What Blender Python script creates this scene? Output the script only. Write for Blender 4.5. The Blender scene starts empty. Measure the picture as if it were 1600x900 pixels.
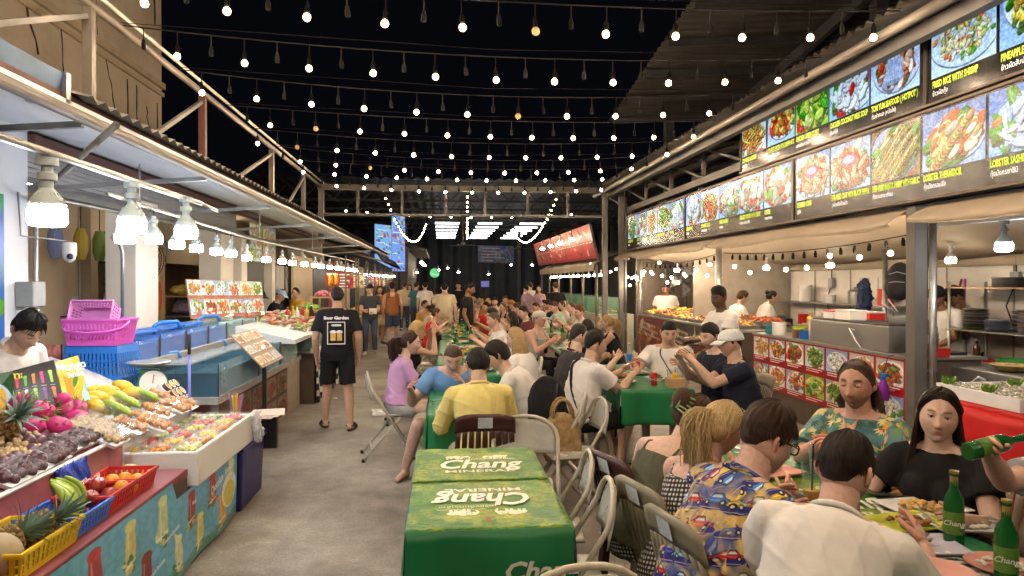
import bpy, math, random
import numpy as np
from mathutils import Vector, Matrix
R=math.radians
SC=bpy.context.scene
COL=SC.collection
rnd=random.Random(11)
# ------------------------------------------------------------------ camera, sky, exposure
FPX, EYE=1109.0, 1.72
YAW, PIT=math.atan(110/FPX), math.atan(10/FPX)
cam_d=bpy.data.cameras.new('camera')
cam=bpy.data.objects.new('camera',cam_d)
COL.objects.link(cam)
SC.camera=cam
cam.location=(0,0,EYE)
cam.rotation_euler=(R(90)-PIT,0,-YAW)
cam_d.sensor_width=36
cam_d.lens=36*FPX/1600
cam_d.clip_start=0.05
cam_d.clip_end=400
world=bpy.data.worlds.new('World')
SC.world=world
world.use_nodes=True
wn=world.node_tree.nodes
bg=wn['Background']
bg.inputs['Color'].default_value=(0.0035,0.004,0.0065,1)
bg.inputs['Strength'].default_value=0.55
SC.view_settings.view_transform='Standard'
SC.view_settings.look='None'
SC.view_settings.exposure=-0.08
SC.view_settings.gamma=1
cy=SC.cycles
cy.max_bounces=7
cy.diffuse_bounces=3
cy.glossy_bounces=3
cy.transmission_bounces=6
cy.transparent_max_bounces=10
cy.caustics_reflective=False
cy.caustics_refractive=False
cy.sample_clamp_indirect=4
cy.sample_clamp_direct=0
cy.use_denoising=True
cy.use_light_tree=True
def ray(px,py):
 x, z=(px-800)/FPX, (450-py)/FPX
 y2, z2=math.cos(PIT)+z*math.sin(PIT), z*math.cos(PIT)-math.sin(PIT)
 return Vector((x*math.cos(YAW)+y2*math.sin(YAW),-x*math.sin(YAW)+y2*math.cos(YAW),z2))
def at(px,py,X=None,Y=None,Z=None,d=None):
 """point of the place seen at a pixel of the photograph, on a known plane or at a known depth"""
 r=ray(px,py)
 t=d if d is not None else X/r.x if X is not None else Y/r.y if Y is not None else(Z-EYE)/r.z
 return Vector((r.x*t,r.y*t,EYE+r.z*t))
# ------------------------------------------------------------------ materials
MATS={}
def _new(name):
 m=bpy.data.materials.new(name)
 m.use_nodes=True
 nt=m.node_tree
 return m, nt, nt.nodes['Principled BSDF']
def _n(nt,t,**kw):
 n=nt.nodes.new(t)
 for k, v in kw.items():
  if k in n.inputs:
   n.inputs[k].default_value=v
  else:
   setattr(n,k,v)
 return n
def mat(name,col,rough=0.55,metal=0.0,var=0.12,vs=6.0,bump=0.0,bs=60.0,spec=0.5,emit=0.0,ecol=None,alpha=1.0,trans=0.0,ior=1.45,stretch=None,dirt=0.0,dirtcol=(0.05,0.04,0.03),dirts=2.5,coat=0.0,attr=None,sheen=0.0):
 if name in MATS:
  return MATS[name]
 m, nt, b=_new(name)
 L=nt.links.new
 tc=_n(nt,'ShaderNodeTexCoord')
 mp=_n(nt,'ShaderNodeMapping')
 if stretch:
  mp.inputs['Scale'].default_value=stretch
 L(tc.outputs['Object'],mp.inputs['Vector'])
 c=tuple(col)+(1,)
 b.inputs['Base Color'].default_value=c
 out=None
 if attr:
  a=_n(nt,'ShaderNodeAttribute',attribute_name=attr)
  out=a.outputs['Color']
 if var>0:
  nz=_n(nt,'ShaderNodeTexNoise',Scale=vs,Detail=5.0,Roughness=0.6)
  L(mp.outputs['Vector'],nz.inputs['Vector'])
  rp=_n(nt,'ShaderNodeMapRange')
  rp.inputs['From Min'].default_value=0.3
  rp.inputs['From Max'].default_value=0.7
  rp.inputs['To Min'].default_value=1-var
  rp.inputs['To Max'].default_value=1+var
  L(nz.outputs['Fac'],rp.inputs['Value'])
  mx=_n(nt,'ShaderNodeMix',data_type='RGBA',blend_type='MULTIPLY')
  mx.inputs['Factor'].default_value=1
  mx.inputs['A'].default_value=c
  if out:
   L(out,mx.inputs[6])
  else:
   mx.inputs[6].default_value=c
  L(rp.outputs['Result'],mx.inputs[7])
  out=mx.outputs[2]
  rr=_n(nt,'ShaderNodeMapRange')
  rr.inputs['To Min'].default_value=max(0.02,rough-0.12)
  rr.inputs['To Max'].default_value=min(1,rough+0.12)
  L(nz.outputs['Fac'],rr.inputs['Value'])
  L(rr.outputs['Result'],b.inputs['Roughness'])
 else:
  b.inputs['Roughness'].default_value=rough
 if dirt>0:
  nd=_n(nt,'ShaderNodeTexNoise',Scale=dirts,Detail=8.0,Roughness=0.7)
  L(mp.outputs['Vector'],nd.inputs['Vector'])
  rd=_n(nt,'ShaderNodeMapRange')
  rd.inputs['From Min'].default_value=0.5
  rd.inputs['From Max'].default_value=0.75
  rd.inputs['To Max'].default_value=dirt
  L(nd.outputs['Fac'],rd.inputs['Value'])
  md=_n(nt,'ShaderNodeMix',data_type='RGBA')
  L(rd.outputs['Result'],md.inputs['Factor'])
  if out:
   L(out,md.inputs[6])
  else:
   md.inputs[6].default_value=c
  md.inputs[7].default_value=tuple(dirtcol)+(1,)
  out=md.outputs[2]
 if out:
  L(out,b.inputs['Base Color'])
 b.inputs['Metallic'].default_value=metal
 b.inputs['Specular IOR Level'].default_value=spec
 b.inputs['IOR'].default_value=ior
 if coat:
  b.inputs['Coat Weight'].default_value=coat
  b.inputs['Coat Roughness'].default_value=0.1
 if sheen:
  b.inputs['Sheen Weight'].default_value=sheen
 if trans:
  b.inputs['Transmission Weight'].default_value=trans
 if alpha<1:
  b.inputs['Alpha'].default_value=alpha
 if emit:
  b.inputs['Emission Color'].default_value=tuple(ecol or col)+(1,)
  b.inputs['Emission Strength'].default_value=emit
 if bump:
  nb=_n(nt,'ShaderNodeTexNoise',Scale=bs,Detail=4.0,Roughness=0.6)
  L(mp.outputs['Vector'],nb.inputs['Vector'])
  bp=_n(nt,'ShaderNodeBump',Strength=min(1.0,bump),Distance=0.004)
  L(nb.outputs['Fac'],bp.inputs['Height'])
  L(bp.outputs['Normal'],b.inputs['Normal'])
 MATS[name]=m
 return m
def glow(name,col,strength,limb=False):
 """lamp glass"""
 if name in MATS:
  return MATS[name]
 m, nt, b=_new(name)
 b.inputs['Base Color'].default_value=(0.8,0.8,0.8,1)
 b.inputs['Emission Color'].default_value=tuple(col)+(1,)
 b.inputs['Emission Strength'].default_value=strength
 if limb:  # amber, dimmer rim painted into the emission to suggest a warm halo
  lw=_n(nt,'ShaderNodeLayerWeight',Blend=.5)
  rp=_n(nt,'ShaderNodeMapRange')
  for k, v in(('From Min',.1),('From Max',.42),('To Min',strength),('To Max',.9)):
   rp.inputs[k].default_value=v
  nt.links.new(lw.outputs['Facing'],rp.inputs['Value'])
  nt.links.new(rp.outputs['Result'],b.inputs['Emission Strength'])
  mx=_n(nt,'ShaderNodeMix',data_type='RGBA')
  mx.inputs[6].default_value=tuple(col)+(1,)
  mx.inputs[7].default_value=(1,.42,.08,1)
  fm=_n(nt,'ShaderNodeMath',operation='MULTIPLY',use_clamp=True)
  fm.inputs[1].default_value=2.2
  nt.links.new(lw.outputs['Facing'],fm.inputs[0])
  nt.links.new(fm.outputs[0],mx.inputs['Factor'])
  nt.links.new(mx.outputs[2],b.inputs['Emission Color'])
 MATS[name]=m
 return m
def img_mat(name,img,rough=0.5,emit=0.0,bump=0.0,bs=40,interp='Linear',box=None,coat=0.0,alpha=False,tint=None):
 if name in MATS:
  return MATS[name]
 m, nt, b=_new(name)
 L=nt.links.new
 t=_n(nt,'ShaderNodeTexImage',image=img,interpolation=interp)
 if box:
  tc=_n(nt,'ShaderNodeTexCoord')
  mp=_n(nt,'ShaderNodeMapping')
  mp.inputs['Scale'].default_value=(box,box,box)
  mp.inputs['Rotation'].default_value=(0.1,0.2,0.35)
  L(tc.outputs['Object'],mp.inputs['Vector'])
  L(mp.outputs['Vector'],t.inputs['Vector'])
  t.projection='BOX'
  t.projection_blend=0.25
 if emit:
  dk=_n(nt,'ShaderNodeMix',data_type='RGBA',blend_type='MULTIPLY')
  dk.inputs['Factor'].default_value=1
  L(t.outputs['Color'],dk.inputs[6])
  dk.inputs[7].default_value=(.2,.2,.2,1)
  L(dk.outputs[2],b.inputs['Base Color'])
 else:
  L(t.outputs['Color'],b.inputs['Base Color'])
 b.inputs['Roughness'].default_value=rough
 if emit:
  L(t.outputs['Color'],b.inputs['Emission Color'])
  b.inputs['Emission Strength'].default_value=emit
 if coat:
  b.inputs['Coat Weight'].default_value=coat
 if bump:
  tc2=_n(nt,'ShaderNodeTexCoord')
  nb=_n(nt,'ShaderNodeTexNoise',Scale=bs,Detail=3.0)
  L(tc2.outputs['Object'],nb.inputs['Vector'])
  bp=_n(nt,'ShaderNodeBump',Strength=bump,Distance=0.004)
  L(nb.outputs['Fac'],bp.inputs['Height'])
  L(bp.outputs['Normal'],b.inputs['Normal'])
 MATS[name]=m
 return m
def glass_mat(name,col,alpha=0.25,rough=0.05):
 """thin clear sheet: mostly see-through, with its own reflection and tint"""
 if name in MATS:
  return MATS[name]
 m, nt, b=_new(name)
 L=nt.links.new
 tr=_n(nt,'ShaderNodeBsdfTransparent')
 tr.inputs['Color'].default_value=tuple(min(1,0.45+0.58*c)for c in col)+(1,)
 b.inputs['Base Color'].default_value=tuple(col)+(1,)
 b.inputs['Roughness'].default_value=rough
 mx=_n(nt,'ShaderNodeMixShader')
 lw=_n(nt,'ShaderNodeLayerWeight',Blend=.5)
 pw=_n(nt,'ShaderNodeMath',operation='POWER')
 pw.inputs[1].default_value=4.0
 L(lw.outputs['Facing'],pw.inputs[0])
 ad=_n(nt,'ShaderNodeMath',operation='ADD',use_clamp=True)
 ad.inputs[1].default_value=alpha
 hf=_n(nt,'ShaderNodeMath',operation='MULTIPLY')
 hf.inputs[1].default_value=.55
 L(pw.outputs[0],hf.inputs[0])
 L(hf.outputs[0],ad.inputs[0])
 L(ad.outputs[0],mx.inputs['Fac'])
 L(tr.outputs[0],mx.inputs[1])
 L(b.outputs[0],mx.inputs[2])
 L(mx.outputs[0],nt.nodes['Material Output'].inputs['Surface'])
 MATS[name]=m
 return m
# ------------------------------------------------------------------ mesh building
WM={}
class MB:
 def __init__(self):
  self.v, self.f, self.uv, self.col=[], [], [], None
  self.M=Matrix.Identity(4)
 def add(self,verts,faces,uvs=None):
  o=len(self.v)
  M=self.M
  self.v.extend([tuple(M@Vector(p))for p in verts])
  self.f.extend([tuple(i+o for i in f)for f in faces])
  self.uv.extend(uvs if uvs else[None]*len(faces))
  return self
 def box(self,x0,x1,y0,y1,z0,z1,taper=1.0):
  cx, cy=(x0+x1)/2, (y0+y1)/2
  v=[]
  for z, k in((z0,taper),(z1,1)):
   for x, y in((x0,y0),(x1,y0),(x1,y1),(x0,y1)):
    v.append((cx+(x-cx)*k,cy+(y-cy)*k,z))
  return self.add(v,[(3,2,1,0),(4,5,6,7),(0,1,5,4),(1,2,6,5),(2,3,7,6),(3,0,4,7)])
 def cbox(self,c,s,rz=0,M=None):
  T=Matrix.Translation(c)@(M if M is not None else Matrix.Rotation(rz,4,'Z'))
  old=self.M
  self.M=old@T
  self.box(-s[0]/2,s[0]/2,-s[1]/2,s[1]/2,-s[2]/2,s[2]/2)
  self.M=old
  return self
 def beam(self,p0,p1,w,h,up=(0,0,1)):
  p0, p1=Vector(p0), Vector(p1)
  d=(p1-p0)
  L=d.length
  d.normalize()
  u=Vector(up)
  if abs(d.dot(u))>0.98:
   u=Vector((0,1,0))
  s=d.cross(u).normalized()
  u=s.cross(d)
  v=[]
  for p in(p0,p1):
   for a, b in((-1,-1),(1,-1),(1,1),(-1,1)):
    v.append(p+s*(a*w/2)+u*(b*h/2))
  return self.add(v,[(3,2,1,0),(4,5,6,7),(0,1,5,4),(1,2,6,5),(2,3,7,6),(3,0,4,7)])
 def tube(self,pts,r,n=8,caps=True,flat=None):
  """round bar along points; r a number or a list; flat=(k, up) squashes the section"""
  pts=[Vector(p)for p in pts]
  rs=[r]*len(pts)if not hasattr(r,'__len__')else r
  rings=[]
  up=None
  for i, p in enumerate(pts):
   d=(pts[min(i+1,len(pts)-1)]-pts[max(i-1,0)])
   if d.length<1e-9:
    d=Vector((0,0,1))
   d.normalize()
   if up is None:
    up=Vector((0,0,1))if abs(d.z)<0.9 else Vector((0,1,0))
    if flat:
     up=Vector(flat[1])
   s=d.cross(up)
   if s.length<1e-6:
    s=d.orthogonal()
   s.normalize()
   up=s.cross(d).normalized()
   k=flat[0]if flat else 1
   rings.append([p+s*(math.cos(2*math.pi*j/n)*rs[i])+up*(math.sin(2*math.pi*j/n)*rs[i]*k)for j in range(n)])
  v=[q for rg in rings for q in rg]
  f=[]
  for i in range(len(pts)-1):
   for j in range(n):
    a, b=i*n+j, i*n+(j+1)%n
    f.append((a,b,b+n,a+n))
  if caps:
   f.append(tuple(reversed(range(n))))
   f.append(tuple((len(pts)-1)*n+j for j in range(n)))
  return self.add(v,f)
 def lathe(self,prof,n=16,c=(0,0,0),axis=None,caps=True):
  """profile of (radius, z) turned about z through c"""
  T=Matrix.Translation(c)
  if axis is not None:
   T=T@Vector((0,0,1)).rotation_difference(Vector(axis)).to_matrix().to_4x4()
  v, f=[], []
  for r, z in prof:
   for j in range(n):
    a=2*math.pi*j/n
    v.append(T@Vector((r*math.cos(a),r*math.sin(a),z)))
  for i in range(len(prof)-1):
   for j in range(n):
    a, b=i*n+j, i*n+(j+1)%n
    f.append((a,b,b+n,a+n))
  if caps:
   f.append(tuple(reversed(range(n))))
   f.append(tuple((len(prof)-1)*n+j for j in range(n)))
  return self.add(v,f)
 def ball(self,c,r,n=10,m=7,Rm=None):
  r3=(r,r,r)if not hasattr(r,'__len__')else r
  c=Vector(c)
  v=[None]
  f=[]
  v=[]
  for i in range(m+1):
   t=math.pi*i/m
   for j in range(n):
    a=2*math.pi*j/n
    p=Vector((r3[0]*math.sin(t)*math.cos(a),r3[1]*math.sin(t)*math.sin(a),r3[2]*math.cos(t)))
    if Rm is not None:
     p=Rm@p
    v.append(c+p)
  for i in range(m):
   for j in range(n):
    a, b=i*n+j, i*n+(j+1)%n
    if i==0:
     f.append((a,a+n,b+n))
    elif i==m-1:
     f.append((a,a+n,b))
    else:
     f.append((a,a+n,b+n,b))
  return self.add(v,f)
 def quad(self,a,b,c,d,uv=(0,0,1,1)):
  """a..d counter-clockwise from the picture's lower-left"""
  u0, v0, u1, v1=uv
  return self.add([a,b,c,d],[(0,1,2,3)],[((u0,v0),(u1,v0),(u1,v1),(u0,v1))])
 def board(self,a,b,c,d,th,uv=(0,0,1,1)):
  """a slab with a pictured front"""
  a, b, c, d=(Vector(p)for p in(a,b,c,d))
  nrm=(b-a).cross(d-a).normalized()*th
  v=[a,b,c,d,a-nrm,b-nrm,c-nrm,d-nrm]
  u0, v0, u1, v1=uv
  e=((u0,v0),)*4
  return self.add(v,[(0,1,2,3),(7,6,5,4),(0,4,5,1),(1,5,6,2),(2,6,7,3),(3,7,4,0)],[((u0,v0),(u1,v0),(u1,v1),(u0,v1)),e,e,e,e,e])
 def prism(self,poly,h,M=None):
  """polygon in local xy raised by h"""
  n=len(poly)
  old=self.M
  if M is not None:
   self.M=old@M
  v=[(x,y,0)for x,y in poly]+[(x,y,h)for x,y in poly]
  f=[tuple(reversed(range(n))),tuple(range(n,2*n))]+[(i,(i+1)%n,(i+1)%n+n,i+n)for i in range(n)]
  self.add(v,f)
  self.M=old
  return self
 def grid(self,fn,nu,nv,uv=False,closed=False):
  """surface fn(u,v) -> point"""
  v=[fn(i/nu,j/nv)for j in range(nv+1)for i in range(nu+1)]
  f, us=[], []
  for j in range(nv):
   for i in range(nu):
    a=j*(nu+1)+i
    f.append((a,a+1,a+nu+2,a+nu+1))
    us.append(((i/nu,j/nv),((i+1)/nu,j/nv),((i+1)/nu,(j+1)/nv),(i/nu,(j+1)/nv)))
  return self.add(v,f,us)
 def mesh(self,name,M=None):
  me=bpy.data.meshes.new(name)
  vs=self.v
  if M is not None:
   vs=[M@Vector(p)for p in vs]
  me.from_pydata(vs,[],self.f)
  if any(u is not None for u in self.uv):
   ul=me.uv_layers.new(name='UVMap')
   fl=[]
   for f, u in zip(self.f,self.uv):
    if u is None:
     u=((0,0),)*len(f)
    for q in u:
     fl.extend(q)
   ul.data.foreach_set('uv',fl)
  return me
 def build(self,name,m,parent=None,smooth=None,bevel=0,solid=0):
  M=WM[parent].inverted()if parent is not None and parent in WM else None
  me=self.mesh(name,M)
  return link(name,me,m,parent,smooth,bevel,solid)
def link(name,me,m,parent=None,smooth=None,bevel=0,solid=0):
 for k in(m if isinstance(m,(list,tuple))else[m]):
  me.materials.append(k)
 if smooth is not None:
  me.polygons.foreach_set('use_smooth',[True]*len(me.polygons))
  if smooth<180:
   me.set_sharp_from_angle(angle=R(smooth))
 o=bpy.data.objects.new(name,me)
 COL.objects.link(o)
 if parent is not None:
  o.parent=parent
  if parent in WM:
   WM[o]=WM[parent]
 else:
  WM[o]=Matrix.Identity(4)
 if bevel:
  b=o.modifiers.new('bevel','BEVEL')
  b.width=bevel
  b.segments=2
  b.limit_method='ANGLE'
 if solid:
  b=o.modifiers.new('solid','SOLIDIFY')
  b.thickness=solid
 return o
def tag(o,label,cat,group=None,kind=None):
 if kind:
  o['kind']=kind
 if label:
  o['label']=label
 if cat:
  o['category']=cat
 if group:
  o['group']=group
 return o
def thing(name,label,cat,loc=(0,0,0),rz=0.0,group=None):
 o=bpy.data.objects.new(name,None)
 o.empty_display_size=0.1
 COL.objects.link(o)
 o.location=loc
 o.rotation_euler=(0,0,rz)
 WM[o]=Matrix.Translation(loc)@Matrix.Rotation(rz,4,'Z')
 return tag(o,label,cat,group)
KIDS={}
def kids(o):
 return[c for c in o.children]
def dup(root,loc,rz=0.0,label=None,group=None,scale=None,rot=None,matmap=None):
 def cp(o,par):
  c=o.copy()
  COL.objects.link(c)
  if par is not None:
   c.parent=par
  if matmap and c.type=='MESH':
   for s in c.material_slots:
    if s.material in matmap:
     s.link='OBJECT'
     s.material=matmap[s.material]
  for k in CH.get(o,o.children):
   cp(k,c)
  return c
 CH={}
 r=cp(root,None)
 r.location=loc
 r.rotation_euler=rot if rot else(0,0,rz)
 if scale:
  r.scale=scale if hasattr(scale,'__len__')else(scale,)*3
 if label:
  r['label']=label
 if group:
  r['group']=group
 return r
def place(root,loc,rz=0.0,rot=None,scale=None):
 root.location=loc
 root.rotation_euler=rot if rot else(0,0,rz)
 if scale:
  root.scale=(scale,)*3 if not hasattr(scale,'__len__')else scale
 return root
TMP=bpy.data.scenes.new('workbench')
def baked(ob):
 """mesh of an object with its modifiers, worked out on a bench scene"""
 TMP.collection.objects.link(ob)
 vl=TMP.view_layers[0]
 vl.update()
 dg=vl.depsgraph
 me=bpy.data.meshes.new_from_object(ob.evaluated_get(dg),depsgraph=dg)
 d=ob.data
 TMP.collection.objects.unlink(ob)
 bpy.data.objects.remove(ob)
 return me, d
def lettering(txt,M,size,m,parent,width=None,sx=1.0,bold=0.0,shear=0.0,align='CENTER',name='lettering',ext=0.0,res=2):
 """writing as flat letters, M carries local xy onto the surface"""
 cu=bpy.data.curves.new('lettering','FONT')
 cu.body=txt
 cu.size=size
 cu.align_x=align
 cu.align_y='CENTER'
 cu.offset=bold
 cu.shear=shear
 cu.extrude=ext
 cu.resolution_u=res
 ob=bpy.data.objects.new('lettering',cu)
 me, d=baked(ob)
 bpy.data.curves.remove(d)
 n=len(me.vertices)
 if n==0:
  return None
 co=np.empty(n*3,'f')
 me.vertices.foreach_get('co',co)
 co=co.reshape(-1,3)
 w=np.ptp(co[:,0])
 co[:,0]*=sx
 if width and w*sx>width:
  co[:,0]*=width/(w*sx)
 T=(WM[parent].inverted()if parent in WM else Matrix.Identity(4))@M
 A=np.array(T)
 co=co@A[:3,:3].T+A[:3,3]
 me.vertices.foreach_set('co',co.astype('f').ravel())
 me.materials.clear()
 me.update()
 return link(name,me,m,parent)
def face_matrix(o,right,up,off=0.003):
 """local xy -> a surface through o spanned by right/up, lifted by off"""
 r=Vector(right).normalized()
 u=Vector(up).normalized()
 n=r.cross(u).normalized()
 u=n.cross(r)
 M=Matrix((r,u,n)).transposed().to_4x4()
 M.translation=Vector(o)+n*off
 return M
# ------------------------------------------------------------------ printed pictures
class Pic:
 def __init__(self,w,h,col=(1,1,1)):
  self.w, self.h=w, h
  self.a=np.ones((h,w,3),'f')*np.array(col,'f')
 def _win(self,cx,cy,r):
  x0, x1=max(0,int(cx-r-2)), min(self.w,int(cx+r+3))
  y0, y1=max(0,int(cy-r-2)), min(self.h,int(cy+r+3))
  if x0>=x1 or y0>=y1:
   return None
  yy, xx=np.mgrid[y0:y1,x0:x1].astype('f')
  return(slice(y0,y1),slice(x0,x1)), xx+0.5-cx, yy+0.5-cy
 def _put(self,sl,m,col,op=1.0):
  m=np.clip(m,0,1)[...,None]*op
  self.a[sl]=self.a[sl]*(1-m)+np.array(col,'f')*m
 def ell(self,cx,cy,rx,ry,col,ang=0.0,op=1.0):
  w=self._win(cx,cy,max(rx,ry))
  if w is None:
   return
  sl, x, y=w
  c, s=math.cos(ang), math.sin(ang)
  u, v=(x*c+y*s)/max(rx,.3), (-x*s+y*c)/max(ry,.3)
  d=np.sqrt(u*u+v*v)
  self._put(sl,(1-d)*min(rx,ry)+0.5,col,op)
 def line(self,x0,y0,x1,y1,w,col,op=1.0):
  cx, cy=(x0+x1)/2, (y0+y1)/2
  L=math.hypot(x1-x0,y1-y0)
  W=self._win(cx,cy,L/2+w)
  if W is None:
   return
  sl, x, y=W
  ux, uy=(x1-x0)/max(L,1e-6), (y1-y0)/max(L,1e-6)
  t=np.clip(x*ux+y*uy,-L/2,L/2)
  d=np.hypot(x-t*ux,y-t*uy)
  self._put(sl,w/2-d+0.5,col,op)
 def poly(self,pts,col,op=1.0):
  xs, ys=[p[0]for p in pts], [p[1]for p in pts]
  cx, cy=(min(xs)+max(xs))/2, (min(ys)+max(ys))/2
  W=self._win(cx,cy,max(max(xs)-min(xs),max(ys)-min(ys))/2)
  if W is None:
   return
  sl, x, y=W
  acc=np.zeros(x.shape,'f')
  for ox, oy in((-.25,-.25),(.25,-.25),(-.25,.25),(.25,.25)):
   ins=np.zeros(x.shape,bool)
   j=len(pts)-1
   for i in range(len(pts)):
    xi, yi, xj, yj=pts[i][0]-cx, pts[i][1]-cy, pts[j][0]-cx, pts[j][1]-cy
    if yi!=yj:
     ins^=((yi>y+oy)!=(yj>y+oy))&(x+ox<(xj-xi)*(y+oy-yi)/(yj-yi)+xi)
    j=i
   acc+=ins*0.25
  self._put(sl,acc,col,op)
 def rect(self,x0,y0,x1,y1,col,op=1.0):
  sl=(slice(max(0,int(y0)),int(y1)),slice(max(0,int(x0)),int(x1)))
  self.a[sl]=self.a[sl]*(1-op)+np.array(col,'f')*op
 def noise(self,amt,cell,rng,col=None):
  gw, gh=int(self.w/cell)+2, int(self.h/cell)+2
  g=rng.random((gh,gw)).astype('f')
  yy, xx=np.mgrid[0:self.h,0:self.w].astype('f')/cell
  i, j=yy.astype(int), xx.astype(int)
  fy, fx=yy-i, xx-j
  fy, fx=fy*fy*(3-2*fy), fx*fx*(3-2*fx)
  n=g[i,j]*(1-fy)*(1-fx)+g[i+1,j]*fy*(1-fx)+g[i,j+1]*(1-fy)*fx+g[i+1,j+1]*fy*fx
  if col is None:
   self.a+=(n[...,None]-0.5)*amt
  else:
   m=np.clip((n-0.5)*3+0.35,0,1)[...,None]*amt
   self.a=self.a*(1-m)+np.array(col,'f')*m
 def image(self,name):
  im=bpy.data.images.new(name,self.w,self.h)
  px=np.ones((self.h,self.w,4),'f')
  px[...,:3]=np.clip(self.a[::-1],0,1)
  im.pixels.foreach_set(px.ravel())
  im.update()
  im.pack()
  return im
WHITE, GREEN, LEAF=(.93,.94,.96), (.25,.5,.15), (.45,.68,.25)
FOODS={'rice':((.75,.83,.93),(.8,.88,.97),[(.85,.8,.58),(.9,.86,.7),(.72,.72,.42),(.95,.92,.8)],(.035,.02),[(.88,.4,.2),(.3,.58,.2),(.92,.55,.3)]),'pine':((.6,.72,.85),(.85,.9,.95),[(.82,.72,.3),(.75,.6,.25),(.5,.6,.2),(.9,.82,.5)],(.05,.03),[(.25,.45,.1),(.86,.42,.2)]),'hotpot':((.72,.8,.92),(.78,.8,.88),[(.85,.5,.35),(.9,.72,.6),(.8,.35,.2),(.95,.9,.85)],(.08,.04),[(.3,.5,.2),(.7,.75,.85)]),'soup':((.6,.72,.92),(.83,.89,.97),[(.88,.9,.92),(.95,.95,.95),(.8,.85,.85)],(.09,.05),[(.25,.6,.25),(.8,.15,.12),(.3,.55,.2)]),'curry':((.55,.72,.3),(.78,.82,.4),[(.6,.72,.25),(.7,.78,.35),(.8,.84,.5)],(.1,.06),[(.2,.5,.12),(.85,.2,.15),(.3,.62,.2)]),'cashew':((.65,.74,.85),(.88,.9,.95),[(.78,.5,.15),(.88,.68,.3),(.65,.25,.12),(.9,.8,.45)],(.07,.035),[(.3,.5,.2),(.8,.15,.1)]),'crab':((.7,.78,.9),(.85,.9,.97),[(.86,.45,.28),(.92,.66,.5),(.75,.3,.2),(.9,.78,.65)],(.12,.035),[(.35,.5,.25),(.93,.85,.7)]),'mantis':((.55,.42,.3),(.7,.74,.9),[(.82,.72,.42),(.74,.62,.3),(.9,.84,.6),(.6,.55,.3)],(.14,.03),[(.35,.6,.25)]),'lobster':((.62,.7,.85),(.8,.86,.95),[(.92,.78,.5),(.88,.6,.25),(.95,.88,.7),(.8,.45,.2)],(.09,.04),[(.3,.55,.2),(.9,.4,.15)]),'sashimi':((.55,.68,.9),(.75,.85,.97),[(.8,.88,.95),(.9,.93,.97),(.7,.8,.92)],(.11,.04),[(.4,.65,.25),(.35,.6,.2),(.92,.55,.3)]),'shell':((.6,.72,.88),(.75,.83,.93),[(.72,.7,.6),(.85,.82,.7),(.5,.5,.42),(.9,.88,.8)],(.11,.07),[(.3,.6,.2),(.85,.3,.2)]),'veg':((.7,.8,.85),(.88,.92,.9),[(.35,.58,.2),(.5,.7,.3),(.25,.45,.15)],(.12,.025),[(.85,.5,.3),(.9,.85,.6)]),'noodle':((.85,.85,.82),(.93,.93,.92),[(.85,.65,.3),(.78,.5,.2),(.9,.75,.45)],(.13,.014),[(.35,.6,.25),(.85,.3,.15),(.95,.9,.8)]),'meat':((.88,.86,.84),(.95,.95,.95),[(.55,.28,.13),(.68,.38,.2),(.45,.2,.1),(.78,.5,.28)],(.09,.05),[(.4,.65,.3),(.85,.25,.15)]),'prawn':((.9,.88,.86),(.95,.95,.95),[(.88,.45,.22),(.92,.62,.4),(.8,.32,.15)],(.11,.035),[(.4,.65,.3),(.92,.88,.75)]),}
def food(p,x0,y0,w,h,kind,rng,n=60,plate=True):
 bgc, pl, items, (il,iw), gar=FOODS[kind]
 sl=(slice(int(y0),int(y0+h)),slice(int(x0),int(x0+w)))
 yy, xx=np.mgrid[0:int(y0+h)-int(y0),0:int(x0+w)-int(x0)].astype('f')
 p.a[sl]=np.array(bgc,'f')*(0.85+0.3*(yy/h)[...,None])
 q=Pic(1,1)
 q.w, q.h, q.a=p.a[sl].shape[1], p.a[sl].shape[0], p.a[sl]
 cx, cy=w*(.5+rng.uniform(-.06,.06)), h*(.52+rng.uniform(-.05,.05))
 rx, ry=w*rng.uniform(.46,.56), h*rng.uniform(.4,.5)
 a0=rng.uniform(-.4,.4)
 if plate:
  q.ell(cx,cy+h*.03,rx,ry,tuple(c*.6 for c in pl),a0)
  q.ell(cx,cy,rx,ry,pl,a0)
  q.ell(cx,cy,rx*.8,ry*.78,tuple(c*.9 for c in pl),a0)
 for i in range(n):
  g=i<n*.12
  c=gar[rng.integers(len(gar))]if(g or rng.random()<.13)else items[rng.integers(len(items))]
  t, rr=rng.uniform(0,2*math.pi), math.sqrt(rng.random())*(.95 if g else.72)
  x, y=cx+rr*rx*math.cos(t), cy+rr*ry*math.sin(t)
  k=rng.uniform(.7,1.5)
  big=1.5 if g else 1
  an=rng.uniform(0,math.pi)if kind not in('mantis','lobster')else-.7+rng.uniform(-.35,.35)
  l, s=il*w*k*big, iw*w*k*big
  j=rng.uniform(.85,1.12)
  q.ell(x+l*.12,y+l*.2,l,s,tuple(v*.55*j for v in c),an,.8)
  q.ell(x,y,l*.95,s*.9,tuple(min(1,v*j)for v in c),an)
  q.ell(x-s*.3,y-s*.35,l*.45,s*.3,tuple(min(1,v*j*1.2+.06)for v in c),an,.8)
 p.a[sl]=q.a
 return p
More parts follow.
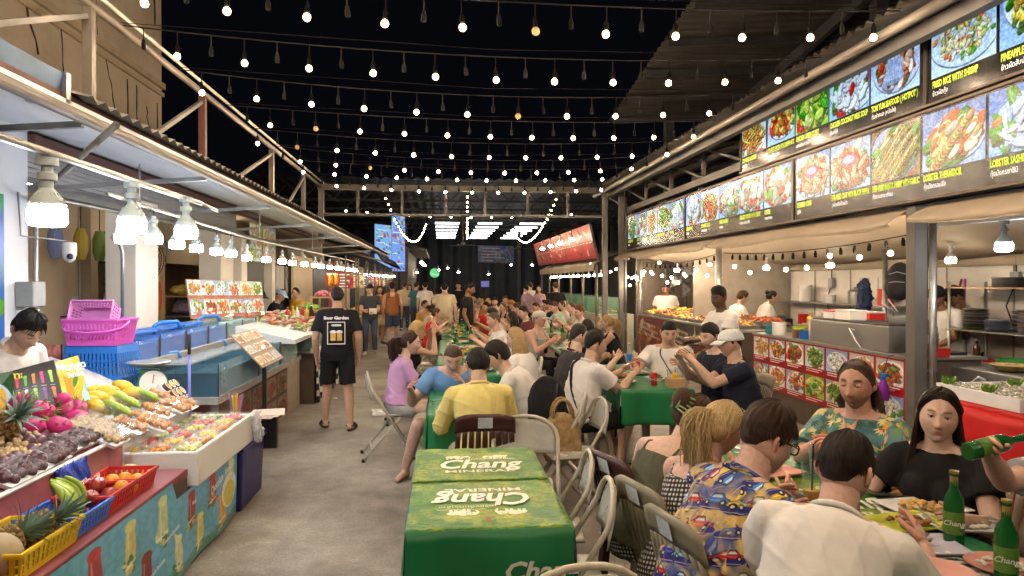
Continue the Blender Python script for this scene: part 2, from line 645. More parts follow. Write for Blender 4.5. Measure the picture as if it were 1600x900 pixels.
# ------------------------------------------------------------------ people
def sstep(a,b,x):
 t=np.clip((x-a)/(b-a),0,1)
 return t*t*(3-2*t)
def G(x,z,x0,z0,sx,sz):
 return np.exp(-((x-x0)/sx)**2-((z-z0)/sz)**2)
def head_grid(nu,nv,female=False,fat=0.0):
 """a modelled head: rows chin to crown, columns round it from the back; returns points, azimuth"""
 v=(np.arange(nv+1)/nv)[:,None]
 u=(np.arange(nu)/nu)[None,:]
 a=(u*2-1)*math.pi
 a=a+0.45*np.sin(a)*-1*0.5
 zp=-np.cos(math.pi*v)+0*a
 r=np.sin(math.pi*v)+0*a
 up=zp>0
 r=np.where(up,np.power(np.clip(1-zp**2,0,1),.44),np.power(np.clip(1-np.abs(zp)**2.3,0,1),.5))
 x=.0755*r*np.sin(a)
 y=.096*r*np.cos(a)
 z=.118*zp
 jaw=1-(.24 if not female else.34)*sstep(0.05,-1,zp)*(1-fat*.7)
 x=x*jaw
 back=np.cos(a)<0
 y=np.where(back,y*(1-.45*sstep(-.05,-.75,zp)),y*(1-.06*sstep(-.1,-1,zp)))
 y=np.where(~back,y*(1-.07*np.abs(np.sin(a))**2),y)
 z=z+np.where(~back,0,.03*sstep(-.3,-1,zp))
 fw=np.clip(np.cos(a),0,1)**.5
 ax=np.abs(x)
 dy=(.009*G(x,z,0,.004,.009,.026)+.022*G(x,z,0,-.021,.0115,.014)+.008*G(ax,z,.012,-.026,.007,.008)-.011*G(ax,z,.031,.016,.017,.011)+.005*G(ax,z,.03,.037,.021,.008)+.004*G(ax,z,.045,-.014,.018,.018)+.007*G(x,z,0,-.055,.022,.011)-.0035*G(x,z,0,-.0555,.020,.0022)-.005*G(x,z,0,-.071,.02,.006)+.009*G(x,z,0,-.095,.018,.013)+.006*G(ax,z,.031,.0145,.0115,.008))
 y=y+dy*fw
 if fat:
  x=x*(1+.10*fat*np.exp(-((z+.05)/.05)**2))
  y=y+fat*.012*fw*np.exp(-((z+.105)/.03)**2)
 P=np.stack([x,y,z],-1)
 return P, a+0*v
def head_cols(P,a,skin,lip,brow,beard=0.0,browcol=(.03,.02,.015),female=False):
 x, z=P[...,0], P[...,2]
 ax=np.abs(x)
 fr=(np.cos(a)>.25).astype('f')
 C=np.ones(P.shape,'f')*np.array(skin,'f')
 def mixin(m,c):
  nonlocal C
  m=np.clip(m,0,1)[...,None]
  C=C*(1-m)+np.array(c,'f')*m
 red=np.array(skin)*np.array((1.08,.82,.78))
 mixin(.5*G(ax,z,.042,-.016,.02,.018)*fr,red)
 mixin(.5*G(x,z,0,-.022,.014,.012)*fr,red)
 if beard:
  bz=sstep(-.035,-.055,z)*sstep(-.3,.0,np.cos(a))+.8*G(x,z,0,-.040,.028,.006)*fr
  mixin(beard*np.clip(bz,0,1),browcol)
 mixin(.9*np.clip(1.6*G(x,z,0,-.0565,.021,.0075)-.3,0,1)*fr,lip)
 mixin(.7*np.clip(1.6*G(x,z,0,-.0560,.021,.0018)-.3,0,1)*fr,tuple(c*.3 for c in lip))
 bc=.037+.004*np.cos((ax-.03)*60)
 mixin(brow*np.clip(1.8*np.exp(-((ax-.032)/.0175)**4-((z-bc)/(.0045 if female else.0062))**2)-.2,0,1)*fr,browcol)
 mixin(.85*np.clip(1.8*np.exp(-((ax-.031)/.0135)**4-((z-.0165)/.0048)**2)-.2,0,1)*fr,(.05,.035,.03))
 mixin(.8*G(ax,z,.0085,-.031,.0035,.0022)*fr,tuple(c*.3 for c in skin))
 return C
def grid_faces(nu,nv,off=0):
 f=[]
 for j in range(nv):
  for i in range(nu):
   a, b=j*nu+i, j*nu+(i+1)%nu
   f.append((off+a,off+b,off+b+nu,off+a+nu))
 return f
SKIN=mat('skin',(1,1,1),rough=.5,var=.13,vs=55,bump=.3,bs=260,attr='Col',spec=.4)
EYEW=mat('eye_white',(.55,.52,.49),rough=.15,var=0)
BLACKL=mat('lash',(.012,.009,.008),rough=.8,var=0)
IRIS=mat('iris',(.06,.04,.03),rough=.1,var=0)
TONES={'fair':(.62,.43,.34),'pink':(.63,.41,.33),'tan':(.50,.31,.22),'asian':(.55,.37,.27),'brown':(.27,.14,.08),'dark':(.11,.055,.033),'red':(.56,.32,.24)}
def hair_mat(c):
 n='hair_%d_%d_%d'%tuple(int(k*999)for k in c)
 return mat(n,c,rough=.5,var=.5,vs=30,bump=.6,bs=90,stretch=(7,7,.7),spec=.25)
def cloth(name,c,var=.1,**k):
 k.setdefault('bump',.6)
 k.setdefault('bs',17)
 k.setdefault('rough',.85)
 return mat('cloth_'+name,c,var=var,vs=5,spec=.2,**k)
def rot3(rx=0,ry=0,rz=0):
 return Matrix.Rotation(rz,3,'Z')@Matrix.Rotation(ry,3,'Y')@Matrix.Rotation(rx,3,'X')
def voxel(mb,size,smooth=4,wr=0.0,seed=0,wscale=9.0):
 """fuse the shapes of a builder to one skin; wr = depth of cloth wrinkles"""
 me=mb.mesh('raw')
 ob=bpy.data.objects.new('raw',me)
 m=ob.modifiers.new('r','REMESH')
 m.mode='VOXEL'
 m.voxel_size=size
 s=ob.modifiers.new('s','SMOOTH')
 s.factor=.5
 s.iterations=smooth
 out, d=baked(ob)
 bpy.data.meshes.remove(d)
 if wr:
  n=len(out.vertices)
  co=np.empty(n*3,'f')
  no=np.empty(n*3,'f')
  out.vertices.foreach_get('co',co)
  out.vertices.foreach_get('normal',no)
  co, no=co.reshape(-1,3), no.reshape(-1,3)
  g=np.random.default_rng(seed)
  d=np.zeros(n,'f')
  for k in range(10):
   w=g.normal(size=3)
   w/=np.linalg.norm(w)
   w*=wscale*g.uniform(1.2,4.5)
   q=g.normal(size=3)*wscale*.6
   ph=g.uniform(0,6.28)
   ridge=1-np.abs(np.sin(co@w+ph+1.4*np.sin(co@q+ph*2)))
   d+=(ridge**3)*np.clip(np.sin(co@q*.8+ph*3),0,1)*g.uniform(.4,1)
  co=co+no*(d[:,None]-.6)*wr
  out.vertices.foreach_set('co',co.astype('f').ravel())
 out.polygons.foreach_set('use_smooth',[True]*len(out.polygons))
 return out
def ik(a,b,l1,l2,pole):
 a, b, pole=Vector(a), Vector(b), Vector(pole)
 d=b-a
 L=min(d.length,(l1+l2)*.995)
 if d.length>1e-6:
  d.normalize()
 else:
  d=Vector((0,0,-1))
 b2=a+d*L
 x=(l1*l1-l2*l2+L*L)/(2*L)
 h=math.sqrt(max(0,l1*l1-x*x))
 p=pole-d*pole.dot(d)
 if p.length<1e-6:
  p=d.orthogonal()
 p.normalize()
 return a+d*x+p*h, b2
def cone(mb,p0,p1,r0,r1,n=14,ball=(True,True)):
 mb.tube([p0,p1],[r0,r1],n)
 if ball[0]:
  mb.ball(p0,r0,n,8)
 if ball[1]:
  mb.ball(p1,r1,n,8)
class Person:
 def __init__(self,label,x,y,face=0.0,H=1.70,g=1.0,sex='m',lod=1,tone='fair',hip=None,lean=5,roll=0,twist=0,head=(0,0,0),rh=None,lh=None,rp=(.35,-.5,-.8),lp=(-.35,-.5,-.8),rf=None,lf=None,fat=0.0,beard=0.0,hair=('short',(.02,.014,.01)),top=('tee',None),low=('shorts',None),shoe=None,group=None,seed=None,fingers=.5,brow=.9,headat=None,zbase=0.0,sleeve=.6,eye=8):
  self.eye=eye
  self.s=s=H/1.70
  self.sex, self.lod, self.g=sex, lod, g
  self.vox={0:.0075,1:.0125,2:.021}[lod]
  self.root=thing('person',label,'person',(x,y,zbase),R(face),group)
  self.t=self.root
  WM[self.root]=Matrix.Identity(4)
  self.seed=seed if seed is not None else(abs(int(x*977+y*131))%9973)
  self.rg=np.random.default_rng(self.seed)
  self.hz=(hip if hip is not None else.93*s)
  seated=self.hz<.75
  self.P=Vector((0,0,self.hz))
  self.L=.50*s
  N=24
  self.spine=[]
  p=Vector((0,0,self.hz))
  for i in range(N+1):
   t=i/N
   ang=R(lean)*(.55+.75*t)
   M=rot3(0,0,R(twist)*t)@rot3(0,R(roll)*(.4+.6*t),0)@rot3(-ang,0,0)
   self.spine.append((p.copy(),M))
   p=p+M@Vector((0,0,self.L/N))
  fem=sex=='f'
  gb=1+(g-1)*1.0
  gd=1+(g-1)*1.5
  if fem:
   self.sec=[(-.16,.12,.10),(-.05,.172,.122),(.06,.172,.122),(.25,.132*gb,.1*gd),(.38,.124*gb,.095*gd),(.6,.142,.108),(.78,.150,.105),(.9,.125,.085),(1.0,.056,.055)]
   self.shw=.158
  else:
   self.sec=[(-.16,.12,.10),(-.05,.166,.118),(.08,.162,.116*gd),(.28,.152*gb,.112*gd),(.45,.155*gb,.113*gd),(.65,.172,.122),(.82,.176,.115),(.92,.145,.092),(1.0,.066,.064)]
   self.shw=.182
  k=1+(g-1)*.5
  self.k=k
  sp, sm=self.sp(.86)
  self.sh={'r':sp+sm@Vector((self.shw*s*k**.5,0,0)),'l':sp+sm@Vector((-self.shw*s*k**.5,0,0))}
  hx=.095*s
  self.hj={'r':Vector((hx,0,self.hz-.02*s)),'l':Vector((-hx,0,self.hz-.02*s))}
  if rf is None:
   rf=(.14*s,.44*s,.075)if seated else(.11*s,.03,.075)
  if lf is None:
   lf=(-.14*s,.44*s,.075)if seated else(-.11*s,-.03,.075)
  pole=(0,1,.6)if seated else(0,1,0)
  self.kn, self.an={}, {}
  for q, fpos in(('r',rf),('l',lf)):
   pq=Vector(pole)+Vector(((.25 if q=='r' else-.25)if seated else 0,0,0))
   self.kn[q], self.an[q]=ik(self.hj[q],fpos,.42*s,.42*s,pq)
  if rh is None:
   rh=self.sh['r']+Vector((.06,.05,-.50*s))
  if lh is None:
   lh=self.sh['l']+Vector((-.06,.05,-.50*s))
  self.el, self.wr={}, {}
  for q, hp, pl in(('r',rh,rp),('l',lh,lp)):
   self.el[q], self.wr[q]=ik(self.sh[q],hp,.285*s,.25*s,pl)
  nb, nm=self.sp(1.0)
  self.nb=nb
  pit, yaw, rol=head
  tp=lean*1.3
  Mn=rot3(0,0,R(yaw)*.3)@rot3(0,R(roll)*.6,0)@rot3(-R(tp*.55+pit*.35),0,0)
  self.Mh=rot3(0,0,R(yaw))@rot3(-R(pit),R(rol),0)
  self.hs=s*(.97 if fem else 1.0)
  self.hc=nb+Mn@Vector((0,.012*s,.092*s))+self.Mh@Vector((0,.016*s,.055*s))
  self.tone=TONES[tone]if isinstance(tone,str)else tone
  self.fat, self.beard, self.brow, self.hair_def, self.curl=fat, beard, brow, hair, fingers
  self.body()
  if top[0]:
   self.make_top(top,sleeve)
  if low[0]:
   self.make_low(low,seated)
  if shoe:
   self.make_shoes(shoe)
  self.make_hair(hair)
  if headat is not None:
   h=Matrix.Rotation(R(face),3,'Z')@self.hc
   self.root.location=(headat[0]-h.x,headat[1]-h.y,zbase)
 def sp(self,t):
  N=24
  if t<=0:
   p, M=self.spine[0]
   return p+M@Vector((0,0,t*self.L)), M
  i=min(N,max(0,int(round(t*N))))
  p, M=self.spine[i]
  return p+M@Vector((0,0,(t-i/N)*self.L)), M
 def ring(self,t,ex=0.0,n=24):
  p, M=self.sp(t)
  ts=[q[0]for q in self.sec]
  w=np.interp(t,ts,[q[1]for q in self.sec])*self.s+ex
  d=np.interp(t,ts,[q[2]for q in self.sec])*self.s+ex
  out=[]
  for j in range(n):
   a=2*math.pi*j/n
   c, s_=math.cos(a), math.sin(a)
   e=.86
   out.append(p+M@Vector((w*math.copysign(abs(c)**e,c),d*math.copysign(abs(s_)**e,s_),0)))
  return out
 def torso_point(self,t,ang,ex=.02):
  p, M=self.sp(t)
  ts=[q[0]for q in self.sec]
  w=np.interp(t,ts,[q[1]for q in self.sec])*self.s+ex
  d=np.interp(t,ts,[q[2]for q in self.sec])*self.s+ex
  return p+M@Vector((w*math.cos(ang),d*math.sin(ang),0))
 def loft(self,mb,t0,t1,ex=0.0,steps=14,flare=0.0):
  n=24
  rs=[]
  for i in range(steps+1):
   t=t0+(t1-t0)*i/steps
   rs.append(self.ring(t,ex+flare*(1-i/steps)**2,n))
  v=[q for r_ in rs for q in r_]
  f=[]
  for i in range(steps):
   for j in range(n):
    a, b=i*n+j, i*n+(j+1)%n
    f.append((a,b,b+n,a+n))
  f.append(tuple(reversed(range(n))))
  f.append(tuple(steps*n+j for j in range(n)))
  mb.add(v,f)
 def bust(self,mb,ex=0):
  if self.sex=='f':
   p, M=self.sp(.62)
   for sx in(-1,1):
    mb.ball(p+M@Vector((sx*.065*self.s,.085*self.s,0)),.06*self.s*self.g+ex,12,8)
 def body(self):
  s, k, g=self.s, self.k, self.g
  mb=MB()
  self.loft(mb,-.14,1.0)
  self.bust(mb)
  fem=self.sex=='f'
  am=(.86 if fem else 1.0)*k
  nr=(.047 if fem else.057)*s*(1+(g-1)*.6)
  self.nr=nr
  chin=self.hc+self.Mh@Vector((0,-.018*s,-.04*s))
  cone(mb,self.nb-Vector((0,0,.04*s)),chin,nr*1.12,nr*.96)
  pm=self.sp(.97)
  for q, sg in(('r',1),('l',-1)):
   S_, E, W=self.sh[q], self.el[q], self.wr[q]
   cone(mb,pm[0]+pm[1]@Vector((sg*.02,-.01,-.01)),S_+Vector((0,0,.012)),.05*s,.05*s*am)
   cone(mb,S_,S_.lerp(E,.5),.056*s*am,.048*s*am)
   cone(mb,S_.lerp(E,.5),E,.048*s*am,.039*s*am)
   cone(mb,E,E.lerp(W,.35),.040*s*am,.042*s*am)
   cone(mb,E.lerp(W,.35),W,.042*s*am,.027*s*am)
   hj, K, A=self.hj[q], self.kn[q], self.an[q]
   cone(mb,hj,K,.085*s*k,.056*s)
   cone(mb,K,K.lerp(A,.35)+Vector((0,-.012,0)),.054*s,.056*s)
   cone(mb,K.lerp(A,.35)+Vector((0,-.012,0)),A,.055*s,.036*s)
   fd=Vector((.25*sg,1,0)).normalized()
   cone(mb,A+Vector((0,0,-.035))-fd*.03,A+fd*.15*s+Vector((0,0,-.05)),.036*s,.026*s)
   d=(W-E).normalized()
   pl=W+d*.05*s
   n_=Vector((sg*-1,0,-.6))
   n_=(n_-d*n_.dot(d)).normalized()
   sd=d.cross(n_).normalized()
   B=Matrix((sd,n_,d)).transposed()
   mb.ball(pl,(.041*s,.017*s,.052*s),12,8,Rm=B)
  me=voxel(mb,self.vox,5 if self.lod<2 else 2)
  ex=MB()
  hs=self.hs
  for q, sg in(('r',1),('l',-1)):
   E, W=self.el[q], self.wr[q]
   d=(W-E).normalized()
   n_=Vector((sg*-1,0,-.6))
   n_=(n_-d*n_.dot(d)).normalized()
   sd=d.cross(n_).normalized()
   if sd.dot(Vector((0,.4,1)))<0:
    sd=-sd
   seg=6 if self.lod==0 else 5 if self.lod==1 else 4
   for i, (off,ln)in enumerate(((.030,.072),(.010,.080),(-.010,.075),(-.029,.060))):
    p0=W+d*.085*s+sd*off*s
    b1=self.curl*(.5+.12*i)
    d1=(d*math.cos(b1)+n_*math.sin(b1)).normalized()
    d2=(d*math.cos(b1*2.2)+n_*math.sin(b1*2.2)).normalized()
    d3=(d*math.cos(b1*3.1)+n_*math.sin(b1*3.1)).normalized()
    p1=p0+d1*ln*.45*s
    p2=p1+d2*ln*.32*s
    p3=p2+d3*ln*.24*s
    ex.tube([p0-d*.02*s,p0,p1,p2,p3,p3+d3*.004],[.0095*s,.0095*s,.0088*s,.0078*s,.0066*s,.003],seg)
   p0=W+d*.03*s+sd*.03*s
   td=(d*.75+sd*.55+n_*(.25+.5*self.curl)).normalized()
   p1=p0+td*.042*s
   p2=p1+(td+d*.5+n_*.3*self.curl).normalized()*.034*s
   ex.tube([p0-td*.015,p0,p1,p2,p2+(p2-p1)*.1],[.013*s,.0125*s,.0105*s,.0075*s,.003],seg)
  nu, nv={0:(88,72),1:(44,36),2:(26,22)}[self.lod]
  P, a=head_grid(nu,nv,fem,self.fat)
  lip=tuple(np.array(self.tone)*np.array((.92,.5,.5)))
  C=head_cols(P,a,self.tone,lip,self.brow,self.beard,tuple(np.array(self.hair_def[1]or(.02,.015,.01))*.4),fem)
  self.HP, self.HA, self.nu, self.nv=P, a, nu, nv
  Mh, hc=np.array(self.Mh), np.array(self.hc)
  HV=(P.reshape(-1,3)*hs)@Mh.T+hc
  nb_=len(me.vertices)
  co=np.empty(nb_*3,'f')
  me.vertices.foreach_get('co',co)
  bf=[tuple(p.vertices)for p in me.polygons]
  for sg in(-1,1):
   for pts, r in(([(.073,-.022,-.03),(.083,-.034,-.014),(.088,-.042,.008),(.085,-.036,.026),(.077,-.022,.028)],[.005,.008,.008,.008,.005]),([(.073,-.018,-.026),(.078,-.028,.0),(.076,-.024,.02)],[.006,.011,.006])):
    ex.tube([self.hc+self.Mh@(Vector((sg*p[0]*.97,p[1]+.012,p[2]))*hs)for p in pts],[q_*hs for q_ in r],6)
  nl=len(ex.v)
  if self.lod==0:
   for sg in(-1,1):
    c=Vector((sg*.031,.0725,.0165))
    def lid(u,v,c=c):
     aa=(u-.5)*math.pi*.98
     el=R(100)-v*R(100-self.eye)
     return self.hc+self.Mh@((c+Vector((math.sin(aa)*math.cos(el),math.cos(aa)*math.cos(el),math.sin(el)))*.0134)*hs)
    ex.grid(lid,10,6)
  V=np.concatenate([co.reshape(-1,3),HV,np.array([tuple(p)for p in ex.v])])
  F=bf+grid_faces(nu,nv,nb_)+[tuple(i+nb_+len(HV)for i in f)for f in ex.f]
  bpy.data.meshes.remove(me)
  me=bpy.data.meshes.new('person_body')
  me.from_pydata(V.tolist(),[],F)
  cols=np.ones((len(V),4),'f')
  cols[:,:3]=self.tone
  red=np.array(self.tone)*np.array((1.05,.85,.8))
  cols[nb_+len(HV):nb_+len(HV)+nl,:3]=red
  cols[nb_:nb_+len(HV),:3]=C.reshape(-1,3)
  at_=me.color_attributes.new('Col','FLOAT_COLOR','POINT')
  at_.data.foreach_set('color',cols.ravel())
  self.bodyo=link('body',me,SKIN,self.t,180)
  if self.lod==0:
   for sg in(-1,1):
    e=MB()
    c=self.hc+self.Mh@(Vector((sg*.031,.0725,.0165))*hs)
    e.ball(c,.0122*hs,14,10)
    eo=e.build('eye',EYEW,self.t,180)
    i=MB()
    i.ball(c+self.Mh@(Vector((0,.0074,-.0025))*hs),.0066*hs,10,6)
    i.build('iris',IRIS,eo,180)
    i=MB()
    e0=R(self.eye)
    i.tube([self.hc+self.Mh@((Vector((sg*.031,.0725,.0165))+Vector((math.sin(q)*math.cos(e0),math.cos(q)*math.cos(e0),math.sin(e0)))*.0138)*hs)for q in np.linspace(-1.2,1.2,9)],.0015,5)
    i.build('eyelash',BLACKL,eo,180)
# -------------------------------------------------------------- clothes
 def make_top(self,top,sl):
  kind, m=top[0], top[1]
  s, k=self.s, self.k
  am=(.86 if self.sex=='f' else 1.0)*k
  hem=top[2]if len(top)>2 else(-.14 if self.hz>.75 else-.1)
  mb=MB()
  e=.016*s
  if kind in('tee','shirt','long'):
   self.loft(mb,hem,.985,e,18,.02)
   self.bust(mb,e)
   pm=self.sp(.95)
   for q, sg in(('r',1),('l',-1)):
    S_, E, W=self.sh[q], self.el[q], self.wr[q]
    cone(mb,pm[0]+pm[1]@Vector((sg*.03*s,-.01,-.015)),S_+Vector((0,0,.004)),.058*s,(.053*am+.012)*s)
    ln=1.0 if kind=='long' else sl
    cone(mb,S_,S_.lerp(E,ln),(.054*am+.013)*s,(.056*am+(.022 if kind!='long' else.012))*s,ball=(True,kind=='long'))
    if kind=='long':
     cone(mb,E,E.lerp(W,.92),(.045*am+.014)*s,(.03*am+.014)*s,ball=(True,False))
   if kind=='shirt':
    pass
  elif kind=='tank':
   self.loft(mb,hem,.80,.014*s,16,.02)
   self.bust(mb,.011*s)
   for sg in(-1,1):
    pts=[]
    for t, a in((.74,90-sg*33),(.9,90-sg*42),(.985,90-sg*80),(.9,-90+sg*42),(.74,-90+sg*33)):
     pts.append(self.torso_point(t,R(a),.018*s))
    w=top[3]if len(top)>3 else.018
    mb.tube(pts,w*s,8)
  me=voxel(mb,self.vox,3,wr=(.008 if self.lod==0 else.009 if self.lod==1 else.005)*s,seed=self.seed,wscale=7.5)
  o=link({'tee':'t_shirt','shirt':'shirt','long':'long_sleeved_shirt','tank':'strap_top'}[kind],me,m,self.t,180)
  self.topo=o
  if kind in('shirt','tee','long'):
   c=MB()
   p, M=self.sp(.985)
   rr=self.nr+.012
   pts=[]
   n=20
   for i in range(n+1):
    a=2*math.pi*i/n
    pts.append(p+M@Vector((rr*1.1*math.cos(a),(rr*1.05)*math.sin(a),(-.012 if math.sin(a)>.3 else.006)-.006*math.sin(a))))
   c.tube(pts,(.011 if kind!='shirt' else.016)*s,6,caps=False)
   c.build('collar',m,self.t,180)
 def make_low(self,low,seated):
  kind, m=low
  s, k=self.s, self.k
  mb=MB()
  e=.013*s
  self.loft(mb,-.18,.12,e,8)
  if kind=='skirt':
   for q in 'rl':
    hj, K=self.hj[q], self.kn[q]
    cone(mb,hj,hj.lerp(K,.95),(.085*k+.02)*s,(.085*k+.03)*s,ball=(True,False))
   cone(mb,(self.hj['r']+self.hj['l'])/2,(self.kn['r']+self.kn['l'])/2,.11*s,.09*s,ball=(True,False))
  for q, sg in(('r',1),('l',-1)):
   hj, K, A=self.hj[q], self.kn[q], self.an[q]
   if kind=='shorts':
    cone(mb,hj,hj.lerp(K,.88),(.085*k+.018)*s,(.07*k+.026)*s,ball=(True,False))
   elif kind=='briefs':
    cone(mb,hj,hj.lerp(K,.4),(.085*k+.014)*s,(.08*k+.02)*s,ball=(True,False))
   elif kind=='trousers':
    cone(mb,hj,K,(.085*k+.014)*s,.072*s)
    cone(mb,K,A+Vector((0,0,.01)),.072*s,.058*s,ball=(True,False))
  me=voxel(mb,max(self.vox,.01),3,wr=.006*s if self.lod<2 else.003,seed=self.seed+5)
  link({'shorts':'shorts','trousers':'trousers','skirt':'skirt','briefs':'shorts'}[kind],me,m,self.t,180)
 def make_shoes(self,shoe):
  kind, m=shoe
  for q, sg in(('r',1),('l',-1)):
   A=self.an[q]
   fd=Vector((.25*sg,1,0)).normalized()
   sd=Vector((fd.y,-fd.x,0))
   c=MB()
   z0=A.z-.075
   pts=[]
   for i in range(12):
    a=2*math.pi*i/12
    w=.044+.006*math.sin(a)
    p=A+fd*(.055+.135*math.sin(a))*self.s+sd*w*math.cos(a)
    pts.append((p.x,p.y))
   c.prism(pts,.022,Matrix.Translation((0,0,z0)))
   if kind=='sandal':
    for t in(.05,.1):
     arc=[A+fd*t*1.1+sd*(.046*math.cos(b))+Vector((0,0,-.06+.05*math.sin(b)))for b in np.linspace(0,math.pi,8)]
     c.tube(arc,.012,6)
    arc=[A-fd*.045*math.sin(b)+sd*(.042*math.cos(b))+Vector((0,0,-.02))for b in np.linspace(0,math.pi,8)]
    c.tube(arc,.008,6)
   else:
    c.ball(A+fd*.10*self.s+Vector((0,0,-.048)),(.042,.085,.034),12,8,Rm=rot3(0,0,-.25*sg))
    c.ball(A+fd*.0+Vector((0,0,-.035)),(.04,.06,.045),12,8)
   c.build(kind,m,self.t,50)
# -------------------------------------------------------------- hair
 def hairline(self,a,style):
  aa=np.abs(a)/math.pi
  xs=[0,.18,.30,.42,.50,.56,.64,.8,1]
  if style=='short':
   zs=[.070,.066,.060,.035,-.008,.026,.012,-.028,-.036]
  elif style in('buzz','balding'):
   zs=[.074,.072,.064,.04,.0,.02,.0,-.045,-.055]if style=='buzz' else[.108,.105,.095,.06,.01,.03,.01,-.045,-.05]
  elif style=='fringe':
   zs=[.045,.045,.04,.02,-.03,-.02,-.03,-.06,-.07]
  else:
   zs=[.095,.086,.062,.025,-.01,-.015,-.05,-.075,-.08]
  return np.interp(aa,xs,zs)
 def make_hair(self,hd):
  style, col=hd[0], hd[1]
  if style in(None,'bald'):
   return
  m=hair_mat(col)
  P, a, nu, nv=self.HP, self.HA, self.nu, self.nv
  base=style if style in('short','buzz','balding','fringe')else 'back' if style in('back','mullet','ponytail','bun')else 'long'
  T={'short':.017,'buzz':.005,'balding':.005,'fringe':.02,'back':.014,'long':.018}[base]
  if len(hd)>2:
   T*=hd[2]
  hl=self.hairline(a,base)
  z=P[...,2]
  g=self.rg
  th=T*sstep(0,.045,z-hl)
  if base=='short':
   th*=(.35+.65*sstep(.0,.075,z))*(1+.5*sstep(.04,.11,z))
  elif base=='back':
   th*=.3+.7*sstep(0,.6,np.abs(a)/math.pi)
  elif base=='fringe':
   th*=.6+.4*sstep(-.02,.06,z)
  streak=np.zeros_like(th)
  for q in range(5):
   w=g.integers(5,26)
   streak+=np.sin(a*w+z*g.uniform(-60,60)+g.uniform(0,6))*g.uniform(.3,1)
  th=th*(1+.13*streak)+0
  inner=-.007+.0085*sstep(-.014,.006,z-hl)
  nrm=P/np.maximum(np.linalg.norm(P,axis=-1,keepdims=True),1e-6)
  HPt=P+nrm*(th+inner)[...,None]
  keep=(z>=hl-.016)
  idx=np.arange((nv+1)*nu).reshape(nv+1,nu)
  F=[]
  for j in range(nv):
   for i in range(nu):
    i2=(i+1)%nu
    if keep[j,i]or keep[j+1,i]or keep[j,i2]or keep[j+1,i2]:
     F.append((idx[j,i],idx[j,i2],idx[j+1,i2],idx[j+1,i]))
  hs=self.hs
  Mh, hc=np.array(self.Mh), np.array(self.hc)
  V=(HPt.reshape(-1,3)*hs)@Mh.T+hc
  mb=MB()
  mb.add([tuple(p)for p in V],[tuple(int(q)for q in f)for f in F])
  nst={0:1.0,1:.34,2:.12}[self.lod]
  H=lambda p:self.hc+self.Mh@(Vector(p)*hs)
  down=Vector((0,0,-1))
  if style in('long','mullet'):
   ln=hd[3]if len(hd)>3 else.34
   n=int(260*nst)+12
   if style=='mullet':
    n=int(n*.8)
   for i in range(n):
    an=g.uniform(.5,1.0)*math.pi*g.choice((-1,1))
    if style=='mullet':
     an=g.uniform(.66,1.0)*math.pi*g.choice((-1,1))
    zz=g.uniform(-.02,.07)
    rx, ry=.086, .104
    e=math.sqrt(max(0,1-(max(zz,0)/.135)**2))
    p0=Vector((rx*math.sin(an)*e,ry*math.cos(an)*e,zz))
    pw=H(p0)
    out=(self.Mh@Vector((math.sin(an),math.cos(an),0))).normalized()
    l=ln*g.uniform(.75,1.1)
    pts=[pw]
    q=H(p0*1.02+Vector((0,0,-.06)))+out*.004
    pts.append(q)
    ph=g.uniform(0,6)
    for s_ in range(1,7):
     t=s_/6
     w=Vector((math.sin(t*7+ph),math.cos(t*6+ph),0))*.012*t
     pts.append(q+down*l*t+out*(.025*math.sin(min(1,t*1.6)*math.pi*.5))+w*(1.5 if style=='mullet' else 1))
    r0=g.uniform(.006,.011)*(1 if self.lod==0 else 1.6 if self.lod==1 else 2.2)
    mb.tube(pts,[r0*.6,r0,r0,r0*1.0,r0*.95,r0*.8,r0*.6,r0*.15],5,caps=False,flat=(.5,(0,0,1)))
  if style in('ponytail',):
   ln=hd[3]if len(hd)>3 else.3
   kz=hd[4]if len(hd)>4 else.06
   K=H((0,-.118,kz))
   back=self.Mh@Vector((0,-1,0))
   n=int(520*nst)+10
   for i in range(n):
    u, v_=g.normal()*.5, g.normal()*.5
    l=ln*g.uniform(.7,1.08)
    sd=self.Mh@Vector((1,0,0))
    pts=[K-back*.02]
    ph=g.uniform(0,6)
    for s_ in range(1,8):
     t=s_/7
     spread=.05*math.sin(min(1,t*1.3)*math.pi*.6)
     pts.append(K+back*(.045*math.sin(t*math.pi*.75)+.02)+down*(l*t*t*.55+l*t*.45)+sd*u*spread+back*v_*spread+Vector((math.sin(t*8+ph),math.cos(t*8+ph),0))*.008)
    r0=g.uniform(.0022,.0048)*(1 if self.lod==0 else 2.2 if self.lod==1 else 4)
    mb.tube(pts,[r0*.8,r0,r0,r0,r0,r0*.9,r0*.7,r0*.2],5,caps=False,flat=(.6,(0,0,1)))
  if style=='bun':
   K=H((0,-.12,.05))
   mb.ball(K,.042*hs,12,8)
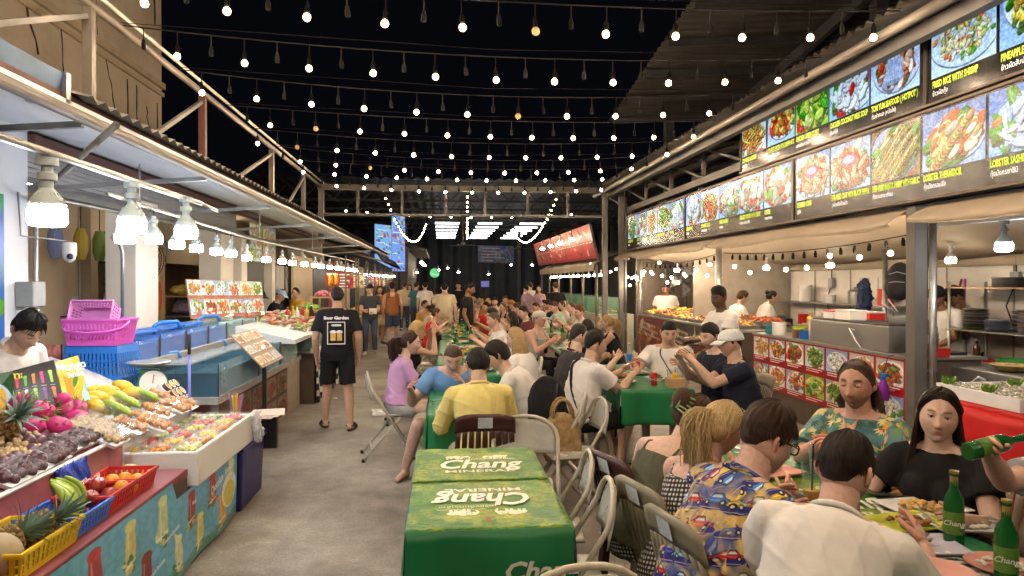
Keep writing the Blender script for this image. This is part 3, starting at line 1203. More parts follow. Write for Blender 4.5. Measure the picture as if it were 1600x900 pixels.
  if self.lod==0 and style in('short','fringe','long','mullet','ponytail','back'):
   n=420
   for i in range(n):
    an=g.uniform(-1,1)*math.pi
    zz=g.uniform(.02,.112)
    hlz=float(self.hairline(np.array([an]),base)[0])
    if zz<hlz+.012:
     continue
    e=math.sqrt(max(0,1-(zz/.134)**2))
    rr=1.0+T*6
    p0=Vector((.079*rr*math.sin(an)*e,.1*rr*math.cos(an)*e,zz+T*.55))
    fl=Vector((math.sin(an)*.5,-.6 if style!='fringe' else.6,-.55))if style in('mullet','ponytail','back')else Vector((math.copysign(.9,math.sin(an)),-.25,-.5))if style=='long' else Vector((math.sin(an)*.8+.3,math.cos(an)*.7,-.6))
    pts=[p0-fl*.012]
    for s_ in range(1,5):
     q=p0+fl*(.016*s_)
     e2=(q.x/(.079*rr))**2+(q.y/(.1*rr))**2+(q.z/(.118+T*1.1))**2
     q=q/math.sqrt(max(e2,.2))*(1.012+.012*math.sin(s_))
     pts.append(q)
    r0=g.uniform(.0014,.0036)
    mb.tube([H(p)for p in pts],[r0*.3,r0,r0,r0*.7,r0*.1],4,caps=False,flat=(.5,(0,0,1)))
  self.hairo=mb.build('hair',m,self.t,180)
# -------------------------------------------------------------- extras
 def cap(self,m,back=False,mesh_m=None):
  H=lambda p:self.hc+self.Mh@(Vector(p)*self.hs)
  mb=MB()
  nu, nv=24, 8
  sy=-1 if back else 1
  def f(u,v):
   a=u*2*math.pi
   t=v*math.pi/2
   return H((.092*math.cos(t)**.7*math.sin(a),.113*math.cos(t)**.7*math.cos(a)-.004,.035+.098*math.sin(t)))
  mb.grid(f,nu,nv)
  o=mb.build('cap',m,self.t,180,solid=.004)
  br=MB()
  def b(u,v):
   a=(u-.5)*2.0
   return H(((.088+.03*v)*math.sin(a),sy*((.108)*math.cos(a)+.075*v*math.cos(a*.8)),.04-.02*v*v-.012*v))
  br.grid(b,12,4)
  br.build('cap_brim',mesh_m or m,o,180,solid=.004)
  return o
 def glasses(self,m):
  H=lambda p:self.hc+self.Mh@(Vector(p)*self.hs)
  mb=MB()
  for sg in(-1,1):
   pts=[]
   for i in range(17):
    a=2*math.pi*i/16
    pts.append(H((sg*.033+.025*math.copysign(abs(math.cos(a))**.7,math.cos(a)),.104-.05*(.033+sg*sg*.0+.025*math.cos(a)*sg)**1,.014+.019*math.copysign(abs(math.sin(a))**.7,math.sin(a)))))
   mb.tube(pts,.0028*self.hs,6,caps=False)
   mb.tube([H((sg*.058,.098,.02)),H((sg*.083,.06,.021)),H((sg*.085,-.01,.02)),H((sg*.08,-.03,.005))],.003*self.hs,6)
  mb.tube([H((-.01,.104,.018)),H((0,.107,.02)),H((.01,.104,.018))],.0028*self.hs,6)
  return mb.build('glasses',m,self.t,180)
 def strap(self,m,side=1,w=.017,bag=True):
  """cross-body strap from one shoulder to the other hip"""
  mb=MB()
  front, back=[], []
  for i in range(15):
   u=i/14
   t=.955-u*.80
   xa=side*(.45-u*1.25)
   xa=max(-.97,min(.97,xa))
   a=math.acos(xa)
   front.append(self.torso_point(t,a,.026))
   back.append(self.torso_point(t,-a,.026))
  pts=front+list(reversed(back))+[front[0]]
  mb.tube(pts,w,6,caps=False,flat=(.3,(1,0,0)))
  return mb.build('bag_strap',m,self.t,180)
 def out(self,p):
  """a point of the person's own frame as a point of the place"""
  return Matrix.Translation(self.root.location)@Matrix.Rotation(self.root.rotation_euler.z,4,'Z')@Vector(p)
# ------------------------------------------------------------------ shared surfaces
STEEL=mat('galvanised_steel',(.42,.43,.42),rough=.38,metal=.85,var=.18,vs=9,dirt=.35,dirtcol=(.16,.12,.09))
INOX=mat('stainless_steel',(.5,.5,.49),rough=.36,metal=.9,var=.05,vs=2)
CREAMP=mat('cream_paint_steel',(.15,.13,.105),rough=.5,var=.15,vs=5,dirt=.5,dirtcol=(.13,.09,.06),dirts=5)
DARKST=mat('dark_steel',(.06,.06,.065),rough=.5,metal=.4,var=.2)
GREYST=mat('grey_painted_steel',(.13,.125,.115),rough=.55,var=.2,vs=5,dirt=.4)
MAROON=mat('maroon_steel',(.10,.04,.032),rough=.6,var=.2)
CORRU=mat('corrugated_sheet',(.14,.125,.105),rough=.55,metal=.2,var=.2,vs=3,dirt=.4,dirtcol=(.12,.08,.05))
WHITEROOF=mat('white_sandwich_sheet',(.80,.84,.88),rough=.35,var=.06,vs=2,dirt=.15,dirtcol=(.4,.36,.3))
TARP=mat('beige_tarpaulin',(.40,.335,.25),rough=.7,var=.14,vs=2.5,bump=.5,bs=9,dirt=.3,dirtcol=(.25,.18,.12))
WALLW=mat('white_wall',(.70,.66,.60),rough=.75,var=.07,vs=1.5,dirt=.3,dirtcol=(.42,.34,.26),dirts=1.2,bump=.15,bs=30)
WALLC=mat('cream_wall',(.62,.50,.37),rough=.8,var=.07,vs=1.2,dirt=.25,dirtcol=(.4,.28,.18),dirts=1.3)
WOOD=mat('brown_wood',(.24,.12,.055),rough=.55,var=.3,vs=3,stretch=(1,8,1))
PALEWOOD=mat('pale_wood',(.45,.29,.15),rough=.6,var=.25,vs=3,stretch=(1,8,1))
BLACK=mat('black_plastic',(.02,.02,.022),rough=.4,var=.15)
BLACKR=mat('black_rubber',(.015,.015,.015),rough=.7,var=.1)
WHITEP=mat('white_plastic',(.75,.76,.77),rough=.4,var=.05)
LAMPH=mat('pale_blue_lamp_housing',(.52,.62,.65),rough=.45,var=.08)
REDP=mat('red_plastic',(.55,.03,.025),rough=.35,var=.12)
YELP=mat('yellow_plastic',(.75,.52,.02),rough=.35,var=.1)
BLUEP=mat('blue_plastic',(.02,.18,.62),rough=.35,var=.12)
PINKP=mat('pink_plastic',(.72,.12,.55),rough=.35,var=.12)
GREENP=mat('green_plastic',(.07,.42,.10),rough=.4,var=.12)
FOAM=mat('styrofoam',(.72,.71,.68),rough=.8,var=.05,vs=80,bump=.5,bs=140,dirt=.12,dirtcol=(.45,.4,.33),dirts=3)
PAPER=mat('white_paper',(.78,.77,.74),rough=.8,var=.04)
FILM=glass_mat('cling_film',(.97,.97,.97),0.0,.06)
CLEAR=glass_mat('clear_plastic',(.9,.92,.92),.035,.15)
GLASS=glass_mat('clear_glass',(.75,.9,.95),.03,.03)
COOL=glow('lamp_glow_cool',(.93,.97,1.0),140)
WARMLED=glow('lamp_glow_warm',(1.0,.86,.62),70)
BULB=glow('bulb_glow',(1.0,.88,.68),760,True)
BULBF=glow('bulb_glow_far',(1.0,.82,.52),340,True)
TUBEW=glow('tube_glow',(.95,.98,1.0),9)
DEADB=mat('amber_bulb_painted_glow',(.55,.38,.18),rough=.15,var=0,emit=.12,ecol=(1,.6,.25))  # dead bulbs, with a faint amber glow painted into the glass
CORD=mat('dark_cord',(.016,.014,.013),rough=.8,var=.1,spec=.1)
# ------------------------------------------------------------------ ground and far ground
m, nt, b=_new('concrete_floor')
L_=nt.links.new
tc=_n(nt,'ShaderNodeTexCoord')
n1=_n(nt,'ShaderNodeTexNoise',Scale=.55,Detail=9.0,Roughness=.68)
n2=_n(nt,'ShaderNodeTexNoise',Scale=3.4,Detail=9.0,Roughness=.72,Distortion=.8)
n3=_n(nt,'ShaderNodeTexNoise',Scale=55,Detail=4.0,Roughness=.6)
n4=_n(nt,'ShaderNodeTexVoronoi',Scale=2.1)
for q in(n1,n2,n3,n4):
 L_(tc.outputs['Object'],q.inputs['Vector'])
r1=_n(nt,'ShaderNodeValToRGB')
r1.color_ramp.elements[0].position, r1.color_ramp.elements[0].color=.36, (.12,.105,.088,1)
r1.color_ramp.elements[1].position, r1.color_ramp.elements[1].color=.66, (.41,.375,.325,1)
L_(n1.outputs['Fac'],r1.inputs['Fac'])
r2=_n(nt,'ShaderNodeMapRange')
for k, v in(('From Min',.3),('From Max',.72),('To Min',.5),('To Max',1.3)):
 r2.inputs[k].default_value=v
L_(n2.outputs['Fac'],r2.inputs['Value'])
x1=_n(nt,'ShaderNodeMix',data_type='RGBA',blend_type='MULTIPLY')
x1.inputs['Factor'].default_value=1
L_(r1.outputs['Color'],x1.inputs[6])
L_(r2.outputs['Result'],x1.inputs[7])
r3=_n(nt,'ShaderNodeMapRange')
for k, v in(('From Min',.35),('From Max',.65),('To Min',.8),('To Max',1.2)):
 r3.inputs[k].default_value=v
L_(n3.outputs['Fac'],r3.inputs['Value'])
x2=_n(nt,'ShaderNodeMix',data_type='RGBA',blend_type='MULTIPLY')
x2.inputs['Factor'].default_value=1
L_(x1.outputs[2],x2.inputs[6])
L_(r3.outputs['Result'],x2.inputs[7])
st=_n(nt,'ShaderNodeMapRange')
for k, v in(('From Min',.0),('From Max',.16),('To Min',.45),('To Max',0)):
 st.inputs[k].default_value=v
L_(n4.outputs['Distance'],st.inputs['Value'])
x3=_n(nt,'ShaderNodeMix',data_type='RGBA')
L_(st.outputs['Result'],x3.inputs['Factor'])
L_(x2.outputs[2],x3.inputs[6])
x3.inputs[7].default_value=(.06,.05,.04,1)
L_(x3.outputs[2],b.inputs['Base Color'])
rr=_n(nt,'ShaderNodeMapRange')
for k, v in(('From Min',.35),('From Max',.7),('To Min',.42),('To Max',.75)):
 rr.inputs[k].default_value=v
L_(n2.outputs['Fac'],rr.inputs['Value'])
L_(rr.outputs['Result'],b.inputs['Roughness'])
bp=_n(nt,'ShaderNodeBump',Strength=.25,Distance=.004)
L_(n3.outputs['Fac'],bp.inputs['Height'])
L_(bp.outputs['Normal'],b.inputs['Normal'])
FLOORM=m
g_=MB()
g_.quad((-60,-20,0),(60,-20,0),(60,120,0),(-60,120,0))
tag(g_.build('ground',FLOORM),'worn grey concrete floor of the market',None,None,'structure')
def corrugated(mb,p00,p10,p11,p01,amp,waves,nv=2):
 """ribbed sheet; ribs run from the 00-10 edge to the 01-11 edge"""
 p00, p10, p11, p01=(Vector(p)for p in(p00,p10,p11,p01))
 nrm=(p10-p00).cross(p01-p00).normalized()
 def f(u,v):
  p=p00.lerp(p10,u).lerp(p01.lerp(p11,u),v)
  return p+nrm*amp*math.sin(u*waves*2*math.pi)
 mb.grid(f,waves*4,nv)
# ------------------------------------------------------------------ beige building with the cracked wall
bl=thing('concrete_building','tall beige windowless building with cracked stained wall above the roofs','building',(-6,10,0))
w=MB()
w.box(-12,-6,2,16.0,0,13)
w.build('wall',mat('beige_render',(.44,.385,.30),rough=.85,var=.1,vs=.8,dirt=.4,dirtcol=(.22,.16,.1),dirts=.9,bump=.2,bs=12),bl)
w=MB()
w.box(-5.999,-5.93,2,16.04,5.86,5.98)
w.box(-5.998,-5.95,2,16.03,5.70,5.78)
w.build('ledge',mat('beige_ledge',(.42,.34,.24),rough=.85,var=.2,vs=3,dirt=.5,dirtcol=(.1,.07,.05),dirts=3),bl)
CRACK=mat('dark_crack',(.035,.026,.018),rough=.9,var=0)
g=np.random.default_rng(5)
for(y0,z0,n,dy,dz,wd)in((10.6,6.9,9,.12,-.2,.05),(11.9,5.8,8,.02,-.2,.035),(12.6,5.8,9,.02,-.22,.06),(13.4,5.75,7,.06,-.16,.03),(14.3,5.6,8,.02,-.2,.035),(14.7,5.6,8,.03,-.2,.035),(15.2,5.3,6,.12,-.14,.03),(15.75,5.5,7,.0,-.2,.05),(11.2,7.6,8,.1,-.17,.04),(13.0,7.8,7,.03,-.25,.03),(15.6,7.8,4,.02,-.2,.07)):
 c=MB()
 p=Vector((-5.992,y0,z0))
 pts=[p]
 for i in range(n):
  p=p+Vector((0,dy*g.uniform(-.4,1.8),dz*g.uniform(.6,1.3)))
  pts.append(p)
 c.tube(pts,[wd*.6*g.uniform(.5,1.2)for _ in pts],4,flat=(.5,(1,0,0)))
 c.build('crack',CRACK,bl)
# ------------------------------------------------------------------ shop building behind the fruit and fish stalls
sh=thing('shop_building','open fronted white shop building with roller shutters behind fruit and fish stalls','building',(-3.3,10,0))
w=MB()
w.box(-5.15,-5.0,5.0,10.42,0,3.2)
w.build('back_wall',WALLC,sh)
w=MB()
w.box(-6.6,-6.45,10.0,34,0,3.2)
w.box(-5.0,-4.86,10.42,10.62,0,3.2)
w.box(-4.99,-4.9,10.62,18.5,2.05,3.2)
w.build('back_wall',WALLC,sh)
w=MB()
w.box(-5.0,-3.3,4.2,6.05,0,2.95)
w.build('end_wall',mat('blue_white_wall',(.70,.72,.76),rough=.6,var=.05,vs=2,dirt=.2,dirtcol=(.5,.48,.46)),sh)
w=MB()
w.box(-6.45,-3.35,6.05,34,2.955,3.1)
w.build('ceiling',WALLC,sh)
w=MB()
w.box(-6.45,-3.3,20.0,20.2,0,2.9)
w.build('partition',WALLC,sh)
for y0, y1 in((8.07,8.68),(11.05,11.7),(12.15,12.5),(14.3,14.55),(17.2,17.5),(20.2,20.5),(23.5,23.8)):
 w=MB()
 w.box(-3.62,-3.30,y0,y1,0,2.5 if y0>9 else 2.62)
 w.build('pillar',WALLW,sh,bevel=.01)
SHUT=mat('shutter_slat',(.34,.35,.37),rough=.45,metal=.3,var=.12)
slat_me=None
for i in range(10):
 for(y0,y1)in((6.06,12.1),):
  w=MB()
  z=2.535+i*.042
  w.box(-3.41,-3.365,y0,y1,z,z+.037)
  w.build('shutter_slat',SHUT,sh)
w=MB()
w.box(-3.34,-3.24,6.05,18.5,2.82,2.90)
w.build('beam',MAROON,sh)
w=MB()
w.box(-3.30,-3.22,6.05,19,2.44,2.50)
w.build('rail',GREYST,sh)
d_=MB()
d_.box(-4.99,-4.965,8.9,9.9,.02,2.5)
d_.build('door',mat('cream_door',(.66,.54,.40),rough=.6,var=.05),sh,bevel=.006)
for i, y in enumerate((14.75,15.7,16.6,17.7,18.7)):
 bm=MB()
 bm.add([(-3.33,y,2.05),(-3.33,y+.75,2.05),(-3.33,y+.75,1.45),(-3.33,y+.375,1.28),(-3.33,y,1.45),(-3.36,y,2.05),(-3.36,y+.75,2.05),(-3.36,y+.75,1.45),(-3.36,y+.375,1.28),(-3.36,y,1.45)],[(0,4,3,2,1),(5,6,7,8,9),(0,1,6,5),(1,2,7,6),(2,3,8,7),(3,4,9,8),(4,0,5,9)])
 bo=bm.build('blind',mat('grey_blind',(.42,.40,.38),rough=.9,var=.12,vs=8),sh)
 wm=MB()
 wm.box(-3.44,-3.40,y-.05,y+.8,.9,2.1)
 wm.build('window_pane',mat('dark_shop_glass',(.05,.06,.075),rough=.12,var=.1),sh)
w=MB()
w.box(-3.50,-3.36,12.5,13.9,.0,2.2)
w.build('doorway_shade_panel',mat('painted_doorway_shade',(.03,.03,.035),rough=.6,var=.1),sh)  # solid panel; the doorway's shade is put into its dark colour
# ------------------------------------------------------------------ canopy over the west stalls
ca=thing('canopy','white metal sheet canopy with pipe edge over the fish and fruit stalls','canopy',(-2.0,10,0))
w=MB()
Y0, Y1=2.2, 27.0
w.box(-2.02,-1.95,Y0,Y1,2.60,2.66)
w.M=Matrix.Identity(4)
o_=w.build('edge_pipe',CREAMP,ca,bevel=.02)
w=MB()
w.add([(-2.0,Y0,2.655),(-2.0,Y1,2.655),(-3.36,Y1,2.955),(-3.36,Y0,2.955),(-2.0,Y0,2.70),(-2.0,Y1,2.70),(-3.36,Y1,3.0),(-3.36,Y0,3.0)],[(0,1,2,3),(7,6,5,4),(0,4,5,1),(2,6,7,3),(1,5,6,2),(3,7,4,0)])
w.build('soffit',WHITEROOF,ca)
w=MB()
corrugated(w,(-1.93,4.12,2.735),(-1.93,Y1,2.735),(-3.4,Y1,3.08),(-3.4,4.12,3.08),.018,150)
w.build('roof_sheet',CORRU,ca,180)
w=MB()
w.box(-2.055,-2.022,Y0,Y1,2.66,2.74)
w.build('fascia',MAROON,ca)
for y in(4.2,6.3,8.6,11.2,14.2,17.4,20.5):
 w=MB()
 w.beam((-2.0,y,2.60),(-3.3,y,2.50),.035,.035)
 w.build('bracket',STEEL,ca)
gt=thing('gutter','short length of blue galvanised gutter on the canopy edge','gutter',(-2.1,5,2.7))
w=MB()
prof=[(0,.17),(0,.0),(.16,.0),(.19,.17),(.175,.17),(.15,.015),(.015,.015),(.015,.17)]
v=[(-2.2+x,y,2.69+z*.85)for y in(2.2,4.08)for x,z in prof]
w.add(v,[(i,(i+1)%8,(i+1)%8+8,i+8)for i in range(8)]+[tuple(range(7,-1,-1)),tuple(range(8,16))])
w.build('trough',mat('blue_steel',(.05,.11,.20),rough=.4,metal=.5,var=.25,vs=4,dirt=.3),gt)
for y in(3.2,4.03):
 w=MB()
 w.box(-2.21,-2.0,y,y+.05,2.682,2.845)
 w.build('joint_clip',STEEL,gt)
# ------------------------------------------------------------------ truss carrying the light strings, west side
XT, ZT=-2.72, 3.88
tr=thing('roof_truss','cream steel truss on posts along the west canopy carrying the bulb strings','truss',(XT,9,0))
w=MB()
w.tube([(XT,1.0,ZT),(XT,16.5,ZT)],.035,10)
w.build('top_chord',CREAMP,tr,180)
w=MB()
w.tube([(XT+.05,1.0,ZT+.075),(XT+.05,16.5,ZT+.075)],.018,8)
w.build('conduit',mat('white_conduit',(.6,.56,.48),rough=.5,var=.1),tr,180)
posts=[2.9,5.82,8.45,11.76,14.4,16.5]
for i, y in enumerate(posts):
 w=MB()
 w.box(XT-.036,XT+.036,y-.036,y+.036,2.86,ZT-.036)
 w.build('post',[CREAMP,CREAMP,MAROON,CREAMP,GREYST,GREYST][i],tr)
 if i<5 and i!=0:
  w=MB()
  w.beam((XT+.005,y-.06,ZT-.12),(XT+.005,posts[i-1]+.9,2.95),.04,.04)
  w.build('brace',GREYST,tr)
cb=thing('cross_beam','pale lattice beam crossing the market below the bulb rows','beam',(.5,16.5,3.9))
w=MB()
w.box(-2.8,3.85,16.42,16.54,3.80,3.93)
w.build('top_chord',mat('dull_beam',(.085,.078,.065),rough=.6,var=.2,dirt=.4),cb)
w=MB()
w.box(-2.8,3.85,16.44,16.51,3.22,3.28)
w.build('bottom_chord',GREYST,cb)
for x in(-2.75,-1.9,-.9,.1,1.0,2.0,2.95,3.8):
 w=MB()
 w.box(x-.03,x+.03,16.45,16.5,3.28,3.80)
 w.build('strut',GREYST,cb)
for x in(-2.72,3.84):
 w=MB()
 w.box(x-.06,x+.06,16.43,16.55,0 if x>0 else 2.6,3.80)
 w.build('post',GREYST,cb)
# ------------------------------------------------------------------ east roof edge, trusses and the dark high roof
er=thing('roof_edge','corrugated roof edge with cream pipe and steel trusses above the menu signs','roof',(3.8,9,0))
w=MB()
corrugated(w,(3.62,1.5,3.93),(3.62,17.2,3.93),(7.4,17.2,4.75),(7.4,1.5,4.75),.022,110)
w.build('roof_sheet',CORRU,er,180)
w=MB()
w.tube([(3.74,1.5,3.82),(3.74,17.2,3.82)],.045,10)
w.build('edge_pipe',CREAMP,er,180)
w=MB()
w.box(3.95,4.05,1.5,17.2,3.74,3.86)
w.build('purlin',GREYST,er)
w=MB()
w.box(5.0,5.1,1.5,17.2,3.98,4.1)
w.box(6.2,6.3,1.5,17.2,4.22,4.36)
w.build('purlin',GREYST,er)
w=MB()
w.box(4.42,4.52,1.5,17.2,3.38,3.50)
w.build('lower_chord',GREYST,er)
for i in range(9):
 y=3.2+i*1.72
 w=MB()
 w.beam((3.8,y,3.84),(7.4,y,4.62),.05,.07)
 w.build('rafter',GREYST,er)
 w=MB()
 w.box(4.44,4.50,y-.03,y+.03,3.50,3.98)
 w.build('strut',GREYST,er)
 w=MB()
 w.beam((4.47,y+.06,3.52),(4.47,y+1.6,3.95),.04,.04)
 w.build('brace',GREYST,er)
hr=thing('high_roof','dark corrugated high roof sheet with purlins over the east kitchens','roof',(8,10,5.5))
w=MB()
corrugated(w,(3.85,16.3,5.42),(3.87,3.5,6.95),(14,3.5,7.6),(14,16.3,6.1),.03,60)
w.build('roof_sheet',mat('dark_roof_sheet',(.055,.05,.043),rough=.6,metal=.2,var=.3,vs=2),hr,180)
for i in range(9):
 y=15.9-i*1.3
 z=5.42+(16.3-y)*.1195-.09
 w=MB()
 w.beam((3.9,y,z),(14,y,z+.67),.07,.12)
 w.build('purlin',DARKST,hr)
for(x,y)in((6.8,15.0),(6.8,10.5),(9.5,15.0),(5.3,16.2)):
 w=MB()
 w.box(x-.1,x+.1,y-.1,y+.1,0,5.6+(16.3-y)*.11)
 w.build('column',DARKST,hr)
for x in(6.5,9.5):
 w=MB()
 w.beam((x,16.0,5.45),(x,4.5,6.85),.1,.2)
 w.build('rafter',DARKST,hr)
# ------------------------------------------------------------------ bulbs on strings
socket=MB()
socket.lathe([(.012,0),(.014,-.02),(.019,-.03),(.019,-.07),(.016,-.082)],8)
BULBME=MB()
BULBME.lathe([(.014,-.080),(.024,-.088),(.0305,-.102),(.0315,-.112),(.027,-.128),(.016,-.138),(.004,-.141)],10)
SOCKME=socket.mesh('socket')
SOCKME.materials.append(mat('socket_black',(.006,.006,.006),rough=.8,var=0,spec=.1))
BULBM=BULBME.mesh('bulb')
BULBM.polygons.foreach_set('use_smooth',[True]*len(BULBM.polygons))
BULBM.materials.append(BULB)
BULBD=BULBM.copy()
BULBD.materials.clear()
BULBD.materials.append(DEADB)
BULBFM=BULBM.copy()
BULBFM.materials.clear()
BULBFM.materials.append(BULBF)
def inst(name,me,parent,loc,rot=(0,0,0),sc=1.0):
 o=bpy.data.objects.new(name,me)
 COL.objects.link(o)
 o.parent=parent
 o.location=WM[parent].inverted()@Vector(loc)if parent in WM else loc
 o.rotation_euler=rot
 o.scale=(sc,)*3 if not hasattr(sc,'__len__')else sc
 WM[o]=WM.get(parent,Matrix.Identity(4))
 return o
def string(label,a,b,sag,step,dead=(),every=2,phase=0,drop=.10,sc=1.0,group='strings of bulbs across the market',me=None,wire=True,first=.2):
 a, b=Vector(a), Vector(b)
 s=thing('bulb_string',label,'string lights',a,0,group)
 n=24
 cv=lambda t:a.lerp(b,t)-Vector((0,0,sag*4*t*(1-t)))
 w=MB()
 w.tube([cv(i/n)for i in range(n+1)],.006,5)
 if wire:
  w.tube([a+Vector((0,0,.02)),(a+b)/2-Vector((0,0,sag*.5)),b+Vector((0,0,.02))],.003,4)
 w.build('cord',CORD,s)
 L=(b-a).length
 k=0
 x=first
 while x<L-.1:
  p=cv(x/L)
  w=MB()
  p2=p-Vector((0,0,drop))
  q=(rnd.uniform(-.08,.08),rnd.uniform(-.08,.08),0)
  o=inst('socket',SOCKME,s,p2,q)
  if drop>.03:
   w.tube([p,p2],.0045,4)
   w.build('drop_cord',CORD,s)
  if(k+phase)%every==0:
   if k//every in dead:
    inst('bulb',BULBD,o,p2)
    COL.objects
   else:
    inst('bulb',me or BULBM,o,p2)
    o.scale=(sc,)*3
  k+=1
  x+=step
 return s
def inst_fix():
 for o in bpy.data.objects:
  if o.name.split('.')[0]=='bulb' and o.parent is not None and o.parent.name.startswith('socket'):
   o.location=(0,0,0)
ROWS=[5.3,6.5,7.75,9.2,10.55,11.85,13.15,14.75,4.05,2.75,1.45,.15,-1.2]
names=['nearest','second','third','fourth','fifth','sixth','seventh','eighth']
names+=['just overhead','second overhead','third overhead','overhead by the camera','behind the camera']
for i, y in enumerate(ROWS):
 dead={0:(6,),3:(1,),2:(6,),5:(2,),4:(1,)}.get(i,())
 string('%s row of warm bulbs strung across the market from the camera'%names[i],(-2.72,y-.15,3.9),(3.68,y+.1,3.9),.10+.03*(i%3),.275,dead,phase=i%2,first=.12+.07*(i%4))
string('row of warm bulbs strung across beyond the cross beam',(-2.7,19.0,3.8),(3.9,19.3,3.8),.14,.275,(),first=.2,me=BULBFM)
for lab, a, b, sg in(('garland of close set warm bulbs sagging beside the tall lit menu sign',(-1.3,16.6,3.8),(-.7,33,4.5),.95),('garland of close set warm bulbs running down the middle of the market',(.6,16.6,3.85),(1.1,31,3.9),.55),('garland of close set warm bulbs sagging toward the slanted red menu board',(2.72,16.6,3.82),(3.3,33,4.3),.85)):
 string(lab,a,b,sg,.5,(),every=1,drop=.02,sc=.75,group='garlands hung along the market',me=BULBFM,wire=False)
inst_fix()
# ------------------------------------------------------------------ LED jar lamps
lamp_p={}
def led_lamp(label,loc,s=1.0,warm=False,group=None,hook=True):
 key=(warm,hook)
 if key not in lamp_p:
  t=thing('led_lamp',label,'lamp',(0,0,0))
  w=MB()
  w.lathe([(.012,.13),(.02,.13),(.02,.105),(.034,.10),(.034,.075),(.022,.07),(.022,.045),(.03,.035),(.042,.02),(.058,0),(.061,-.03),(.055,-.034)],20)
  w.build('housing',WHITEP if warm else LAMPH,t,35)
  w=MB()
  for i in range(20):
   a=2*math.pi*(i+.5)/20
   w.beam((.040*math.cos(a),.040*math.sin(a),.026),(.062*math.cos(a),.062*math.sin(a),-.02),.004,.004)
  w.build('cooling_rib',WHITEP if warm else LAMPH,t)
  w=MB()
  w.lathe([(.054,-.028),(.066,-.033),(.067,-.085),(.06,-.097),(.03,-.102),(.005,-.103)],18)
  w.build('diffuser',WARMLED if warm else COOL,t,50)
  if hook:
   w=MB()
   w.lathe([(.03,.155),(.038,.16),(.038,.13),(.03,.128)],14)
   w.build('socket',WHITEP if warm else LAMPH,t,40)
  else:
   w=MB()
   w.tube([(0,0,.13),(0,0,.17),(.02,0,.19),(.035,0,.175)],.005,6)
   w.build('hook',DARKST,t)
  lamp_p[key]=t
  t.location=loc
  t.scale=(s,)*3
  if group:
   t['group']=group
  return t
 return dup(lamp_p[key],loc,rnd.uniform(0,6),label,group,s)
GA='white LED lamps on the front pipe over the fruit counter'
for lab, p, s in(('big frosted LED lamp nearest the camera over the fruit counter',(-1.49,2.86,2.03),1.0),('frosted LED lamp on the pipe between nearest lamp and third lamp',(-1.54,3.72,2.06),1.0),('third frosted LED lamp on the front pipe above the scale',(-1.6,4.65,2.09),1.0)):
 led_lamp(lab,p,s,group=GA)
GB='white LED lamps hooked over the fish tanks'
for i, p in enumerate(((-2.05,4.85,2.06),(-2.18,5.65,2.1),(-2.3,6.46,2.1),(-2.38,7.2,2.1),(-2.42,7.95,2.1),(-2.44,8.55,2.1))):
 led_lamp(['frosted LED lamp half hidden behind the second front lamp','frosted LED lamp hooked above the blue baskets','frosted LED lamp hooked before the white pillar over the upper tanks','frosted LED lamp hooked above the middle upper tank','frosted LED lamp hooked over the seafood photo board','last white LED lamp before the warmer row over the tanks'][i],p,.92,group=GB,hook=False)
GC='warm LED lamps in the long row over the stalls'
for i in range(13):
 y=9.3+i*.86
 led_lamp('warm white LED lamp in the long row over the fish and food stalls',(-2.46+.02*(i%3)+i*.012,y,2.08),.9,True,GC,False)
for i in range(13):
 led_lamp('warm LED lamp low over the farther food stalls behind the walkers',(-2.35+.03*i,20.6+i*.8,1.98),.8,True,'warm LED lamps over the farther stalls',False)
lr=thing('lamp_rail','grey pipe rail on which the front LED lamps hang','pipe',(-1.5,3,2.2))
w=MB()
w.tube([(-1.42,1.6,2.19),(-1.62,5.0,2.25)],.016,8)
w.tube([(-1.62,5.0,2.25),(-1.70,5.6,2.26)],.012,8)
w.build('pipe',STEEL,lr,180)
w=MB()
w.tube([(-1.30,3.0,2.35),(-3.3,6.1,2.37)],.015,8)
w.build('cross_pipe',GREYST,lr,180)
lr2=thing('lamp_rail','thin white pipe rail carrying the row of lamps over the fish tanks','pipe',(-2.3,8,2.3))
w=MB()
w.tube([(-2.0,4.5,2.25),(-2.2,5.7,2.28),(-2.46,9.3,2.28),(-2.34,20.5,2.27)],.013,8)
w.build('pipe',STEEL,lr2,180)
w=MB()
for y in(5.7,9.3,13.0):
 w=MB()
 w.tube([(-2.3,y,2.28),(-2.3,y,2.62)],.008,6)
 w.build('hanger',STEEL,lr2,180)
up=thing('shop_pipe','upright galvanised pipe with pipe bend in front of the cream shop wall','pipe',(-3.35,6.2,0))
w=MB()
w.tube([(-3.28,6.12,.3),(-3.28,6.12,2.36),(-3.26,6.3,2.42),(-3.2,9.0,2.42)],.02,8)
w.build('pipe',STEEL,up,180)
up=thing('shop_pipe','curved top chrome pole rising behind the pink basket','pipe',(-3.1,7.2,0))
w=MB()
w.tube([(-3.05,7.15,.6),(-3.05,7.15,2.0),(-3.06,7.1,2.1),(-3.08,7.0,2.14)],.016,8)
w.build('pipe',INOX,up,180)
for y, lab in((7.6,'warm lamp under the shop ceiling above the side table'),(10.9,'warm lamp under the shop ceiling by the mural'),(14.2,'warm lamp under the shop ceiling over the steel shelf')):
 led_lamp(lab,(-4.1,y,2.78),.9,True)
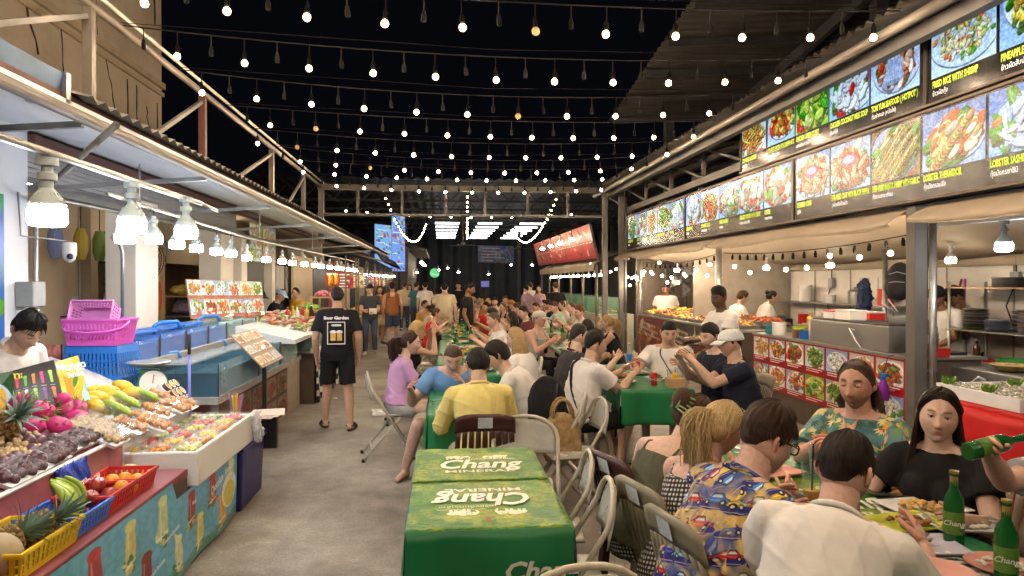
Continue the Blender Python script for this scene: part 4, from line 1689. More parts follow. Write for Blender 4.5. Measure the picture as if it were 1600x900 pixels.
# ------------------------------------------------------------------ lit menu signs over the east kitchens
XS=4.3
SIGNB=mat('black_sign_panel',(.012,.012,.013),rough=.22,var=.1,spec=.5)
LIME=mat('lime_lettering',(.55,.75,.05),rough=.5,var=0,emit=.5,ecol=(.55,.75,.08))
WHITEL=mat('white_lettering',(.8,.8,.8),rough=.5,var=0,emit=.75,ecol=(.85,.88,.9))
MEAST=lambda y, z:face_matrix((XS-.03,y,z),(0,-1,0),(0,0,1),.004)
def py_to_y(px):
 return at(px,300,X=XS).y
fseed=[0]
def dish_image(kind,w=132,h=100,n=170):
 fseed[0]+=1
 g=np.random.default_rng(100+fseed[0])
 p=Pic(w,h)
 food(p,0,0,w,h,kind,g,n)
 if kind=='hotpot':
  p.ell(w*.5,h*.72,w*.2,h*.08,(.55,.6,.68))
  p.poly([(w*.38,h*.25),(w*.62,h*.25),(w*.7,h*.72),(w*.3,h*.72)],(.62,.68,.78))
  for i in range(9):
   p.line(w*(.4+.025*i),h*.28,w*(.33+.042*i),h*.7,1.2,(.82,.86,.92),.7)
  p.ell(w*.5,h*.25,w*.13,h*.09,(.85,.85,.8))
  p.ell(w*.5,h*.25,w*.11,h*.07,(.85,.62,.12))
  p.ell(w*.53,h*.23,w*.05,h*.04,(.85,.2,.1))
 if kind in('mantis','lobster'):
  for k in(-.16,.08,.3)if kind=='mantis' else(.05,):
   for i in range(16):
    t=i/15
    x, y=w*(.2+.55*t+k*.6), h*(.9-.72*t+k*.5)
    r=w*(.07 if kind=='mantis' else.15)*(1-.5*t)
    c=(.80+.1*math.sin(i),.66,.34)if kind=='mantis' else(.92,.74+.1*math.sin(i*2),.45)
    p.ell(x,y+2,r*1.1,r*.6,tuple(q*.6 for q in c),-.7)
    p.ell(x,y,r,r*.52,c,-.7)
    p.ell(x-1,y-1,r*.5,r*.15,(.97,.9,.7),-.7)
 if kind=='crab':
  p.ell(w*.48,h*.4,w*.2,h*.16,(.72,.38,.4))
  p.ell(w*.47,h*.37,w*.15,h*.09,(.85,.66,.72))
 p.noise(.22,3,g)
 p.noise(.13,1.3,g)
 a=p.a
 p.a=np.clip((a-.5)*1.2+.47,0,1)
 gr=p.a.mean(-1,keepdims=True)
 p.a=(gr+(p.a-gr)*1.05)*np.array((.88,.96,1.08))
 return p.image('dish_print')
def menu_sign(label,y0,y1,z0,z1,photos):
 s=thing('menu_sign',label,'sign',(XS,(y0+y1)/2,z0),0,'lit menu signs over the east kitchens')
 w=MB()
 w.box(XS-.03,XS+.08,y1,y0,z0,z1)
 w.build('panel',SIGNB,s)
 w=MB()
 for z in(z0-.012,z1-.012):
  w.box(XS-.045,XS+.085,y1-.012,y0+.012,z,z+.024)
 for y in(y1-.012,y0-.012):
  w.box(XS-.044,XS+.084,y,y+.024,z0+.012,z1-.012)
 w.build('frame',mat('sign_frame',(.09,.07,.055),rough=.4,metal=.6,var=.2),s)
 for(pa,pb,kind,en,th)in photos:
  ya, yb=py_to_y(pa), py_to_y(pb)
  zt, zb=(z1-.035,z0+.235)if z0<3 else(z1-.045,z0+.215)
  w=MB()
  w.board((XS-.034,ya,zb),(XS-.034,yb,zb),(XS-.034,yb,zt),(XS-.034,ya,zt),.006)
  w.build('dish_photo',img_mat('print_%d'%fseed[0],dish_image(kind),rough=.25,emit=.8),s)
  if en:
   wd=ya-yb
   lettering(en,face_matrix((XS-.03,ya-.012,zb-.058),(0,-1,0),(0,0,1),.004),.080,LIME,s,width=wd*.97,sx=.58,bold=.003,align='LEFT')
   lettering(th,face_matrix((XS-.03,ya-.015,zb-.135),(0,-1,0),(0,0,1),.004),.058,WHITEL,s,width=wd*.8,sx=.85,align='LEFT',res=1)
 return s
menu_sign('lower lit menu sign ending with lobster dishes nearest the camera',py_to_y(1244),3.3,2.455,3.225,[(1249,1300,'crab','STEAMED CRAB','ปูนึ่ง'),(1303,1364,'crab','STIR-FRIED CRAB WITH BLACK PEPPER','ปูผัดพริกไทยดำ'),(1367,1443,'mantis','DEEP-FRIED MANTIS SHRIMP WITH GARLIC','กั้งทอดกระเทียม'),(1447,1545,'lobster','LOBSTER THERMIDOR','กุ้งมังกรอบชีส'),(1551,1680,'sashimi','LOBSTER SASHIMI','กุ้งมังกรซาชิมิ')])
menu_sign('lower lit menu sign of shellfish dishes before the cashew and curry photos',py_to_y(1073.5),py_to_y(1242.5),2.455,3.225,[(1075,1098,'soup','STEAMED FISH','ปลานึ่ง'),(1099,1126,'prawn','STIR-FRIED SQUID','ปลาหมึกผัด'),(1127,1158,'shell','BAKED MUSSELS','หอยอบ'),(1159,1196,'shell','GRILLED OYSTER WITH CHEESE','หอยนางรมอบชีส'),(1198,1240,'shell','OYSTER','หอยนางรม')])
menu_sign('farthest lower lit menu sign with five small dish photos',py_to_y(982),py_to_y(1072.5),2.455,3.225,[(984,997,'veg','MORNING GLORY','ผักบุ้ง'),(998,1012,'shell','CLAMS','หอยลาย'),(1013,1029,'noodle','PAD THAI','ผัดไทย'),(1030,1049,'veg','MIXED VEGETABLES','ผัดผัก'),(1050,1071,'soup','SEA BASS','ปลากะพง')])
menu_sign('upper lit menu sign with hotpot, soup and curry photos',py_to_y(1160.5),py_to_y(1450),3.27,4.06,[(1163,1200,'noodle','STIR-FRIED NOODLES','ผัดซีอิ๊ว'),(1203,1245,'cashew','STIR-FRIED CHICKEN WITH CASHEW NUTS','ไก่ผัดเม็ดมะม่วง'),(1247,1298,'curry','CHICKEN GREEN CURRY','แกงเขียวหวานไก่'),(1300,1362,'soup','CHICKEN COCONUT MILK SOUP','ต้มข่าไก่'),(1365,1441,'hotpot','TOM YUM SEAFOOD ( HOTPOT )','ต้มยำทะเล (หม้อไฟ)')])
menu_sign('upper lit menu sign starting with fried rice with shrimp',py_to_y(1452),3.3,3.27,4.06,[(1460,1561,'rice','FRIED RICE WITH SHRIMP','ข้าวผัดกุ้ง'),(1567,1700,'pine','PINEAPPLE FRIED RICE','ข้าวผัดสับปะรด')])
sf=thing('sign_gantry','dark steel rails and posts holding the lit menu signs','frame',(4.4,10,0))
w=MB()
w.box(4.39,4.45,3.0,16.6,2.36,2.43)
w.build('rail',GREYST,sf)
w=MB()
w.box(4.39,4.45,3.0,16.6,3.232,3.262)
w.build('rail',DARKST,sf)
w=MB()
w.box(4.39,4.45,3.0,16.6,4.085,4.12)
w.build('rail',GREYST,sf)
for y in(6.0,8.3,12.0,14.3,16.5):
 w=MB()
 w.box(4.46,4.53,y-.03,y+.03,2.3,3.36)
 w.build('upright',GREYST,sf)
# ------------------------------------------------------------------ east kitchen: posts, awnings, walls
def post(label,x,y,h,r=.045,square=False,m=STEEL):
 p=thing('steel_post',label,'post',(x,y,0))
 w=MB()
 if square:
  w.box(x-r,x+r,y-r,y+r,0,h)
  w.build('shaft',m,p,bevel=.006)
  w=MB()
  w.tube([(x+.09,y-.09,0),(x+.09,y-.09,h-.15)],.032,10)
  w.build('pipe',STEEL,p,180)
  w=MB()
  w.box(x-r*1.6,x+r*1.6,y-r*1.6,y+r*1.6,0.002,.014)
  w.build('base_plate',DARKST,p)
  w=MB()
  w.lathe([(.034,0),(.04,0),(.04,.03),(.034,.03)],12,(x+.09,y-.09,.9))
  w.build('collar',STEEL,p)
 else:
  w.tube([(x,y,0),(x,y,h)],r,10)
  w.build('shaft',m,p,180)
  w=MB()
  w.lathe([(r,0),(r*1.25,.002),(r*1.25,.04),(r,.045)],10,(x,y,1.3))
  w.build('collar',m,p)
 return p
post('thick grey square post with pipe between the two near kitchens',4.33,6.1,2.4,.065,True,GREYST)
post('steel post before the food trays and the two kitchen helpers',4.36,10.85,2.4,.05)
post('slim steel post beside the standing fan',4.36,15.3,2.4,.05)
post('grey square post at the end of the long menu sign',4.3,16.75,3.9,.06,True,GREYST)
def awning(label,y0,y1,drop=.19):
 a=thing('awning',label,'awning',(4.2,(y0+y1)/2,2.2),0,'beige awnings under the menu signs')
 w=MB()
 L=y1-y0
 def f(u,v):
  y=y0+L*u
  sagz=.012*math.sin(u*math.pi*3.0+.4)+.01*math.cos(u*9)
  pinch=.03*(abs(2*u-1)**8)
  x=4.36-.25*math.sin(v*math.pi*.62)+.012*math.sin(u*60+v*5)*v
  z=2.41-(drop+sagz*v)*v-.03*math.sin(v*math.pi)+pinch*v
  return(x,y,z)
 w.grid(f,60,8)
 w.build('cloth',TARP,a,180,solid=.004)
 w=MB()
 w.tube([f(i/30,1.0)for i in range(31)],.012,6)
 w.build('hem',TARP,a,180)
 return a
awning('beige tarpaulin awning nearest the camera above the single bright lamp',2.2,5.96)
awning('long beige tarpaulin awning between the square post and the steel post',6.2,10.8)
awning('beige tarpaulin awning farther along with scalloped shadowy edge',10.9,15.25)
awning('short beige tarpaulin awning at the far end of the menu sign',15.35,16.7)
kb=thing('kitchen_building','white walled open kitchen with beige tarpaulin ceiling behind the counters','building',(6.2,9,0))
w=MB()
w.box(6.3,6.45,1.5,17.0,0,2.6)
w.build('wall',mat('white_panel_wall',(.78,.75,.69),rough=.6,var=.06,vs=1.3,dirt=.35,dirtcol=(.38,.3,.22),dirts=2.2),kb)
w=MB()
for i in range(14):
 y=2+i*1.05
 w.box(6.285,6.299,y,y+.012,0,2.3)
w.build('wall_joint',mat('wall_joint',(.4,.36,.3),rough=.7,var=.1),kb)
w=MB()
w.grid(lambda u,v:(4.42+1.87*u,1.5+15.3*v,2.43-.42*u-.05*math.sin(u*3.14)+.02*math.sin(v*40)),8,60)
w.build('ceiling_cloth',TARP,kb,180,solid=.004)
w=MB()
w.grid(lambda u,v:(6.27+.012*math.sin(v*50),1.5+15.3*v,2.02-.12*u),2,60)
w.build('ceiling_hem',TARP,kb,180,solid=.004)
w=MB()
w.box(4.5,6.29,12.3,12.38,0,2.1)
w.build('partition',mat('grey_partition',(.36,.32,.27),rough=.7,var=.12),kb)
w=MB()
w.box(4.7,6.25,16.8,16.9,0,2.3)
w.build('end_wall',mat('dark_partition',(.12,.1,.085),rough=.7,var=.2),kb)
led_lamp('single bright white lamp under the nearest beige awning',(4.55,5.35,2.06),.95,False,None)
hb=thing('lamp_bar','thin white bar holding the single lamp under the awning','pipe',(4.5,4.5,2.2))
w=MB()
w.tube([(4.42,5.95,2.225),(4.62,4.9,2.225),(4.9,3.4,2.225)],.014,8)
w.build('bar',WHITEP,hb,180)
string('warm bulbs looped under the long awning beside the square post',(4.4,6.2,2.17),(4.42,10.8,2.17),.07,.27,(),every=1,drop=.015,group='bulb strings under the awnings',wire=False)
string('warm bulbs looped under the awning over the food trays',(4.4,10.95,2.17),(4.42,15.2,2.15),.09,.32,(),every=1,drop=.015,group='bulb strings under the awnings',wire=False)
string('short warm bulb string over the drinks beside the fan',(4.5,15.3,2.05),(4.6,16.6,2.0),.03,.22,(),every=1,drop=.015,group='bulb strings under the awnings',wire=False)
for lab, p in(('bright warm lamp hanging before the standing fan',(4.75,14.0,2.0)),('bright warm lamp hanging over the fried food trays',(4.75,12.9,2.0))):
 led_lamp(lab,p,.8,True,None,False)
# ------------------------------------------------------------------ red menu counter
def atlas(cols,rows,kinds,cw,ch,bgc,seed,pad=4,cap=0,capcol=(1,1,1),n=46):
 g=np.random.default_rng(seed)
 p=Pic(cols*cw,rows*ch,bgc)
 for r in range(rows):
  for c in range(cols):
   x, y=c*cw+pad, r*ch+pad
   food(p,x,y,cw-2*pad,ch-2*pad-cap,kinds[(r*cols+c)%len(kinds)],g,n)
   if cap:
    for k in range(2):
     xx=x+6
     while xx<x+cw*(.82-.2*k)-pad:
      l=g.uniform(3,9)
      p.line(xx,y+ch-2*pad-cap*(.72-.4*k),xx+l,y+ch-2*pad-cap*(.72-.4*k),cap*.2,capcol,.9)
      xx+=l+3
 p.noise(.15,2.2,g)
 return p
kc=thing('menu_counter','kitchen counter faced with a red banner of fourteen dish photos','counter',(4.5,7.8,0))
RB=atlas(7,2,['noodle','cashew','meat','veg','soup','prawn','meat','shell','prawn','crab','curry','veg','noodle','soup'],96,92,(.62,.05,.07),31,4,17,n=70).image('red_banner_print')
w=MB()
w.board((4.30,9.45,.30),(4.30,6.22,.30),(4.30,6.22,.985),(4.30,9.45,.985),.012)
w.build('menu_banner',img_mat('red_banner',RB,rough=.35,coat=.2),kc)
REDF=mat('red_frame',(.40,.03,.035),rough=.45,var=.15)
w=MB()
w.box(4.285,4.32,6.18,6.215,.27,1.0)
w.build('frame',REDF,kc)
w=MB()
w.box(4.315,5.05,6.2,9.5,.0,.985)
w.build('cabinet',mat('dim_cabinet',(.10,.075,.055),rough=.7,var=.2),kc)
w=MB()
w.box(4.312,5.1,6.18,9.52,.987,1.012)
w.build('worktop',INOX,kc)
fc=thing('food_counter','long counter of fried food trays faced with dark food posters','counter',(4.5,13,0))
w=MB()
w.box(4.31,5.2,9.9,15.2,0,.98)
w.build('cabinet',mat('dim_cabinet',(.1,.08,.06)),fc)
w=MB()
w.box(4.28,5.25,9.86,15.24,.982,1.01)
w.build('worktop',INOX,fc)
pg=np.random.default_rng(8)
for i, (y0,y1,c,kinds,nm)in enumerate(((9.9,11.35,(.72,.55,.12),None,'yellow'),(11.4,13.2,(.16,.15,.13),['meat','crab','prawn'],'dark'),(13.25,15.2,(.45,.18,.15),['meat','noodle'],'pink'))):
 p=Pic(260,150,c)
 if kinds is None:
  p.ell(55,45,30,30,(.75,.1,.08))
  p.rect(36,38,74,52,(.9,.85,.8))
  for k in range(4):
   xx=100
   while xx<235:
    l=pg.uniform(6,20)
    p.line(xx,28+k*22,xx+l,28+k*22,8,(.5,.07,.05))
    xx+=l+9
 else:
  for k in range(46):
   kk=pg.integers(3)
   cc=[(.62,.4,.18),(.8,.68,.42),(.35,.28,.2),(.75,.25,.2),(.85,.8,.75)][pg.integers(5)]
   p.ell(pg.uniform(0,260),pg.uniform(20,150),pg.uniform(8,34),pg.uniform(4,14),cc,pg.uniform(0,3),.85)
  for k in range(3):
   p.line(30+20*k,18+20*k,170+20*k,30+20*k,8,(.8,.78,.7),.7)
 p.noise(.2,3,pg)
 w=MB()
 w.board((4.275,y1,.12),(4.275,y0,.12),(4.275,y0,.97),(4.275,y1,.97),.01)
 w.build('poster',img_mat('counter_poster_%d'%i,p.image('counter_print'),rough=.4,coat=.3),fc)
FRY=[mat('fried_orange',(.60,.24,.05),rough=.45,var=.3,vs=20),mat('fried_gold',(.58,.36,.10),rough=.5,var=.3,vs=20),mat('fried_brown',(.30,.13,.04),rough=.45,var=.3,vs=20),mat('corn_yellow',(.72,.52,.10),rough=.5,var=.2,vs=20),mat('fresh_green',(.12,.30,.06),rough=.5,var=.3,vs=20),mat('prawn_red',(.55,.13,.05),rough=.4,var=.3,vs=20)]
g=np.random.default_rng(17)
def heap(w,x0,x1,y0,y1,z,h,n,s):
 for i in range(n):
  u, v=g.uniform(-1,1), g.uniform(-1,1)
  zz=z+h*(1-max(abs(u),abs(v))**2)*g.uniform(.5,1)
  a=s*g.uniform(.6,1.3)
  w.ball(((x0+x1)/2+u*(x1-x0)*.46,(y0+y1)/2+v*(y1-y0)*.46,zz),(a*1.5,a*.7,a*.6),6,4,rot3(g.uniform(-.6,.6),g.uniform(-.6,.6),g.uniform(0,3)))
TRAYL=['golden fried squid','orange grilled prawns','brown grilled skewers','fried spring rolls','orange fried chicken','brown sausages','yellow corn cobs']
for i in range(7):
 for j in range(2):
  y0, x0=10.2+i*.7, 4.34+j*.44
  mi=[1,5,2,1,0,2,3][(i+j)%7]
  t=thing('food_tray','%s, %s row, %s tray from the near end of the food counter'%(TRAYL[(i+j)%7],['front','back'][j],['first','second','third','fourth','fifth','sixth','seventh'][i]),'food tray',(x0,y0,1.01),0,'food trays on the far counter')
  w=MB()
  zb=1.012+j*.05
  w.box(x0,x0+.4,y0,y0+.62,zb,zb+.05,.94)
  w.build('tray',INOX,t)
  w=MB()
  heap(w,x0,x0+.4,y0,y0+.62,zb+.045,.08,60,.032)
  tag(w.build('fried_food',FRY[mi],t,180),None,None,None,'stuff')
for i, y in enumerate((12.2,12.35,13.3,13.45,13.6,13.9)):
 t=tag(MB().lathe([(.045,0),(.05,.002),(.05,.16),(.052,.165),(.052,.2),(.02,.215)],12,(5.1,y,1.012)).build('jar',[YELP,YELP,PAPER,FRY[3],FRY[4],PAPER][i],None,40),['tall yellow canister nearer the steel post','tall yellow canister beside its twin','white sauce jar nearest the yellow canisters','yellow pickle jar on the food counter back','green herb jar on the food counter back','white jar farthest along the food counter'][i],'jar','jars on the food counter')
# ------------------------------------------------------------------ kitchen goods
sb=thing('steel_worktop_box','boxy stainless steel griddle unit on the red menu counter','griddle',(4.6,7.2,1.01))
w=MB()
w.box(4.42,4.95,6.65,8.15,1.014,1.27)
w.build('body',INOX,sb,bevel=.006)
w=MB()
w.box(4.44,4.93,6.67,8.13,1.272,1.285)
w.build('plate',DARKST,sb)
w=MB()
w.tube([(4.40,7.2,1.2),(4.37,7.25,1.22),(4.36,7.12,1.1),(4.38,7.0,.98)],.008,6)
w.build('cable',WHITEP,sb,180)
def pot(label,x,y,z,r,h,m=INOX,lid=True,handle=True,name='cooking_pot',cat='pot'):
 t=thing(name,label,cat,(x,y,z))
 w=MB()
 w.lathe([(r*.96,0),(r,.01),(r,h),(r*1.04,h+.004),(r*1.04,h+.012),(r*.96,h+.012),(r*.94,.02)],20,(x,y,z),caps=False)
 w.lathe([(r*.95,.015),(.001,.015)],20,(x,y,z),caps=False)
 w.build('vessel',m,t,40)
 if lid:
  w=MB()
  w.lathe([(r*1.03,h+.013),(r*.9,h+.03),(r*.3,h+.05),(.02,h+.052),(.02,h+.07),(.03,h+.085),(.01,h+.09)],20,(x,y,z))
  w.build('lid',m,t,40)
 if handle:
  for s in(-1,1):
   w=MB()
   w.tube([(x,y+s*r,z+h*.75),(x,y+s*(r+.04),z+h*.8),(x+.05,y+s*(r+.04),z+h*.8),(x+.06,y+s*r,z+h*.75)],.006,6)
   w.build('handle',m,t,180)
 return t
pot('big lidded steel pot at the back of the kitchen counter',4.98,8.75,1.014,.19,.22)
pot('tall steel stockpot beside the sauce bottles',4.62,6.42,1.014,.13,.2,lid=False)
pot('round steel pan on the griddle unit',4.7,6.85,1.287,.12,.06,lid=False)
for lab, x, y, r, h, m in(('blue round plastic tub on the red menu counter',4.45,8.32,.075,.09,BLUEP),('lime green bowl stacked above the blue tubs',4.5,8.55,.085,.13,mat('lime_plastic',(.35,.6,.05),rough=.4)),('pink round basin on the red menu counter',4.62,8.3,.13,.15,mat('rose_plastic',(.6,.12,.2),rough=.4)),('pale tub of sauce on the menu counter end',4.45,9.0,.09,.15,WHITEP),('teal tub on the far end of the menu counter',4.47,9.25,.08,.09,mat('teal_plastic',(.05,.35,.4),rough=.4)),('brown tub between the blue tub and green bowl',4.43,8.48,.06,.1,WOOD),('small yellow tub in front of the big lidded pot',4.6,8.75,.07,.1,YELP)):
 pot(lab,x,y,1.014,r,h,m,False,False,'plastic_tub','tub')
for lab, x, y, z, s, m in(('clear lidded food box with red contents on the griddle',4.6,7.6,1.287,(.2,.3,.1),PAPER),('white food box beside the griddle pan',4.62,7.95,1.287,(.18,.22,.08),WHITEP),('red lidded box behind the griddle',5.0,7.9,1.014,(.2,.35,.34),REDP),('brown cardboard box of orders on the menu counter',4.5,8.2,1.014,(.1,.1,.24),PAPER)):
 w=MB()
 w.cbox((x,y,z+s[2]/2),s)
 t=thing('food_box',lab,'box',(x,y,z))
 w.build('box',m,t,bevel=.008)
 w=MB()
 w.cbox((x,y,z+s[2]+.008),(s[0]*1.04,s[1]*1.03,.016))
 w.build('lid',WHITEP if m is not WHITEP else REDP,t,bevel=.004)
def bottle(label,x,y,z,h,r,m,capm=None,group=None,labelm=None,cat='bottle',rot=None):
 t=thing('bottle',label,cat,(x,y,z),0,group)
 W=WM[t]
 w=MB()
 w.M=W
 w.lathe([(r*.92,0),(r,.006),(r,h*.56),(r*.93,h*.63),(r*.42,h*.76),(r*.38,h*.93),(r*.43,h*.94),(r*.43,h*.97)],16)
 w.build('glass',m,t,50)
 w=MB()
 w.M=W
 w.lathe([(r*.44,h*.965),(r*.46,h*.968),(r*.46,h),(r*.3,h*1.004)],12)
 w.build('cap',capm or REDP,t,40)
 if labelm:
  w=MB()
  w.M=W
  w.lathe([(r*1.012,h*.16),(r*1.012,h*.46)],16,caps=False)
  w.build('label',labelm,t,180)
 if rot:
  t.rotation_euler=rot
 return t
w=MB()
bk=thing('plastic_basket','red plastic basket holding the sauce bottles by the post','basket',(4.55,6.28,1.01))
w.box(4.42,4.72,6.16,6.36,1.014,1.10,.9)
w.build('tray',REDP,bk)
for i, (lab,m,c)in enumerate((('yellow sauce bottle in the red basket',YELP,YELP),('clear sauce bottle with green cap in the basket',mat('oyster_brown',(.2,.1,.05),rough=.2),GREENP),('dark soy bottle with white cap in the basket',mat('soy_brown',(.05,.02,.012),rough=.15),WHITEP),('fish sauce bottle nearest the square post',mat('amber_sauce',(.4,.2,.04),rough=.15),YELP))):
 bottle(lab,4.47+.06*(i%2),6.19+i*.045,1.1,.26,.028,m,c,'sauce bottles in the red basket',PAPER if i!=0 else None)
bc_=thing('back_counter','steel back counter along the white kitchen wall','counter',(6,10,0))
w=MB()
w.box(5.78,6.27,8.6,12.2,0,.95)
w.build('body',INOX,bc_,bevel=.006)
w=MB()
w.box(6.0,6.28,9.0,12.2,1.36,1.385)
w.build('shelf',INOX,bc_)
ORD=['first','second','third','fourth','fifth','sixth','seventh','eighth','ninth','tenth','eleventh','twelfth','thirteenth','fourteenth']
TUBM=[('white',WHITEP),('steel',INOX),('red',REDP),('pale wood',PALEWOOD),('black',BLACK),('yellow',YELP),('teal',mat('teal_plastic',(.05,.35,.4),rough=.4)),('cream',PAPER)]
for i in range(14):
 nm, m=TUBM[(i*5)%8]
 hi=i%3==2
 pot('%s %s on the back kitchen counter, %s from the hanging backpack'%(nm,'jar' if hi else 'tub',ORD[i]),6.12 if hi else 5.95,8.8+i*.24,1.386 if hi else.951,.06+.02*(i%3),.12+.05*(i%4),m,i%4==1,False,'storage_tub','tub')
for i in range(9):
 nm, m=TUBM[(i*3+1)%8]
 x, y, z=4.78+.09*(i%3), 8.1+i*.14, 1.014
 if i%2:
  w=MB()
  w.cbox((x,y,z+.06),(.14,.12,.12))
  t=thing('food_box','%s box among the clutter behind the red banner, %s from the griddle'%(nm,ORD[i]),'box',(x,y,z))
  w.build('box',m,t,bevel=.006)
  w=MB()
  w.cbox((x,y,z+.128),(.15,.13,.014))
  w.build('lid',WHITEP,t)
 else:
  pot('%s tub among the clutter behind the red banner, %s from the griddle'%(nm,ORD[i]),x,y,z,.065,.13,m,False,False,'plastic_tub','tub')
for i in range(5):
 t=thing('ladle','steel ladle hanging on the kitchen wall, %s from the inner pole'%ORD[i],'ladle',(6.25,9.2+.22*i,1.5))
 w=MB()
 w.tube([(6.25,9.2+.22*i,1.78),(6.25,9.2+.22*i,1.5)],.007,5)
 w.build('handle',INOX,t)
 w=MB()
 w.ball((6.24,9.2+.22*i,1.47),(.03,.045,.04),8,6)
 w.build('bowl',INOX,t,180)
for i, (y,z)in enumerate(((8.9,1.62),(7.2,1.75),(10.9,1.7))):
 t=thing('wall_socket','%s grey socket box with dangling cable on the white kitchen wall'%['nearest','middle','farthest'][(1,0,2)[i]],'socket',(6.28,y,z))
 w=MB()
 w.box(6.24,6.284,y-.06,y+.06,z-.08,z+.08)
 w.build('case',mat('meter_grey',(.35,.36,.36)),t,bevel=.006)
 w=MB()
 w.tube([(6.25,y,z-.08),(6.24,y+.1,z-.3),(6.25,y+.02,z-.5),(6.2,y-.1,z-.62)],.008,5)
 w.tube([(6.27,y,z+.08),(6.27,y,2.05)],.008,5)
 w.build('cable',BLACKR,t,180)
ip=thing('steel_post','inner pole with hanging backpack, jackets and hose','post',(5.5,8.1,0))
w=MB()
w.tube([(5.5,8.35,0),(5.5,8.35,2.2)],.03,8)
w.build('shaft',STEEL,ip,180)
w=MB()
w.tube([(5.47,8.3,1.75),(5.3,8.1,1.45),(5.38,7.9,1.35),(5.45,8.2,1.5),(5.44,8.2,1.2)],.012,6)
w.build('hose',mat('grey_hose',(.4,.4,.4),rough=.5),ip,180)
def backpack(label,c,s=1.0,rz=0,m=None):
 t=thing('backpack',label,'backpack',c,rz)
 W=WM[t]
 w=MB()
 w.M=W
 w.ball((0,0,.22*s),(.16*s,.10*s,.24*s),16,12)
 w.ball((0,-.03*s,.14*s),(.17*s,.11*s,.17*s),16,12)
 me=voxel(w,.012,3,.006,4)
 me.transform(W.inverted())
 link('sack',me,m or cloth('black_nylon',(.02,.02,.024)),t,180)
 w=MB()
 w.M=W
 w.ball((0,-.11*s,.13*s),(.12*s,.05*s,.11*s),12,8)
 w.build('pocket',m or cloth('black_nylon',(.02,.02,.024)),t,180)
 for sx in(-1,1):
  w=MB()
  w.M=W
  w.tube([(sx*.09*s,.06,.4*s),(sx*.1*s,.15*s,.33*s),(sx*.1*s,.15*s,.15*s),(sx*.09*s,.08,.05*s)],.015*s,6,flat=(.4,(1,0,0)))
  w.build('strap',BLACKR,t,180)
 w=MB()
 w.M=W
 w.tube([(-.1*s,-.105*s,.3*s),(0,-.135*s,.33*s),(.1*s,-.105*s,.3*s)],.006*s,5)
 w.tube([(-.09*s,-.155*s,.2*s),(0,-.17*s,.21*s),(.09*s,-.155*s,.2*s)],.005*s,5)
 w.build('zip',mat('grey_zip',(.3,.3,.32),rough=.4),t,180)
 return t
backpack('black backpack hanging high on the inner kitchen pole',(5.42,7.95,1.52),.95,R(-45))
hj_=MB()
hj_.ball((5.3,8.45,1.5),(.08,.09,.28),14,10)
hj_.ball((5.28,8.52,1.22),(.06,.12,.26),12,8)
hj_.ball((5.3,8.34,1.1),(.05,.05,.2),12,8)
me=voxel(hj_,.012,2,.03,9,14)
jk=link('jacket',me,cloth('navy',(.02,.03,.07)),None,180)
tag(jk,'dark navy jacket hanging on the inner kitchen pole','jacket')
for i, (lab,c)in enumerate((('magenta mop pole leaning on the kitchen wall',(.45,.06,.3)),('dark red broom pole leaning beside the magenta one',(.3,.05,.08)))):
 t=thing('mop',lab,'mop',(6.2,7.9,0))
 w=MB()
 w.tube([(6.05,7.75+i*.3,.75),(6.26,7.95+i*.06,1.75)],.014,6)
 w.build('pole',mat('pole_%d'%i,c,rough=.4),t,180)
 w=MB()
 w.box(6.0,6.12,7.62+i*.3,7.88+i*.3,.62,.76)
 w.build('head',PAPER,t)
cb_=tag(MB().lathe([(.16,0),(.2,.3),(.21,.3),(.17,.0)],16,(5.6,8.8,.95)).build('bucket',mat('lime_plastic',(.35,.6,.05)),None,40),'lime green bucket at the back of the kitchen','bucket')
rk=thing('plate_rack','steel rack with stacked plates, pans and boxes in the near kitchen','rack',(6.0,6.8,0))
for y in(7.55,6.1,4.9):
 for x in(5.75,6.2):
  w=MB()
  w.tube([(x,y,0),(x,y,1.72)],.016,8)
  w.build('leg',INOX,rk,180)
for z in(.75,1.19,1.66):
 w=MB()
 w.box(5.72,6.23,4.88,7.57,z-.015,z)
 w.build('shelf',PALEWOOD if z>1.5 else INOX,rk)
PL=[mat('dark_plate',(.07,.08,.09),rough=.3),mat('pale_blue_plate',(.42,.45,.6),rough=.3),mat('rose_plate',(.62,.38,.36),rough=.3),mat('cream_plate',(.66,.63,.55),rough=.3),mat('green_plate',(.3,.42,.1),rough=.3)]
for k, (y,n,seq,lab)in enumerate(((7.3,15,(0,3,0,0,3),'tall stack of dark and cream plates on the rack'),(6.98,8,(1,),'stack of pale blue plates on the rack'),(6.86,15,(0,0,3),'stack of dark plates behind the pale blue ones'),(6.55,14,(1,2,3),'stack of pink and white plates by the frame edge'),(6.2,13,(2,3),'farther right stack of rose plates on the rack'))):
 x=5.88 if k!=2 else 6.08
 t=thing('plate_pile',lab,'plates',(x,y,1.19))
 for i in range(n):
  w=MB()
  z=1.192+i*.0155
  w.lathe([(.08,0),(.125,.010),(.13,.013),(.09,.006),(.01,.005)],16,(x+rnd.uniform(-.004,.004),y+rnd.uniform(-.004,.004),z))
  w.build('plate',PL[seq[i%len(seq)]]if i>1 else PL[4 if k==0 else seq[0]],t,40)
pot('black wok on top of the steel plate rack',5.95,6.9,1.663,.17,.09,DARKST,False,True,'wok','pan')
pot('steel pan beside the black wok on the rack',5.95,6.45,1.663,.14,.12,INOX,True)
pot('green plastic basin on the lower rack shelf',5.92,6.75,.752,.2,.15,GREENP,False,False,'basin','basin')
pot('red plastic basin beside the green basin',5.92,7.25,.752,.13,.1,REDP,False,False,'basin','basin')
bottle('brown sauce bottle on the lower rack shelf',5.85,7.25,.86,.22,.035,mat('soy_brown',(.05,.02,.012)),WHITEP)
